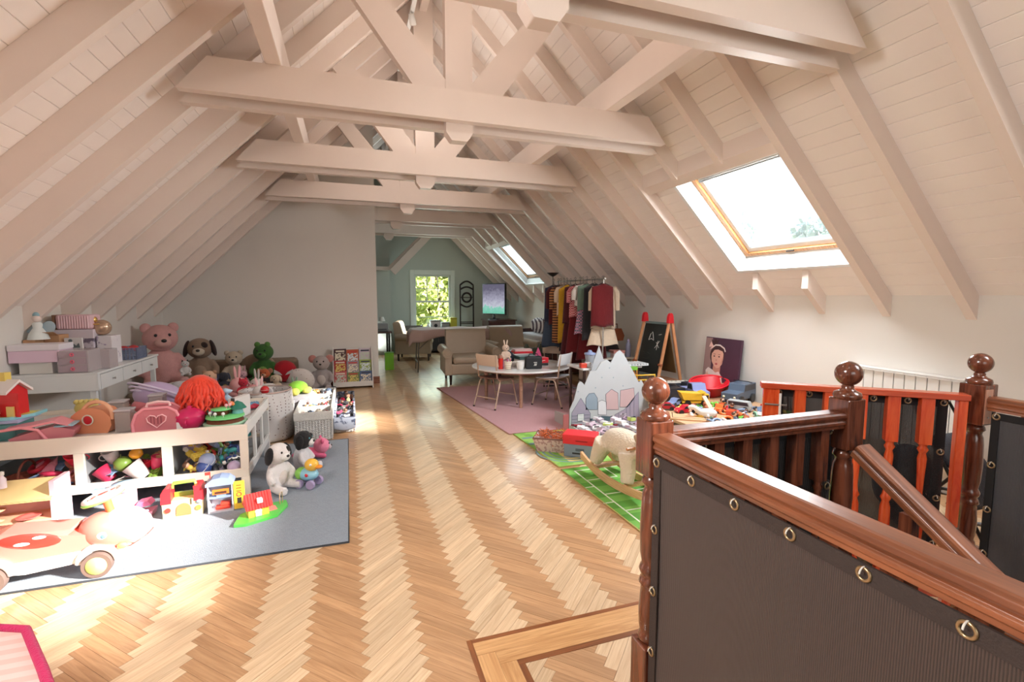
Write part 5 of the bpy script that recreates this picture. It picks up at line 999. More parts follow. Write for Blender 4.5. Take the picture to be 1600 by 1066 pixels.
# clear bottles, bread-bin, lilac bag
for k,(x,y,h,l) in enumerate(((-1.56,4.14,.15,'clear square plastic jar left of the pink case, the nearer one'),(-1.66,4.32,.18,'clear square plastic jar left of the pink case, the farther one'),(-1.44,4.40,.2,'tall clear plastic jar standing behind the pink case'))):
    t=T('clear_jar',l,'jar',(x,y,ZT)); MB().box(-.05,.05,-.05,.05,0,h).build('jar_body',plastic_clear('clear_jar',(214,206,202),.55),t,bv=.012); MB().box(-.052,.052,-.052,.052,h,h+.015).build('lid',plastic_clear('clear_lid',(224,220,222),.3),t,bv=.005)
lv=T('lilac_helmet_bag','shiny lilac striped bag with pink underside lying behind the clear jars','bag',(-1.50,4.64,ZT+.0)); 
b=MB(); b.ell((0,0,.10),(.17,.13,.11),20,12,(0,.35,0)); b.build('bag_body',P((190,170,206)),lv); b=MB(); [b.tube([(.165*math.cos(a_),-.02-.13*math.sin(a_)*.6-.02*j,.10+.03*j+.12*math.sin(a_)*.35-.06*math.cos(a_)) for a_ in [PI*i/14 for i in range(15)]],.008,6) for j in range(3)]; b.build('ribbing',P((214,204,228)),lv); MB().ell((-.06,-.03,.055),(.11,.11,.055),16,10).build('pink_underside',P((230,130,140)),lv)
t=T('styling_head','styling head with light brown wavy hair beside the orange wig, seen from behind','doll',(-1.24,4.66,ZT)); b=MB(); b.ell((0,0,.12),(.09,.09,.11),18,12); [b.tube([(.09*math.cos(a),.09*math.sin(a),.15),(.105*math.cos(a+.1),.105*math.sin(a+.1),.08),(.09*math.cos(a),.09*math.sin(a),.0)],[.012,.014,.008],6) for a in [2*PI*i/26 for i in range(26)]]; b.build('hair',F((150,112,78)),t); MB().lathe([(.05,0),(.03,.04)],n=12).build('neck',P((226,180,150)),t)
small('toy_cloth','bright green crumpled cloth between the clear jars and the pink case','toy',(-1.46,4.24,ZT),.12,(120,200,50))
# orange mushroom-house bag
t=T('toy_house_case','orange-tan rounded toy house case with arched handle and heart window, on the toy table','toy',(-1.76,4.20,ZT),math.radians(-12)); oc=P((226,150,110))
b=MB(); b.prism([(-.1,0),(.1,0),(.125,.05),(.12,.10),(.08,.145),(.02,.16),(-.05,.15),(-.10,.11),(-.12,.05)],-.055,.055); b.build('case_body',oc,t,bv=.012); MB().torus((.04,-.04,.11),.085,.012,'y',22,8,-.3,PI+.3).build('handle',P((238,178,140)),t)
b=MB(); b.ell((-.005,-.058,.085),(.024,.006,.032),14,8); b.build('oval_window',P((206,30,44)),t); MB().torus((-.005,-.06,.085),.03,.004,'y',16,6).build('window_ring',P((226,226,210)),t)
t=T('yellow_shell_toy','pale yellow shell-shaped toy standing behind the orange house case','toy',(-1.90,4.42,ZT)); b=MB(); b.ell((0,0,.13),(.08,.03,.06),16,10); [b.ell((-.06+.03*i,0,.18),(.02,.025,.02),8,6) for i in range(5)]; b.build('shell_body',P((222,206,120)),t); MB().lathe([(.03,0),(.012,.03),(.012,.08)],n=10).build('foot',P((206,190,110)),t)
small('toy_figure','tiny crowned figure in a pink and gold dress, right behind the orange case','toy',(-1.70,4.54,ZT),.16,(224,120,110)); small('toy_cup','crimson and white little toy bag left of the orange case','toy',(-1.93,4.22,ZT),.08,(206,36,90))
# pink windscreen toy car part
t=T('toy_car_canopy','translucent pink toy car canopy with arched rim, propped on the toy table','toy',(-1.98,4.06,ZT),math.radians(8))
b=MB(); b.prism([(-.16,.02),(.0,0),(.15,.01),(.17,.06),(.06,.10),(-.05,.075),(-.17,.04)],-.07,.07); b.build('canopy_body',pkc,t,bv=.01); MB().tube([(-.2,-.072,.10),(-.1,-.075,.11),(-.02,-.075,.085),(.03,-.075,.0)],.010,8).build('arched_rim',pks,t)
b=MB(); b.prism([(-.2,.1),(-.05,.12),(.06,.14),(.15,.09),(.06,.125),(-.05,.105)],-.08,.08); b.build('roof_panel',pks,t); b=MB(); b.box(.06,.16,-.07,.07,.09,.1); b.build('blue_panel',P((160,206,220)),t)
# teal clear storage box with playset on lid at far left
t=T('storage_tub','teal translucent storage tub at the left end of the toy table','box',(-2.30,4.20,ZT)); MB().box(-.14,.14,-.11,.11,0,.12).build('tub_body',plastic_clear('clear_teal',(110,176,176),.4),t,bv=.012); MB().box(-.16,.17,-.13,.13,.121,.145).build('tub_lid',P((180,190,226)),t,bv=.006)
small('toy_ring','pink ring toy inside the teal storage tub','toy',(-2.32,4.18,ZT+.006),.09,(240,150,140))
ps=T('playset_tray','yellow and green playset tray lying on the storage tub','toy',(-2.30,4.20,ZT+.146)); b=MB(); b.prism([(-.15,-.12),(.12,-.12),(.2,-.02),(.2,.10),(-.15,.12)],0,.014,'z'); b.build('tray_base',P((226,240,110)),ps); b=MB(); b.prism([(-.15,-.135),(.13,-.135),(.215,-.03),(.215,.11),(.2,.11),(.2,-.02),(.12,-.12),(-.15,-.12)],0,.02,'z'); b.build('tray_edge',P((150,220,230)),ps)
hs2=T('toy_house','small red toy house with a white roof and yellow chimney, on the playset tray','toy',(-2.22,4.20,ZT+.161),math.radians(-20)); rp=P((222,40,44))
b=MB(); b.box(-.07,.02,-.055,-.049,0,.11); b.box(-.07,-.06,-.049,.05,0,.11); b.box(.02,.026,-.055,.05,0,.11); b.prism([(-.055,.11),(.05,.11),(0,.15)],.02,.026,'x'); b.box(.026,.09,-.055,-.049,0,.11); b.build('house_wall',rp,hs2); b=MB(); b.box(-.052,-.012,-.057,-.0555,.03,.085); b.build('house_window',P((150,160,160)),hs2); b=MB(); b.prism([(-.065,.105),(0,.155),(.06,.105),(.06,.117),(0,.168),(-.065,.117)],-.08,.045,'x'); b.build('house_roof',P((244,238,236)),hs2); MB().box(-.045,-.015,-.01,.02,.15,.20).build('chimney',P((240,214,110)),hs2); MB().box(.035,.07,-.062,-.056,0,.05).build('door',P((240,214,130)),hs2)
small('toy_animal','white toy animal at the left of the red toy house','toy',(-2.34,4.12,ZT+.161),.09,(236,232,232),1.2); small('toy_figure','peach toy figure in front of the red toy house','toy',(-2.26,4.10,ZT+.161),.09,(236,190,140))
# ---- toys on the rug in front of and under the table
dh=T('doll_house','open pink toy doll house with yellow tiled awning, standing before the toy table','toy',(-2.0,3.66,.01)); pkd=P((238,170,180)); ylw=P((244,214,150))
b=MB(); b.box(.245,.27,-.09,.09,0,.37); b.build('side_post',P((244,200,210)),dh); b=MB(); b.box(-.45,-.425,-.09,.09,0,.34); b.build('side_post',P((244,200,210)),dh)
MB().box(-.425,.245,.075,.09,0,.30).build('rear_wall',P((240,190,190)),dh); 
for z in (.0,.13): MB().box(-.425,.245,-.09,.075,z,z+.012).build('floor_panel',P((248,196,160)),dh)
b=MB(); b.prism([(-.11,.26),(.09,.33),(.09,.345),(-.11,.275)],-.44,.26,'x'); [b.cyl((x,-.11,.265),(x,.08,.333),.008,n=6) for x in [-.43+.03*i for i in range(23)]]; b.build('tiled_awning',ylw,dh)
MB().torus((-.3,-.07,.15),.05,.008,'y',16,6,0,PI).build('arch_handle',P((244,200,130)),dh)
t=T('toy_fountain','white and orange toy fountain standing in the pink doll house','toy',(-2.03,3.6,.158)); MB().lathe([(.035,0),(.012,.01),(.012,.05),(.04,.06),(.045,.068),(.012,.07),(.008,.09),(.03,.1),(0,.11)],n=16).build('basin',P((240,200,160)),t)
small('toy_plate','coral toy plate on the upper floor of the doll house','toy',(-1.88,3.6,.158),.12,(236,120,110)); small('toy_brick','white toy bed on the lower floor of the doll house','toy',(-1.9,3.6,.026),.13,(236,226,220)); small('toy_cloth','pink doll blanket on the lower floor of the doll house','toy',(-2.2,3.6,.026),.15,(236,140,150)); small('toy_bottle','white and pink toy jug on the doll house awning','toy',(-2.02,3.66,.34),.10,(240,226,236))
t=T('pink_castle_toy','pale blue and pink toy castle tower standing under the toy table','toy',(-1.50,3.80,.01)); MB().box(-.03,.09,-.04,.04,0,.19).build('tower_wall',P((238,196,206)),t,bv=.006); MB().lathe([(.06,.19),(.075,.2),(.065,.24),(.0,.25)],c=(.03,0,0),n=16).build('blue_roof',P((160,196,220)),t); b=MB(); b.box(-.14,.1,-.03,.03,.19,.215); b.build('bridge_top',P((150,190,216)),t,bv=.01); MB().prism([(.09,.06),(.19,.08),(.17,.11),(.11,.10)],-.04,.04).build('pink_leaf',P((236,120,160)),t); MB().prism([(.09,0),(.19,.0),(.2,.04),(.12,.03)],-.05,.05).build('pink_leaf',P((240,160,180)),t)
# red / cream activity house
t=T('activity_house','cream and red musical toy house with green carrying handle, under the toy table','toy',(-1.10,3.74,.01),math.radians(4)); crm2=P((240,214,160)); rdp=P((224,44,52))
b=MB(); b.prism([(-.125,0),(.105,0),(.112,.12),(-.128,.115)],-.05,.05); b.build('front_body',crm2,t,bv=.008)
for s_ in (-1,1):
    x=s_*.095-.008; b=MB(); b.prism([(x-.03,.1),(x+.03,.1),(x+.028*1,.17),(x-s_*.012+.02,.205),(x-s_*.012-.02,.205),(x-.028,.17)],-.055,.055); b.build('red_roof_half',rdp,t,bv=.01)
b=MB(); b.tube([(-.075,0,.19),(-.065,0,.222),(.055,0,.225),(.065,0,.19)],.012,8); b.build('green_handle',P((150,206,80)),t); MB().box(-.07,.06,.02,.03,.11,.15).build('green_back',P((120,150,50)),t)
b=MB(); b.prism(ov(-.005,.05,.042,.044,20)[0:11]+[(-.047,.012),(.037,.012)],-.056,-.0505); b.build('arched_door',P((170,130,80)),t)
for x,z,c in ((-.095,.055,(226,60,50)),(.08,.05,(230,140,70))): MB().cyl((x,-.058,z),(x,-.05,z),.017,n=16).build('round_button',P(c),t)
MB().ell((.085,-.053,.092),(.02,.008,.014),12,8).build('grey_bird',P((140,156,166)),t); MB().cyl((.04,-.053,.08),(.04,-.053,.12),.003,n=6).build('key_slot',P((60,50,40)),t)
# grey post house with yellow door
t=T('post_box_house','grey-white toy post house with blue domed roof and yellow door, under the toy table','toy',(-.86,3.73,.01),math.radians(5)); gwh=P((222,222,228)); blu=P((140,156,190)); ora=P((230,120,40))
b=MB(); b.box(-.1,-.092,-.05,.05,.012,.19); b.box(.045,.053,-.05,.05,.012,.19); b.box(-.1,.053,.042,.05,.012,.19); b.box(-.1,.053,-.05,.05,0,.012); b.build('house_shell',gwh,t); b=MB(); b.prism([(-.11,.19),(.06,.19),(.062,.205),(.03,.235),(-.02,.246),(-.07,.238),(-.108,.21)],-.055,.055); b.build('domed_roof',blu,t,bv=.004)
b=MB(); b.box(-.07,.03,-.052,-.045,.13,.165); b.build('orange_slot',ora,t); MB().box(-.055,.015,-.054,-.0525,.135,.15).build('dark_slot',P((70,40,30)),t); MB().box(-.092,.045,-.045,.042,.1,.112).build('grey_shelf',blu,t); b=MB(); b.cyl((-.02,-.04,.112),(-.02,.0,.125),.03,n=14); b.build('grey_dial',P((150,166,190)),t)
b=MB(); b.box(-.06,.03,-.03,.02,.012,.035); b.box(-.03,.03,-.03,.02,.035,.06); b.build('red_van',P((230,70,50)),t,bv=.006); b=MB(); b.box(.056,.125,-.056,-.04,.008,.205); b.build('yellow_door',P((244,196,60)),t,bv=.004)
for z in (.175,.155,.135): MB().box(.075,.105,-.058,-.0565,z,z+.006).build('door_slot',P((130,80,30)),t)
MB().box(.078,.104,-.058,-.0565,.05,.09).build('door_window',P((60,50,40)),t); MB().torus((.091,-.058,.115),.014,.003,'y',12,5).build('red_bell',P((226,90,60)),t); b=MB(); b.cyl((-.085,0,.235),(-.085,0,.28),.003,n=6); b.box(-.115,-.087,-.003,.003,.258,.278); b.build('red_flag',P((230,60,50)),t)
# little red-roof house on green base
t=T('farm_cottage','small yellow toy cottage with red ribbed roof on a green base, near the rug edge','toy',(-.62,3.55,.01),math.radians(20)); gb2=P((90,206,80))
b=MB(); b.prism([(-.16,-.09),(-.1,-.12),(.08,-.1),(.17,.02),(.18,.1),(.1,.11),(-.1,.05)],0,.016,'z'); b.build('green_base',gb2,t,bv=.005); b=MB(); b.box(-.07,.045,-.05,.05,.016,.075); b.build('cottage_wall',P((248,200,80)),t)
b=MB(); b.prism([(-.07,.07),(.07,.07),(0,.15),],-.085,.065,'x'); r_=b.build('ribbed_roof',P((228,50,46)),t); b=MB(); [b.cyl((x,-.072,.07),(x,-.001,.151),.003,n=5) for x in [-.08+.016*i for i in range(9)]]; b.build('roof_ribs',P((206,40,40)),t); b=MB(); b.box(-.02,.01,-.058,-.03,.10,.125); b.build('roof_light',P((236,236,236)),t)
b=MB(); b.cyl((-.015,-.0535,.05),(-.015,-.0505,.05),.02,n=14); b.box(-.032,.002,-.056,-.051,.018,.045); b.build('white_gate',P((240,236,230)),t); b=MB(); b.tube([(.13,.05,.016),(.13,.05,.09),(.15,.07,.09),(.15,.07,.016)],.003,5); b.build('swing_post',P((200,170,130)),t); MB().box(.046,.1,-.02,.05,.016,.02).build('pink_porch',P((244,160,150)),t)
# ================================================================ RIDE-ON CAR
rc_=T('ride_on_car','red and white ride-on toy car with an animal face, at the rug\'s front edge','ride-on toy',(-1.47,3.12,.01),math.radians(3)); cr=P((238,136,122),rough=.3); wh=P((246,240,236),rough=.3); dred=P((214,64,54),rough=.3)
b=MB(); b.prism([(-.36,.16),(-.30,.09),(-.13,.08),(.12,.10),(.2,.14),(.16,.22),(.05,.235),(-.1,.25),(-.26,.265),(-.36,.24)],-.085,.085); b.build('chassis',cr,rc_,bv=.03)
b=MB(); b.prism([(-.32,.255),(-.24,.285),(-.08,.272),(.06,.262),(.02,.23),(-.1,.22),(-.26,.225)],-.075,.075); b.build('saddle',P((244,150,136),rough=.3),rc_,bv=.02)
b=MB(); b.ell((-.12,-.083,.235),(.13,.012,.04),20,10,(0,.12,0)); b.build('red_flank_marking',dred,rc_); b=MB(); b.ell((-.08,-.094,.252),(.03,.004,.009),12,6); b.ell((-.15,-.094,.228),(.035,.004,.010),12,6); b.build('white_marking',wh,rc_)
b=MB(); b.prism([(-.36,.09),(-.36,.16),(-.2,.13),(.1,.145),(.3,.13),(.33,.10),(.1,.085),(-.15,.065)],-.09,.09); b.build('white_skirt',wh,rc_,bv=.015)
b=MB(); b.ell((.20,0,.205),(.155,.11,.105),24,16,(0,.18,0)); b.build('head_cowl',cr,rc_); b=MB(); b.ell((.265,0,.225),(.12,.104,.09),22,14,(0,.45,0)); b.build('white_muzzle',wh,rc_); b=MB(); b.tube([(.25,-.09,.13),(.30,-.088,.135),(.355,-.06,.16),(.38,0,.18)],.003,6); b.build('smile_line',dred,rc_)
for s_ in (-1,1):
    e=MB().ell((.185,s_*.098,.215),(.032,.014,.024),16,10).build('eye',wh,rc_); MB().ell((.19,s_*.109,.215),(.014,.006,.013),12,8).build('pupil',P((110,170,206)),e)
    MB().ell((.34,s_*.055,.262),(.009,.006,.007),8,6).build('nostril',P((160,160,206)),rc_); MB().ell((.265,s_*.1,.145),(.024,.012,.017),12,8).build('headlight',P((240,206,110)),rc_)
    for x,nm in ((.155,'front'),(-.28,'rear')):
        y=s_*.105; w_=MB().cyl((x,y-.022,.066),(x,y+.022,.066),.066,n=30).build('wheel',mt('tyre_grey_brown',(112,92,84),.7),rc_,bv=.006); MB().lathe([(.047,0),(.044,.004),(0,.010)],n=22).build('hub',P((196,226,130)),w_,loc=(x,y+s_*.0225,.066),rot=(-s_*PI/2,0,0))
    for x in (.155,-.28): MB().torus((x,s_*.092,.07),.084,.019,'y',18,8,.1,PI-.1).build('mudguard',wh,rc_)
MB().cyl((.20,0,.27),(.175,0,.385),.02,n=12).build('steering_column',P((236,120,70)),rc_)
b=MB(); b.at((.165,0,.402),(0,-.3,0)); b.torus((0,0,0),.085,.013,'z',28,8); st_=b.build('steering_wheel',wh,rc_); b=MB(); b.at((.165,0,.39),(0,-.3,0)); b.torus((0,0,0),.092,.008,'z',28,6); b.build('green_rim',P((150,226,110)),st_); b=MB(); b.at((.165,0,.402),(0,-.3,0)); b.ell((0,0,0),(.07,.07,.012),20,8); b.build('wheel_hub',P((250,246,240)),st_); b=MB(); b.at((.165,0,.414),(0,-.3,0)); b.ell((0,0,0),(.025,.02,.004),12,6); b.ell((.04,.02,0),(.012,.012,.004),10,6); b.ell((-.04,-.02,0),(.012,.012,.004),10,6); b.build('wheel_badge',P((230,90,80)),st_)
b=MB(); b.torus((-.36,0,.27),.07,.014,'x',18,8,0,PI); b.build('push_handle',wh,rc_)
# ================================================================ PINK PADDED MAT BOTTOM LEFT
pmat=T('padded_mat','pale pink striped padded mat with magenta piping, in the lower left corner','mat',(-1.42,1.42,.0)); psm=pattern('pink_stripe_fabric',(222,176,166),(230,192,184),'stripe',6,'Y',.5,.85)
ol=[(.34,.58),(.5,.34),(.62,.15),(.72,-.2),(.7,-.8),(-.5,-.8),(-.6,.1),(-.3,.6),(.1,.68)]
b=MB(); b.prism([(x*.98,y*.98) for x,y in ol],0.01,.36,'z'); b.build('mat_body',psm,pmat,bv=.03); b=MB(); b.tube([(x,y,.362) for x,y in ol],.014,8,closed=True); b.build('piping',F((196,30,92)),pmat)
pmat.scale=(1,1,1)
# ================================================================ PLUSH TOYS
def plush(name,label,cat,loc,rz,s,c,belly=None,ear='bear',earc=None,muzzle=None,pose='sit',headc=None,eye=(18,16,16),nose=(30,22,22),tilt=0,head_d=(0,0,0),patch=None):
    "seated plush, faces local -y, about 0.9*s tall"
    t=T(name,label,cat,loc,rz); t.rotation_euler=(tilt,0,rz); m=F(c); hm=F(headc or c); vx=max(.008,.028*s)
    b=MB()
    if pose=='sit':
        b.ell((0,0,.27*s),(.2*s,.16*s,.27*s),16,12)
        for k in (-1,1): b.tube([(k*.12*s,-.02*s,.1*s),(k*.17*s,-.2*s,.075*s),(k*.19*s,-.34*s,.085*s)],[.09*s,.075*s,.08*s],10); b.tube([(k*.15*s,-.02*s,.43*s),(k*.24*s,-.08*s,.3*s),(k*.22*s,-.15*s,.2*s)],[.065*s,.06*s,.065*s],10)
    else:
        b.ell((0,.1*s,.13*s),(.16*s,.28*s,.13*s),16,12)
        for k in (-1,1): b.tube([(k*.1*s,-.08*s,.1*s),(k*.15*s,-.28*s,.05*s)],[.07*s,.055*s],10); b.tube([(k*.12*s,.3*s,.1*s),(k*.22*s,.4*s,.05*s)],[.07*s,.055*s],10)
    b.build('plush_body',m,t,remesh=vx)
    hz=.66*s if pose=='sit' else .27*s; hy=-.04*s if pose=='sit' else -.2*s; hx=head_d[0]*s; hy+=head_d[1]*s; hz+=head_d[2]*s
    h=MB(); h.ell((hx,hy,hz),(.2*s,.175*s,.18*s),20,14); hd=h.build('head',hm,t)
    if muzzle: MB().ell((hx,hy-.15*s,hz-.045*s),(.095*s,.07*s,.07*s),14,10).build('muzzle',F(muzzle),hd)
    fy=hy-(.215*s if muzzle else .165*s); MB().ell((hx,fy,hz-.02*s),(.032*s,.018*s,.024*s),10,7).build('nose',P(nose),hd)
    for k in (-1,1): MB().ell((hx+k*.075*s,hy-.155*s,hz+.05*s),(.019*s,.014*s,.021*s),8,6).build('eye',P(eye),hd)
    if patch: MB().ell((hx+.08*s,hy-.12*s,hz+.06*s),(.06*s,.045*s,.06*s),12,8).build('eye_patch',F(patch),hd)
    ec=F(earc or c)
    for k in (-1,1):
        e=MB()
        if ear=='bear': e.ell((hx+k*.15*s,hy,hz+.14*s),(.065*s,.035*s,.065*s),12,8)
        elif ear=='dog': e.ell((hx+k*.2*s,hy-.0*s,hz-.0*s),(.045*s,.085*s,.15*s),12,8,(0,k*-.25,0))
        elif ear=='bunny': e.ell((hx+k*.08*s,hy+.02*s,hz+.29*s),(.045*s,.025*s,.16*s),12,8,(0,k*.15,0))
        elif ear=='cat': e.prism([(hx+k*.05*s,hz+.14*s),(hx+k*.17*s,hz+.10*s),(hx+k*.14*s,hz+.25*s)],hy-.02*s,hy+.02*s)
        elif ear=='frog': e.ell((hx+k*.1*s,hy-.05*s,hz+.17*s),(.06*s,.06*s,.06*s),12,8)
        elif ear=='koala': e.ell((hx+k*.2*s,hy,hz+.1*s),(.1*s,.05*s,.1*s),14,8)
        e.build('ear',ec,t)
    if belly and pose=='sit': MB().ell((0,-.075*s,.25*s),(.13*s,.10*s,.17*s),14,10).build('belly_patch',F(belly),t)
    return t
def PW_(u,v,z): p=W(u,v,z); return p
bear=plush('teddy_bear','giant pale pink teddy bear seated in the corner beyond the white desk','plush toy',(-2.36,7.42,.30),math.radians(28),.98,(214,160,156),ear='bear',muzzle=(222,172,164)); 
tag(MB().cb((0,0,.15),(.54,.7,.295)).build('floor_cushion',F((150,132,112)),loc=(-2.36,7.38,.002),bv=.04),'thick brown floor cushion under the giant pink teddy bear','cushion')
sofa=T('floor_sofa','low taupe foam sofa along the partition wall, behind the soft toys','sofa',(-1.55,8.15,0)); tau=F((142,122,102)); MB().box(-.62,.75,-.3,.25,0.005,.22).build('seat_pad',tau,sofa,bv=.05); MB().box(-.62,.75,.12,.3,.22,.52).build('backrest',tau,sofa,bv=.06)
plush('plush_dog','large taupe plush dog with dark brown ears and cream muzzle, by the partition wall','plush toy',(-2.02,7.86,.23),math.radians(6),.80,(150,126,106),belly=(170,146,124),ear='dog',earc=(46,28,26),muzzle=(214,200,180),patch=(52,34,30))
plush('teddy_bear','cream shaggy teddy bear sitting between the plush dog and the green frog','plush toy',(-1.60,7.85,.23),math.radians(4),.56,(196,180,158),ear='bear',muzzle=(206,192,172))
plush('plush_dinosaur','green plush crocodile sitting in front of a brown cushion at the partition wall','plush toy',(-1.20,7.80,.23),math.radians(-8),.68,(58,104,44),belly=(120,160,80),ear='frog',earc=(86,134,60),muzzle=(66,116,50))
b=MB(); b.ell((0,0,0),(.24,.08,.2),20,12); tag(b.build('cushion',F((164,140,118)),loc=(-1.32,8.05,.44),rot=(.2,.1,0)),'brown cushion standing behind the green plush crocodile','cushion')
rmk=T('masked_plush_ball','round red plush head with pale angular eye shapes, beside the green crocodile','plush toy',(-.93,7.75,.23)); MB().ell((0,0,.16),(.165,.12,.16),24,16).build('head',F((176,16,34)),rmk)
for k in (-1,1): b=MB(); b.prism([(k*.02,.12),(k*.13,.15),(k*.125,.2),(k*.05,.16)],-.128,-.10); b.build('eye_shape',F((206,200,196)),rmk)
tag(MB().cb((0,0,.11),(.42,.4,.22)).build('plush_cushion',F((170,160,150)),loc=(-.93,7.72,.005),bv=.05),'square grey cushion under the red plush head','cushion')
plush('plush_koala','grey and pink plush koala sitting beside the book rack','plush toy',(-.43,7.95,.06),math.radians(-6),.62,(170,160,158),belly=(206,196,190),ear='koala',earc=(196,136,128),headc=(176,164,160),nose=(18,16,18))
tag(MB().cb((0,0,.03),(.4,.45,.055)).build('folded_blanket',F((90,84,92)),loc=(-.43,7.9,.002),bv=.02),'folded grey blanket under the plush koala','blanket')
cw=pattern('white_dotted_cotton',(176,140,140),(224,216,210),'dots',24,thr=.17,rough=.9)
def pillow(name,label,loc,r,m,rot,cat='cushion'): b=MB(); b.ell((0,0,0),r,20,12); return tag(b.build(name,m,loc=loc,rot=rot),label,cat)
pillow('dotted_pillow','white pillow with tiny dots leaning between the red plush and the koala',(-.72,7.72,.24),(.2,.10,.2),cw,(.3,.2,0)); pillow('pink_pillow','small pink heart-print pillow lying before the plush koala',(-.62,7.3,.10),(.15,.12,.09),pattern('pink_print',(200,150,156),(216,184,182),'blotch',25,thr=.5),(.2,.1,.5))
pillow('white_pillow','big white pillow lying below the giant pink bear',(-1.93,6.75,.36),(.23,.18,.10),F((222,218,212)),(.15,.1,.2)); tag(MB().cb((0,0,.13),(.7,.6,.26)).build('bean_bag',F((176,160,164)),loc=(-1.95,6.75,.002),bv=.1),'mauve bean bag under the big white pillow','bean bag')
plush('plush_toy','small black and white plush with red nose on the pink bear\'s lap','plush toy',(-1.98,7.02,.50),math.radians(20),.22,(210,206,204),ear='cat',earc=(30,28,30),nose=(190,20,40))
plush('plush_toy','dark plush with yellow star print before the plush dog','plush toy',(-1.62,7.25,.20),math.radians(30),.34,(44,48,60),belly=(150,130,60),ear='dog',earc=(60,66,90)); plush('plush_toy','blue spotted plush lying right of the star-print plush','plush toy',(-1.35,7.2,.21),math.radians(-30),.32,(96,116,150),ear='bear',pose='lie',muzzle=(214,206,180)); plush('plush_toy','pale pink little plush between teddy bear and crocodile','plush toy',(-1.42,7.45,.23),0,.28,(222,176,184),ear='bunny'); plush('plush_monkey','black and tan plush monkey with an orange hat before the green crocodile','plush toy',(-1.12,7.3,.20),math.radians(-12),.36,(50,40,38),belly=(176,130,100),ear='koala',earc=(176,120,92),headc=(196,100,60),muzzle=(200,156,124)); plush('plush_toy','yellow plush with brown paws in front of the blue spotted plush','plush toy',(-1.28,6.95,.22),math.radians(10),.30,(220,196,130),ear='bear',pose='lie'); 
tag(MB().cb((0,0,.1),(1.1,.75,.195)).build('play_mattress',F((186,150,150)),loc=(-1.3,7.1,.002),bv=.05),'low pink mattress under the pile of plush toys','mattress')
plush('plush_toy','pink reclining plush in front of the mattress, behind the orange wig','plush toy',(-1.3,6.1,.36),math.radians(70),.5,(232,170,170),ear='bunny',pose='lie'); plush('plush_toy','small red and white plush beside the pink reclining plush','plush toy',(-1.12,5.85,.40),math.radians(20),.24,(196,40,60),belly=(230,220,216),ear='cat'); plush('plush_rabbit','white long-eared plush lying over the mattress edge','plush toy',(-1.0,6.35,.34),math.radians(-50),.42,(228,222,216),ear='bunny',pose='lie',eye=(120,40,60)); tag(MB().cb((0,0,.17),(.8,.75,.34)).build('toy_chest',F((200,186,180)),loc=(-1.25,6.05,.004),bv=.04),'pale padded toy chest behind the toy table, carrying plush toys','chest')
# polka-dot fabric bag with plush
bag=T('toy_bag','large white fabric toy sack with tiny dark dots, behind the toy table','sack',(-.86,5.56,.01)); dm=pattern('dotted_sack',(130,108,106),(222,218,216),'dots',30,thr=.2,rough=.9)
def sackf(u,v): a=2*PI*u; r=.245+.02*math.sin(v*PI)+.008*math.sin(a*7+v*6); return (r*math.cos(a),r*math.sin(a),.5*v+.008*math.sin(a*3)*v)
b=MB(); b.grid(sackf,48,14); b.build('sack_body',dm,bag,sol=.006); MB().lathe([(0,.004),(.24,.004)],n=40).build('sack_bottom',dm,bag); MB().torus((0,0,.505),.247,.008,'z',40,8).build('rolled_rim',F((206,180,170)),bag); MB().torus((.26,0,.36),.07,.009,'x',16,6,PI,2*PI).build('handle',F((220,216,212)),bag)
plush('plush_toy','white plush with pink ears filling the dotted sack, left side','plush toy',(-.96,5.62,.40),math.radians(40),.36,(232,224,220),ear='bunny',earc=(236,190,190),pose='lie'); plush('plush_toy','white and grey plush filling the dotted sack, right side','plush toy',(-.78,5.56,.40),math.radians(-60),.34,(226,222,222),ear='dog',earc=(190,184,186),pose='lie',nose=(200,50,60)); small('toy_ball','small shiny red ball on top of the dotted sack','ball',(-.84,5.40,.50),.085,(206,24,36))
tag(MB().lathe([(0,0),(.2,0),(.22,.38),(0,.42)],n=30).build('sack_filling',F((222,214,212)),loc=(-.86,5.56,.02)),'soft white filling of plush toys inside the dotted sack','plush toys')
# bright green crab/frog toy
t=T('plush_turtle','bright green and yellow plush turtle beside the dotted sack','plush toy',(-.60,6.1,.36)); b=MB(); b.ell((0,0,.07),(.11,.09,.075),18,12); b.build('shell',F((140,206,60)),t); b=MB(); [b.ell((x,y,.03),(.05,.04,.03),10,7) for x,y in ((-.10,-.06),(.10,-.06),(-.10,.06),(.10,.06))]; b.ell((-.02,-.14,.04),(.055,.05,.045),12,8); b.build('body',F((206,200,90)),t)
tag(MB().cb((0,0,.175),(.34,.34,.345)).build('fabric_cube',F((150,146,150)),loc=(-.60,6.1,.008),bv=.03),'grey fabric storage cube under the green plush turtle','box')
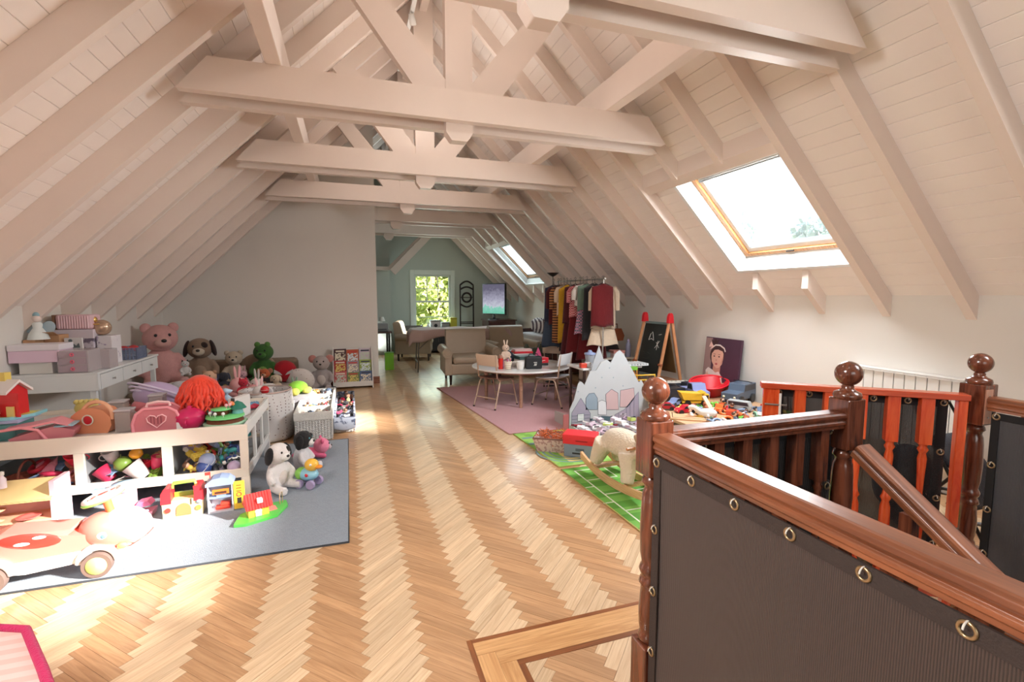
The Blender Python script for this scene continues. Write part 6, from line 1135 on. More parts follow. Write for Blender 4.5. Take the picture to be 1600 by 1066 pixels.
# rug plush dogs and duck
bw=(236,230,228); kb=(24,22,24)
t=plush('plush_dog','white plush dog with a black eye patch sitting at the toy table\'s right leg','plush toy',(-.56,3.98,.01),math.radians(52),.44,bw,belly=(226,214,206),ear='dog',earc=kb,muzzle=(240,236,232),patch=kb,headc=bw)
t=plush('plush_dog','black-headed teal-eyed plush dog behind the white plush dog','plush toy',(-.42,4.34,.01),math.radians(75),.42,(228,224,226),ear='dog',earc=kb,muzzle=(236,232,230),patch=kb,headc=kb,eye=(90,170,180))
plush('plush_dog','bright pink fluffy plush poodle lying behind the black-eared dog','plush toy',(-.36,4.68,.01),math.radians(100),.40,(236,110,150),ear='bear',pose='lie',muzzle=(206,186,190),headc=(240,140,170))
t=T('pull_along_duck','yellow, green and blue pull-along duck toy with lilac wheels, by the plush dogs','toy',(-.34,3.98,.01),math.radians(-30)); b=MB(); b.ell((0,0,.10),(.08,.06,.05),16,10); b.build('blue_body',P((150,206,226)),t); MB().ell((-.06,0,.1),(.05,.055,.05),14,10).build('green_rear',P((140,206,90)),t); MB().ell((.03,0,.175),(.055,.05,.05),16,10).build('yellow_head',P((242,190,70)),t); MB().ell((.09,0,.165),(.03,.028,.014),12,8).build('bill',P((240,150,50)),t); MB().ell((.05,-.045,.19),.01,8,6).build('eye',P((240,240,240)),t); MB().ell((.02,-.06,.11),(.014,.006,.014),8,6).build('red_heart',P((226,50,60)),t)
wm_=MB(); wm_.cyl((0,-.012,0),(0,.012,0),.034,n=18); me=wm_.mesh('wheel',P((176,160,196)))
for x in (-.05,.05):
    for y in (-.055,.055): piece('wheel',me,t,(x,y,.036))
# ================================================================ WHITE BASKETS
wk=mt('white_wicker',(222,220,216),.7)
def wicker(label,x0,x1,y0,y1,h,lin_m,dividers,linh):
    t=T('wicker_basket',label,'basket',((x0+x1)/2,(y0+y1)/2,.008)); X=(x1-x0)/2; Y=(y1-y0)/2
    MB().box(-X+.012,X-.012,-Y+.012,Y-.012,0,.012).build('base',wk,t)
    b=MB()
    for (ax,ay,bx,by) in ((-X,-Y,X,-Y),(X,-Y,X,Y),(X,Y,-X,Y),(-X,Y,-X,-Y)):
        L_=math.hypot(bx-ax,by-ay); n_=int(L_/.028)
        for k in range(n_+1): f=k/n_; b.cyl((ax+(bx-ax)*f,ay+(by-ay)*f,0),(ax+(bx-ax)*f,ay+(by-ay)*f,h),.006,n=5)
        nr=int(h/.012)
        for r in range(nr):
            z=.006+r*.012; pts=[]
            for k in range(n_+1): f=k/n_; o_=.006*(1 if (k+r)%2 else -1); nx_,ny_=(by-ay)/L_,-(bx-ax)/L_; pts.append((ax+(bx-ax)*f+nx_*o_,ay+(by-ay)*f+ny_*o_,z))
            b.tube(pts,.0045,4)
    o=b.build('woven_side',wk,t,fix=False); o['kind']='stuff'
    b=MB(); b.box(-X-.012,X+.012,-Y-.012,-Y+.012,h-linh,h+.008); b.box(-X-.012,X+.012,Y-.012,Y+.012,h-linh,h+.008); b.box(-X-.012,-X+.012,-Y+.012,Y-.012,h-linh,h+.008); b.box(X-.012,X+.012,-Y+.012,Y-.012,h-linh,h+.008); b.build('fabric_lining',lin_m,t,bv=.006)
    for k in range(dividers): y=-Y+2*Y*(k+1)/(dividers+1); MB().box(-X+.013,X-.013,y-.008,y+.008,.03,h).build('divider',lin_m,t,bv=.004)
    return t
wlin=F((222,220,214)); dlin=pattern('denim_print',(70,76,96),(150,156,170),'blotch',14,thr=.5,rough=.9)
wicker('long white wicker basket with white lining and four compartments, beside the dotted sack',-.56,-.21,5.27,6.62,.29,wlin,3,.075)
wicker('lower white wicker basket with blue-grey denim lining, by the open floor',-.19,.02,5.50,7.0,.16,dlin,0,.05)
pal_sm=[((220,150,90),'orange'),((110,130,160),'blue'),((200,150,150),'rose'),((60,60,66),'black'),((214,206,190),'ivory'),((150,120,80),'tan'),((180,190,196),'silver'),((230,210,100),'yellow'),((190,50,60),'red')]
for ci,(nm,ks) in enumerate((('nearest',['toy_fruit','toy_car','toy_ring']),('second',['toy_figure','toy_animal','toy_brick']),('third',['toy_plate','toy_bottle','toy_brick']),('farthest',['toy_cup','toy_ball','toy_figure']))):
    y0=5.27+.3375*ci; rr=random.Random(40+ci)
    tag(MB().cb((0,0,.115),(.29,.27,.22)).build('basket_filling',mt('filling_mix',(140,126,116),.8,var=.4,scale=26),loc=(-.385,y0+.169,.022),bv=.02),'mixed small toys packed in the %s compartment of the white wicker basket'%nm,'toys')
    heap([(-.50+.075*(k%4),y0+.08+.08*(k//4),.245) for k in range(12)],ks,pal_sm,'in the %s compartment of the long wicker basket'%nm,'small toys in the long wicker basket',.055,.085,60+ci)
tag(MB().cb((0,0,.06),(.17,1.4,.11)).build('basket_filling',mt('filling_dark',(46,44,52),.8,var=.4,scale=20),loc=(-.085,6.25,.022),bv=.02),'dark doll clothes packed into the denim-lined wicker basket','clothes')
pal_dk=[((36,36,40),'black'),((110,116,136),'denim'),((206,40,80),'crimson'),((214,206,150),'pale yellow'),((60,60,70),'charcoal'),((190,186,180),'silver grey')]
heap([(-.13+.085*(k%2),5.62+.12*(k//2),.125) for k in range(22)],['toy_cloth','toy_cloth','toy_brick','toy_figure'],pal_dk,'in the denim-lined wicker basket','doll things in the denim-lined basket',.09,.14,77)
# denim lining sagging over the near end
b=MB(); b.grid(lambda u,v:(-.2+.23*u,5.47-.012*math.sin(PI*v)-.02*v,.175-.11*v-.03*math.sin(PI*u)*v),14,8); tag(b.build('denim_cloth',dlin,sol=.004),'blue-grey denim cloth hanging over the near end of the lower basket','cloth')
# ================================================================ BOOK RACK
br=T('book_rack','low white sling book rack against the partition wall, full of picture books','bookcase',(.03,8.28,0)); wl=mt('rack_white',(226,222,216),.45)
for x in (-.31,.295): b=MB(); b.prism([(-.17,0),(.15,0),(.15,.64),(.1,.66),(-.02,.4),(-.17,.12)],x,x+.015,'x'); b.build('side_panel',wl,br,bv=.003)
b=MB(); b.box(-.295,.295,-.165,-.15,.035,.115); b.build('front_board',wl,br,bv=.003); MB().box(-.295,.295,-.14,.14,.03,.045).build('base_board',wl,br); MB().box(-.295,.295,.13,.145,.045,.62).build('rear_board',wl,br)
for y,z in ((-.06,.2),(.03,.34)): MB().box(-.295,.295,y,y+.01,z-.1,z+.03).build('tier_board',wl,br)
covers=[((70,30,36),'dark maroon'),((190,90,50),'orange-brown'),((200,186,196),'pale lilac'),((170,40,44),'red and white'),((150,140,150),'grey'),((150,170,80),'yellow-green'),((196,90,90),'coral'),((110,130,80),'olive'),((76,100,140),'blue'),((50,34,50),'dark purple')]
rows=[(.075,.045,-.115,[6,7,8]),(.23,.0,-.03,[3,4,5]),(.37,.0,.06,[0,1,2])]
for ri,(zb,_,yy,ids) in enumerate(rows):
    for ci,idx in enumerate(ids):
        c,cn=covers[idx]; x=.03-.195+.195*ci; hh=(.20,.22,.26)[ri]-.015*(ci%2); ww=.19
        t=T('picture_book','%s picture book, %s in the %s row of the white book rack'%(cn,('left','middle','right')[ci],('front','second','top')[ri]),'book',(x,8.28+yy,zb),0,rot=(math.radians(-14),0,math.radians(R.uniform(-2,2))))
        MB().box(-ww/2,ww/2,-.008,.008,0,hh).build('cover',mt('cover_%d'%idx,c,.5,var=.1,scale=14),t,bv=.001); MB().box(-ww/2+.003,ww/2+.0008,-.006,.006,.002,hh+.0008).build('pages',mt('paper',(232,228,220),.8),t)
        c2=[(226,214,190),(222,196,110),(196,206,190),(214,226,230)][(idx*3)%4]; b=MB(); b.box(-ww*.42,ww*.42,-.0095,-.0081,hh*.08,hh*.74); b.build('cover_picture',pattern('pic_%d'%idx,c,c2,'blotch',26+idx*3,thr=.52,rough=.6),t); MB().box(-ww*.36,ww*.36,-.0092,-.0081,hh*.80,hh*.9).build('cover_title_band',mt('band_%d'%(idx%3),[(230,220,200),(200,60,50),(60,60,80)][idx%3],.6),t)
# ================================================================ WHITE DESK ON THE LEFT WITH BOXES
dz=.85; dw=mt('desk_white',(228,230,230),.4,coat=.15)
wd=T('white_desk','white desk with three drawers along its side, against the left wall','desk',(-2.345,5.655,0)); DX0,DX1,DY0,DY1=-.298,.305,-.695,.695
MB().box(DX0,DX1,DY0,DY1,dz-.02,dz).build('desktop',dw,wd,bv=.003); MB().box(DX0,DX1-.0145,DY0,DY0+.018,.695,dz-.0201).build('end_panel',dw,wd,bv=.002); MB().box(DX0,DX1-.0145,DY1-.018,DY1,.695,dz-.0201).build('end_panel',dw,wd)
MB().box(DX1-.014,DX1,DY0,DY0+.04,.695,dz-.0205).build('corner_post',dw,wd); MB().box(DX0,DX1-.015,DY0+.02,DY1-.02,.695,.705).build('drawer_floor',dw,wd)
for k in range(3):
    y0=DY0+.045+.435*k; d_=MB().box(DX1-.014,DX1+.004,y0,y0+.425,.70,dz-.024).build('drawer',dw,wd,bv=.002); b=MB(); b.at((DX1+.004,y0+.213,.763),(0,PI/2,0)); b.lathe([(.004,0),(.004,.012),(.010,.016),(.009,.022),(0,.025)],n=12); b.build('knob',mt('steel',(170,165,160),.3,metal=.9),d_)
for x in (DX0+.02,DX1-.07):
    for y in (DY0+.04,DY1-.04): MB().box(x,x+.04,y-.02,y+.02,0,.695).build('leg',dw,wd)
def dbox(name,label,cat,x,y,d,m,z=None,rz=0,lid=None,lh=.04): return cbox(name,label,cat,(x,y,dz+.001 if z is None else z),d,m,rz,lid,lidh=lh)
ppk=P((236,206,226)); lw=mt('cream_box',(232,230,224),.5); kraft=mt('kraft_card',(196,150,110),.75,var=.05,scale=8)
dbox('storage_drum','cream storage box carrying a pale pink lidded box on the white desk','box',-2.48,5.10,(.22,.16,.095),lw); dbox('pink_box','large pale pink box with white lid stacked on the cream box on the desk','box',-2.47,5.10,(.34,.22,.15),ppk,z=dz+.097,lid=mt('white_lid',(238,232,238),.4),lh=.05)
t=dbox('drawer_chest','clear plastic mini chest with pink knobs at the desk\'s front corner','box',-2.215,5.10,(.22,.22,.19),plastic_clear('clear_white',(214,204,206),.35))
for z in (.01,.07,.13): d_=MB().box(-.095,.095,-.118,-.111,z,z+.052).build('drawer',plastic_clear('clear_drawer',(206,186,196),.3),t); MB().torus((0,-.122,z+.025),.011,.005,'y',14,6).build('ring_knob',P((240,110,134)),d_)
t=dbox('clear_box','tall clear plastic box right of the mini chest on the desk','box',-2.09,5.28,(.10,.16,.17),plastic_clear('clear_white',(214,204,206),.35))
t=dbox('kraft_box','kraft cardboard box at the left wall end of the desk','box',-2.60,5.30,(.085,.2,.27),kraft)
dbox('cardboard_box','open brown cardboard box behind the pink box','box',-2.50,5.40,(.11,.16,.30),kraft); cb_o=[o for o in COL.objects if o.name=='cardboard_box'][0]; b=MB(); b.add([(-.05,0,0),(.05,0,0),(.06,-.09,.035),(-.06,-.09,.03)],[(0,1,2,3)]); b.build('box_flap',kraft,cb_o,loc=(.0,-.08,.30),sol=.003)
lace=pattern('lilac_lace_print',(176,150,176),(226,214,222),'dots',24,thr=.2,rough=.7); gl_p=pattern('grey_lilac_print',(120,106,126),(214,204,214),'blotch',16,thr=.5)
dbox('fabric_box','grey and lilac patterned fabric box under the lace basket','box',-2.40,5.60,(.26,.2,.25),gl_p); dbox('fabric_box','white and lilac patterned fabric box under the golden egg doll','box',-2.20,5.62,(.12,.2,.27),pattern('white_lilac_print',(176,160,186),(232,226,230),'blotch',14,thr=.42)); dbox('lace_basket','lilac lace-patterned basket below the ribbed pink bin','basket',-2.42,5.60,(.30,.2,.085),lace,z=dz+.252)
t=T('ribbed_pink_bin','ribbed pale pink bin lying on its side on the lace basket','bin',(-2.42,5.60,dz+.338)); b=MB(); b.box(-.13,.14,-.1,.1,0,.135).build('bin_body',P((236,196,204)),t,bv=.02); b=MB(); [b.cyl((-.10+.0195*k,-.1,.01),(-.10+.0195*k,-.1,.125),.006,n=6) for k in range(12)]; b.build('ribs',P((240,206,212)),t); MB().box(-.15,-.131,-.1,.1,.0,.135).build('brown_opening',mt('bin_inside',(140,104,80),.8),t)
dbox('yellow_folder_box','narrow yellow box file standing behind the ribbed pink bin','box',-2.60,5.76,(.05,.2,.46),mt('yellow_file',(226,196,110),.6))
t=dbox('framed_card','white card with grey sketch standing behind the clear mini chest','picture',-2.36,5.36,(.13,.02,.27),mt('white_card',(226,222,220),.6)); b=MB(); b.prism(ov(-.02,.245,.015,.015,10),-.0115,-.0101); b.prism([(-.05,.18),(.05,.18),(.04,.225),(.02,.2),(0,.22),(-.03,.195)],-.0115,-.0101); b.build('sketch_print',mt('sketch_grey',(110,120,120),.7),t)
t=T('egg_doll','gold and mauve egg-shaped doll on the white and lilac box','doll',(-2.24,5.60,dz+.272),0,rot=(0,0,.3)); MB().ell((0,0,.075),(.075,.06,.075),16,12,(0,.5,0)).build('egg_body',mt('gold_mauve',(196,166,140),.25,metal=.5),t); MB().torus((-.03,0,.11),.05,.007,'z',18,6).build('gold_band',mt('gold',(226,186,110),.25,metal=.8),t); MB().ell((-.06,0,.15),.035,12,8).build('head',mt('gold',(226,186,110),.25,metal=.8),t)
bkt=T('lattice_basket','blue-grey plastic lattice basket with red contents at the far end of the desk','basket',(-2.22,5.98,dz+.001)); bb=P((124,136,166)); b=MB()
for k in range(8): z=.006+.0155*k; b.tube([(-.12,-.13,z),(.15,-.13,z),(.15,.13,z),(-.12,.13,z)],.0045,5,closed=True)
for (ax,ay,bx,by) in ((-.12,-.13,.15,-.13),(.15,-.13,.15,.13),(.15,.13,-.12,.13),(-.12,.13,-.12,-.13)):
    for k in range(10): f=k/9; b.cyl((ax+(bx-ax)*f,ay+(by-ay)*f,0),(ax+(bx-ax)*f,ay+(by-ay)*f,.12),.0045,n=5)
b.build('lattice',bb,bkt); MB().box(-.115,.145,-.125,.125,0,.008).build('base',bb,bkt); small('toy_cloth','red and black crumpled cloth in the lattice basket','toy',(-2.21,5.98,dz+.08),.22,(206,44,50))
t=T('fairy_doll','pale winged fairy doll with teal hair bun, on the kraft box by the wall','doll',(-2.56,5.26,dz+.272)); MB().lathe([(.075,0),(.06,.05),(.03,.10),(.035,.135),(.02,.15)],n=16).build('gown',mt('white_gown',(232,236,232),.8,var=.08,scale=20),t); MB().ell((0,0,.18),.032,14,10).build('head',P((240,220,210)),t); MB().ell((0,.01,.21),.032,12,8).build('hair_bun',P((150,186,196)),t); b=MB(); [b.ell((k*.06,.03,.10),(.05,.008,.06),14,8,(0,k*.5,0)) for k in (-1,1)]; b.build('wings',plastic_clear('wing_blue',(206,226,236),.4),t)
# ================================================================ THINGS ON THE ROUND TABLE
tz=TZ; 
def on(x,y): return (x,y,tz+.001)
bg=T('black_bag','black zip-up lunch bag with small white lettering, at the front of the round table','bag',on(2.33,6.02),math.radians(-12)); MB().box(-.10,.10,-.06,.06,0,.15).build('bag_body',mt('black_nylon',(26,28,32),.6,bump=.2),bg,bv=.018); MB().tube([(-.06,0,.15),(-.05,0,.175),(.05,0,.175),(.06,0,.15)],.006,6).build('handle',mt('black_nylon',(26,28,32),.6),bg); MB().torus((0,0,.125),.0,.0,'z',4,3); b=MB(); b.box(-.005,.035,-.0625,-.0605,.078,.084); b.prism([(-.002,.04),(.006,.04),(.012,.066),(.018,.04),(.024,.04),(.034,.07),(.028,.07),(.021,.05),(.014,.072),(.010,.072)],-.0625,-.0605); b.build('white_lettering',mt('chalk_white',(190,195,190),.8),bg)
t=cbox('red_gift_box','red box on a black base right of the black bag','box',on(2.56,6.30),(.16,.13,.11),mt('black_card',(40,32,34),.5),0,lid=mt('red_box_lid',(206,26,44),.4),lidh=.075); b=MB(); b.tube([(-.03,-.068,.055),(.0,-.068,.07),(.03,-.068,.072)],.004,5); b.build('white_mark',mt('chalk_white',(190,195,190),.8),t)
cup('white drum-shaped pen pot with grey pattern, left of the black bag',on(2.13,5.98),.045,.09,mt('pot_white',(222,220,216),.5,var=.1,scale=30),'pen_pot',False); cup('slim white pen pot squeezed against the black bag',on(2.20,6.08),.03,.085,mt('pot_beige',(206,196,186),.5),'pen_pot',False); cup('cream striped pen pot full of pink pens, left front of the round table',on(1.99,6.08),.045,.085,pattern('cream_stripe',(206,190,166),(226,214,196),'stripe',14,'Z'),'pen_pot',False)
t=T('red_bottle','tall red spray bottle left of the cream pen pot','bottle',on(1.90,6.12)); MB().lathe([(.026,0),(.027,.01),(.027,.12)],n=16).build('bottle_body',P((214,40,30)),t); MB().lathe([(.02,.12),(.018,.155)],n=12).build('cap',P((170,120,100)),t)
rr=random.Random(5)
for k,(c,cn) in enumerate((((236,110,160),'pink'),((240,150,180),'light pink'),((90,40,80),'plum'),((230,230,230),'white'),((70,90,120),'slate'),((240,120,170),'rose'))):
    x,y=1.99+rr.uniform(-.02,.02),6.08+rr.uniform(-.02,.02); t=T('pen','%s pen sticking out of the cream striped pot on the round table'%cn,'pen',(x,y,tz+.015),0,rot=(rr.uniform(-.25,.25),rr.uniform(-.3,.3),0)); MB().cyl((0,0,0),(0,0,.13),.005,n=8).build('pen_body',P(c),t); MB().cyl((0,0,.13),(0,0,.145),.0055,.003,n=8).build('pen_tip',P((60,60,64)),t)
plush('plush_toy','tiny beige plush rabbit sitting among the pens on the round table','plush toy',(2.02,6.28,tz+.10),0,.20,(222,196,176),ear='bunny'); cbox('pen_case','dark pink flat case under the tiny rabbit on the round table','box',on(2.02,6.28),(.12,.1,.1),mt('mauve_card',(176,130,150),.6))
cbox('book_stack_box','white box with a dark green top in the middle of the round table','box',on(2.36,6.42),(.26,.2,.13),mt('white_card',(226,222,220),.6),.1,lid=mt('dark_green_lid',(60,84,80),.5),lidh=.05); cbox('game_box','white game box with red band at the back of the round table','box',on(2.42,6.72),(.28,.2,.16),mt('white_card',(226,222,220),.6),-.1,lid=mt('red_box_lid',(206,26,44),.4),lidh=.03); cbox('game_box','pale pink box on the red-banded game box','box',(2.42,6.72,tz+.162),(.26,.16,.03),mt('pale_pink_card',(220,190,186),.6),-.05)
b=MB(); b.grid(lambda u,v:(2.02+.28*u,6.5+.2*v,tz+.008+.16*math.sin(PI*u)**.6*math.sin(PI*v)**.6*(1+.12*math.sin(9*u+6*v))),16,12); tag(b.build('navy_cloth_bag',F((40,46,62)),sol=.003),'navy crumpled cloth bag at the back left of the round table','bag')
t=T('paper_sheets','loose white papers piled in front of the navy bag on the round table','paper',on(2.2,6.3)); [MB().box(-.1,.1,-.07,.07,0,.012).build('sheet_pile',mt('paper',(232,228,220),.8),t,loc=(0,0,.016*k),rot=(0,0,.3*k)) for k in range(4)]
t=T('pink_party_hat','pink pointed felt crown right of the green-topped box','hat',on(2.60,6.55)); b=MB(); b.prism([(-.07,0),(.08,0),(.05,.13),(.01,.22),(-.03,.12)],-.012,.012); b.build('felt_cone',F((226,90,140)),t); MB().box(-.07,.08,-.014,.014,.0,.02).build('hat_band',F((200,60,110)),t)
t=T('cat_ear_bag','dark green cat-faced bag standing behind the round table things','bag',on(2.62,6.80)); b=MB(); b.prism([(-.13,0),(.13,0),(.14,.16),(.12,.26),(.08,.19),(-.06,.19),(-.1,.26),(-.14,.16)],-.04,.04); b.build('bag_body',F((50,56,38)),t,bv=.012)
for k in (-1,1): MB().ell((k*.06,-.042,.12),(.03,.006,.014),10,6).build('eye_print',F((206,206,180)),t)
# ================================================================ TOY VEHICLES ON THE RIGHT
def onr(u,v): p=W(u,v,.0); return p
PZ=.33
pf=T('play_platform','low pale wooden play platform against the right wall, covered with toy vehicles','platform',(3.55,4.2,0)); pw_=wood('platform_wood',(190,146,108),(216,176,138),.5,.1,var=.03)
MB().box(-.66,.69,-.72,-.12,PZ-.03,PZ-.002).build('platform_top',pw_,pf,bv=.003); MB().box(-.33,.69,-.119,.50,PZ-.03,PZ-.002).build('platform_top',pw_,pf,bv=.003); MB().box(-.30,.69,.501,.84,PZ-.03,PZ-.002).build('platform_top',pw_,pf,bv=.003)
for x,y in ((-.62,-.68),(.64,-.68),(-.62,-.17),(.64,.45),(-.26,.80),(.64,.80)): MB().box(x-.025,x+.025,y-.025,y+.025,0,PZ-.03).build('leg',pw_,pf)
def big_car(name,label,x,y,rz,s,c,kind='car',z=PZ+.001,seedc=(40,44,52)):
    t=T(name,label,'toy vehicle',(x,y,z),rz); m=P(c); dk_=P(seedc)
    if kind=='car': prof=[(-.5,.1),(.5,.1),(.5,.2),(.42,.25),(.22,.27),(.08,.42),(-.22,.42),(-.36,.28),(-.5,.26)]; win=[(.19,.28),(.07,.40),(-.2,.40),(-.31,.29)]
    elif kind=='jeep': prof=[(-.5,.12),(.5,.12),(.5,.3),(.15,.32),(.1,.5),(-.48,.5),(-.5,.3)]; win=[(.11,.33),(.07,.47),(-.44,.47),(-.46,.33)]
    elif kind=='van': prof=[(-.5,.1),(.5,.1),(.5,.25),(.4,.46),(-.5,.46)]; win=[(.44,.28),(.37,.43),(-.45,.43),(-.45,.28)]
    elif kind=='pickup': prof=[(-.5,.12),(.5,.12),(.5,.27),(.3,.3),(.22,.48),(-.02,.48),(-.06,.28),(-.5,.28)]; win=[(.26,.31),(.2,.46),(.0,.46),(-.02,.31)]
    else: prof=[(-.5,.12),(.5,.12),(.5,.45),(.28,.45),(.26,.2),(-.5,.2)]; win=[(.47,.26),(.47,.42),(.3,.42),(.3,.26)]
    b=MB(); b.prism([(px_*s,pz*s) for px_,pz in prof],-.21*s,.21*s); b.build('car_body',m,t,bv=.015*s); b=MB(); b.prism([(px_*s,pz*s) for px_,pz in win],-.215*s,.215*s); b.build('window_band',dk_,t)
    if kind=='dump': b=MB(); b.prism([(.22*s,.24*s),(-.45*s,.24*s),(-.58*s,.52*s),(.3*s,.48*s),(.36*s,.55*s),(.22*s,.5*s)],-.24*s,.24*s); b.build('dump_bed',m,t,bv=.01*s)
    w_=MB(); w_.cyl((0,-.05*s,0),(0,.05*s,0),.115*s,n=16); me=w_.mesh('wheel',P((30,30,32)))
    for xx in (-.3*s,.3*s):
        for yy in (-.2*s,.2*s): o=piece('wheel',me,t,(xx,yy,.115*s))
    b=MB(); [b.ell((.5*s,yy*s,.2*s),(.015*s,.035*s,.03*s),8,6) for yy in (-.14,.14)]; b.build('headlights',P((236,230,200)),t)
    if kind=='jeep': b=MB(); b.tube([(-.3*s,-.2*s,.5*s),(-.1*s,-.2*s,.56*s),(-.1*s,.2*s,.56*s),(-.3*s,.2*s,.5*s)],.012*s,5); b.build('roof_bar',dk_,t)
    return t
big_car('toy_truck','big lilac-blue toy pick-up cab in front of the red tub',3.72,4.50,math.radians(-100),.38,(132,142,190),'pickup')
big_car('toy_car','large slate-blue toy estate car with roof bars, right of the red tub',4.03,4.16,math.radians(-160),.42,(84,100,120),'jeep')
big_car('toy_dump_truck','yellow toy dump truck in front of the lilac-blue cab',3.47,4.20,math.radians(-20),.28,(226,180,50),'dump')
big_car('toy_van','light grey toy camper van among the vehicles by the gate',3.75,3.85,math.radians(-60),.22,(176,180,180),'van')
big_car('toy_car','small lilac-blue beetle-shaped car left of the yellow dump truck',3.26,4.24,math.radians(200),.19,(120,136,176),'car')
big_car('toy_car','red toy sports car in front of the beetle-shaped car',3.14,3.92,math.radians(170),.20,(200,28,52),'car')
big_car('toy_car','dark red toy car just behind the red sports car',3.06,4.12,math.radians(150),.17,(176,24,44),'car')
big_car('toy_loader','orange toy loader beside the grey camper van',3.52,3.86,math.radians(-150),.17,(230,110,40),'pickup')
big_car('toy_crane','orange-red toy tractor in front of the orange loader',3.46,3.64,math.radians(30),.16,(216,76,36),'jeep')
big_car('toy_truck','long black toy transporter truck left of the yellow dump truck',3.42,4.50,math.radians(8),.30,(34,38,44),'van')
big_car('toy_truck','dark grey-green toy army truck at the foot of the easel',3.48,4.92,math.radians(-10),.36,(58,64,64),'pickup')
big_car('toy_car','black toy sports car between transporter and red tub',3.60,4.72,math.radians(-30),.3,(22,24,34),'car')
big_car('toy_truck','navy toy truck lying next to the black sports car',3.86,4.86,math.radians(-70),.26,(34,40,62),'pickup')
big_car('toy_bus','mid-green toy bus behind the navy truck',4.04,4.90,math.radians(-80),.22,(60,110,60),'van')
tb_=T('red_tub','big red plastic scoop tub below the baby portrait','tub',(3.98,4.56,PZ+.01),0,rot=(math.radians(8),math.radians(-10),0)); rdt=P((206,16,36)); b=MB(); b.lathe([(.12,0),(.14,.01),(.2,.14),(.215,.15),(.215,.165),(.19,.16),(.13,.02),(0,.02)],n=32); b.v=[(x*1.15,y*.85,z) for x,y,z in b.v]; b.build('tub_body',rdt,tb_); MB().torus((0,0,.16),.215,.011,'z',30,8).build('rim',P((220,30,48)),tb_)
t=T('toy_horse','white and brown toy horse lying in front of the vehicles','toy',(3.22,3.70,PZ+.001),math.radians(150)); b=MB(); b.ell((0,0,.05),(.09,.045,.045),14,10); b.tube([(.07,0,.06),(.12,0,.10)],[.03,.022],8); b.ell((.14,0,.10),(.04,.022,.024),10,8); b.build('horse_body',P((230,226,220)),t); b=MB(); b.tube([(-.03,-.046,.07),(-.03,-.05,.03),(0,-.05,.0)],.005,5); b.build('bridle',P((130,40,44)),t)
t=T('wooden_ramp','pale wooden toy ramp leaning among the vehicles','toy',(3.34,3.82,PZ+.08),0,rot=(0,math.radians(-35),math.radians(80))); MB().box(-.13,.13,-.02,.02,0,.014).build('ramp_board',wood('ramp_wood',(210,160,120),(236,196,156),.5,.1,var=.03),t)
t=T('game_board','flat wooden game board with black outline on the platform behind the near newel','board',(3.08,3.86-.06,PZ+.0),math.radians(-35)); MB().box(-.19,.19,-.15,.15,0,.012).build('board_panel',wood('board_wood',(196,150,110),(222,180,140),.5,.1,var=.03),t); b=MB(); [b.box(*q) for q in ((-.15,.15,-.11,-.104,.012,.0135),(-.15,.15,.104,.11,.012,.0135),(-.15,-.144,-.104,.104,.012,.0135),(.144,.15,-.104,.104,.012,.0135))]; b.build('black_outline',P((30,28,28)),t)
t=T('spotted_track','white spotted toy track piece lying behind the black trucks','toy',(3.78,5.00,PZ+.088),math.radians(-10)); MB().box(-.22,.22,-.04,.04,0,.02).build('track_board',mt('track_spots',(226,222,210),.5),t); [MB().cyl((-.18+.06*k,-.01*(k%2),.02),(-.18+.06*k,-.01*(k%2),.0215),.012,n=10).build('black_spot',P((24,24,24)),t) for k in range(7)]
tag(MB().cb((0,0,.044),(.4,.12,.086)).build('toy_garage',P((30,34,44)),loc=(3.78,5.0,PZ),bv=.008),'low black toy garage under the spotted track','toy')
t=T('toy_gate','yellow plastic toy barrier in front of the easel','toy',(3.36,4.96,PZ+.001),math.radians(-30)); b=MB(); b.tube([(-.12,0,0),(-.12,0,.2),(.12,0,.22),(.12,0,.0)],.012,8); b.tube([(-.12,0,.14),(.12,0,.16)],.01,8); b.build('barrier_frame',P((226,176,50)),t)
t=T('toy_scaffold','orange and green toy crane frame at the castle\'s right edge','toy',(3.32,5.16,.28)); b=MB(); [b.cyl((x,y,0),(x*.7,y,.3),.009,n=6) for x in (-.06,.06) for y in (-.03,.03)]; [b.cyl((-.06,y,z),(.06,y,z),.006,n=6) for z in (.08,.16,.24) for y in (-.03,.03)]; b.build('crane_frame',P((222,150,70)),t); MB().box(-.05,.05,-.04,.04,.3,.34).build('crane_cab',P((120,190,70)),t)
pal_v=[((206,40,60),'red'),((120,200,70),'lime'),((236,236,236),'white'),((40,40,46),'black'),((120,140,170),'grey-blue'),((230,120,50),'orange'),((120,180,150),'mint'),((226,190,80),'yellow'),((170,90,60),'rust')]
rr=random.Random(9); pts=[]
for k in range(84):
    a=rr.random(); bb_=rr.random(); x=3.12+1.0*a; y=3.52+.56*bb_
    if any(math.hypot(x-px_,y-py_)<.07 for px_,py_,_ in pts): x+=.05; y-=.03
    pts.append((x,y,PZ+.001))
heap(pts,['toy_car','toy_car','toy_figure','toy_brick','toy_animal','toy_ring'],pal_v,'scattered on the near edge of the platform behind the stair gate','small toys at the platform edge',.07,.12,91)
for k,(x,y,c,l) in enumerate(((4.02,3.62,(150,30,50),'tall crimson and black robot figure next to the orange gate post'),(4.1,3.82,(60,60,64),'tall black robot figure behind the crimson robot'))): small('toy_figure',l,'toy',(x,y,PZ+.001),.2,c,.5*k)
t=T('metal_stand','slim steel rod stand against the wall left of the orange gate','stand',(4.15,3.60,PZ)); [MB().cyl((x,0,0),(x,0,.27),.008,n=8).build('rod',st,t) for x in (-.04,0,.04)]; MB().box(-.06,.06,-.04,.04,0,.02).build('foot',blk,t)
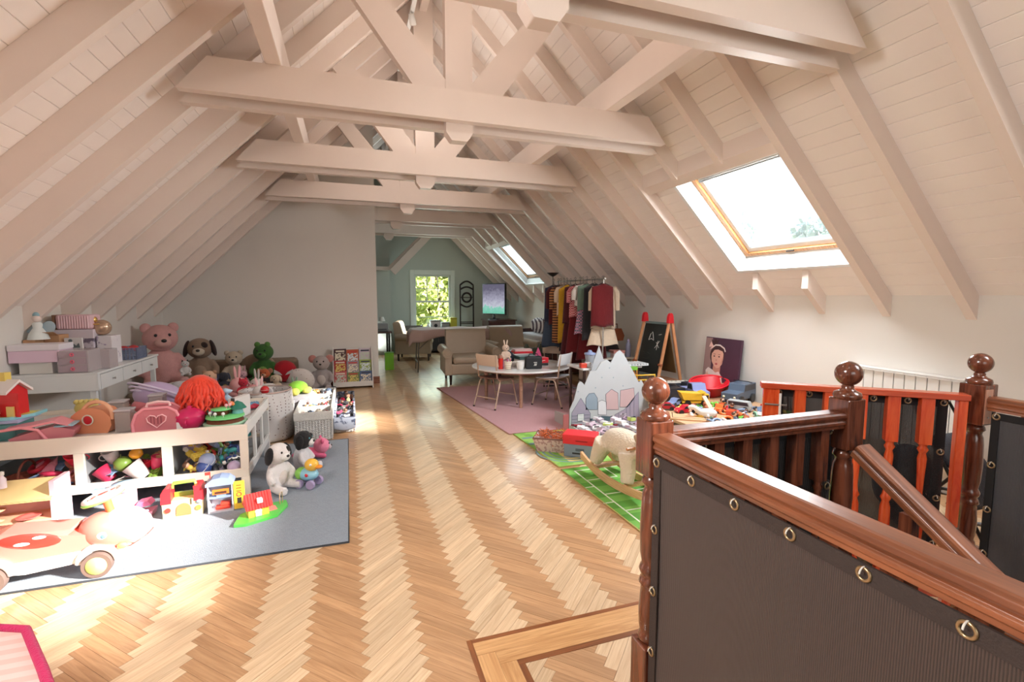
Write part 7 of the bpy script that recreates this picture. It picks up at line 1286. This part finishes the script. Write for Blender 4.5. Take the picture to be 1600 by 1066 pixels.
# dark things behind the gate
def blob(name,label,cat,x,y,z,r,c,seed):
    rr=random.Random(seed); b=MB(); b.grid(lambda u,v:(r[0]*math.cos(2*PI*u)*math.sin(PI*v)*(1+.12*math.sin(9*u*PI+v*7)),r[1]*math.sin(2*PI*u)*math.sin(PI*v)*(1+.12*math.cos(6*u*PI+v*5)),r[2]*(1-math.cos(PI*v))),22,14); return tag(b.build(name,F(c),loc=(x,y,z)),label,cat)
blob('backpack','black backpack on the floor behind the orange gate, left','bag',3.15,2.5,.002,(.2,.16,.26),(26,26,30),1); blob('backpack','dark blue backpack on the floor behind the orange gate, right','bag',3.6,2.2,.002,(.22,.16,.24),(34,38,54),2); blob('white_soft_bag','crumpled grey-white bag between the two backpacks','bag',3.38,2.35+.42,.002,(.13,.1,.1),(160,156,156),3)
t=T('toy_pushchair','black folded toy pushchair with grey wheel, seen between newel and grey mesh','pushchair',(3.55,1.62,.002)); [MB().torus((x,y,.11),.10,.012,'x',24,6).build('wheel',P((110,112,116)),t) for x,y in ((-.2,0),(.2,0),(-.2,.4),(.2,.4))]; b=MB(); b.tube([(-.2,0,.11),(-.17,.3,.6),(-.17,.42,.8),(.17,.42,.8),(.17,.3,.6),(.2,0,.11)],.010,6); b.tube([(-.2,.4,.11),(-.17,.1,.55)],.010,6); b.tube([(.2,.4,.11),(.17,.1,.55)],.010,6); b.build('pushchair_frame',blk,t); b=MB(); b.grid(lambda u,v:(-.17+.34*u,.35-.25*math.sin(PI*v*.5),.62-.38*v),8,8); b.build('fabric_seat',F((30,32,44)),t,sol=.01)

def resize(start,k,dz_=0):
    for o in COL.objects:
        if o.parent is None and 'label' in o.keys() and o['label'].startswith(start): o.scale=(k,k,k); o.location.z+=dz_; return
    raise ValueError(start)
resize('doll styling head wearing',1.32,.0); resize('clear pink toy carry case',1.18); resize('deep pink round toy pot',1.2); resize('small fairy-garden playset',1.15); resize('pale blue toy teapot',1.15)
resize('small red toy house with a white roof',1.45); resize('orange-tan rounded toy house',1.15); resize('shiny lilac striped bag',1.12,.03); resize('small yellow toy cottage',1.08)
for args in (
 ('plush_toy','pale grey plush elephant slumped between the white pillow and the doll styling head','plush toy',(-1.72,6.25,.02),math.radians(20),.62,(196,192,196),dict(ear='koala')),
 ('plush_toy','tan curly-haired plush doll behind the orange wig','plush toy',(-1.50,6.15,.36),math.radians(-10),.36,(190,150,120),dict(ear='bear',headc=(220,180,150))),
 ('plush_toy','rose plush pig lying on the padded chest, right side','plush toy',(-1.02,6.02,.36),math.radians(-20),.34,(230,160,160),dict(ear='cat',pose='lie')),
 ('plush_toy','lavender plush bear seated at the back of the pink mattress','plush toy',(-1.70,7.02,.20),math.radians(-15),.36,(180,160,200),dict(ear='bear')),
 ('plush_toy','beige plush lamb beside the plush monkey','plush toy',(-.95,7.05,.20),math.radians(-20),.30,(214,196,170),dict(ear='dog')),
 ('plush_toy','dark brown plush bear half hidden beneath the white desk','plush toy',(-2.1,6.72,.004),math.radians(40),.5,(70,44,34),dict(ear='bear')),
 ('plush_toy','light blue plush bear on the padded chest, left side','plush toy',(-1.52,5.82,.36),math.radians(30),.30,(150,180,206),dict(ear='bear',pose='lie')),
 ('plush_toy','mint green little plush bunny in front of the dotted pillow','plush toy',(-.76,7.35,.01),math.radians(-10),.32,(170,206,180),dict(ear='bunny'))):
    plush(*args[:7],**args[7])

resize('white drum-shaped pen pot',1.25); resize('cream striped pen pot',1.25); resize('slim white pen pot',1.2); resize('tall red spray bottle',1.2); resize('tiny beige plush rabbit',1.25); resize('black zip-up lunch bag',1.12)
# text/curve free; keep shared labels grouped
_seen={}
for _o in COL.objects:
    if _o.parent is None and 'label' in _o.keys(): _seen.setdefault(_o['label'],[]).append(_o)
for _l,_v in _seen.items():
    if len(_v)>1:
        for _o in _v:
            if not _o.get('group'): _o['group']='look-alikes: '+_v[0].name.split('.')[0].replace('_',' ')
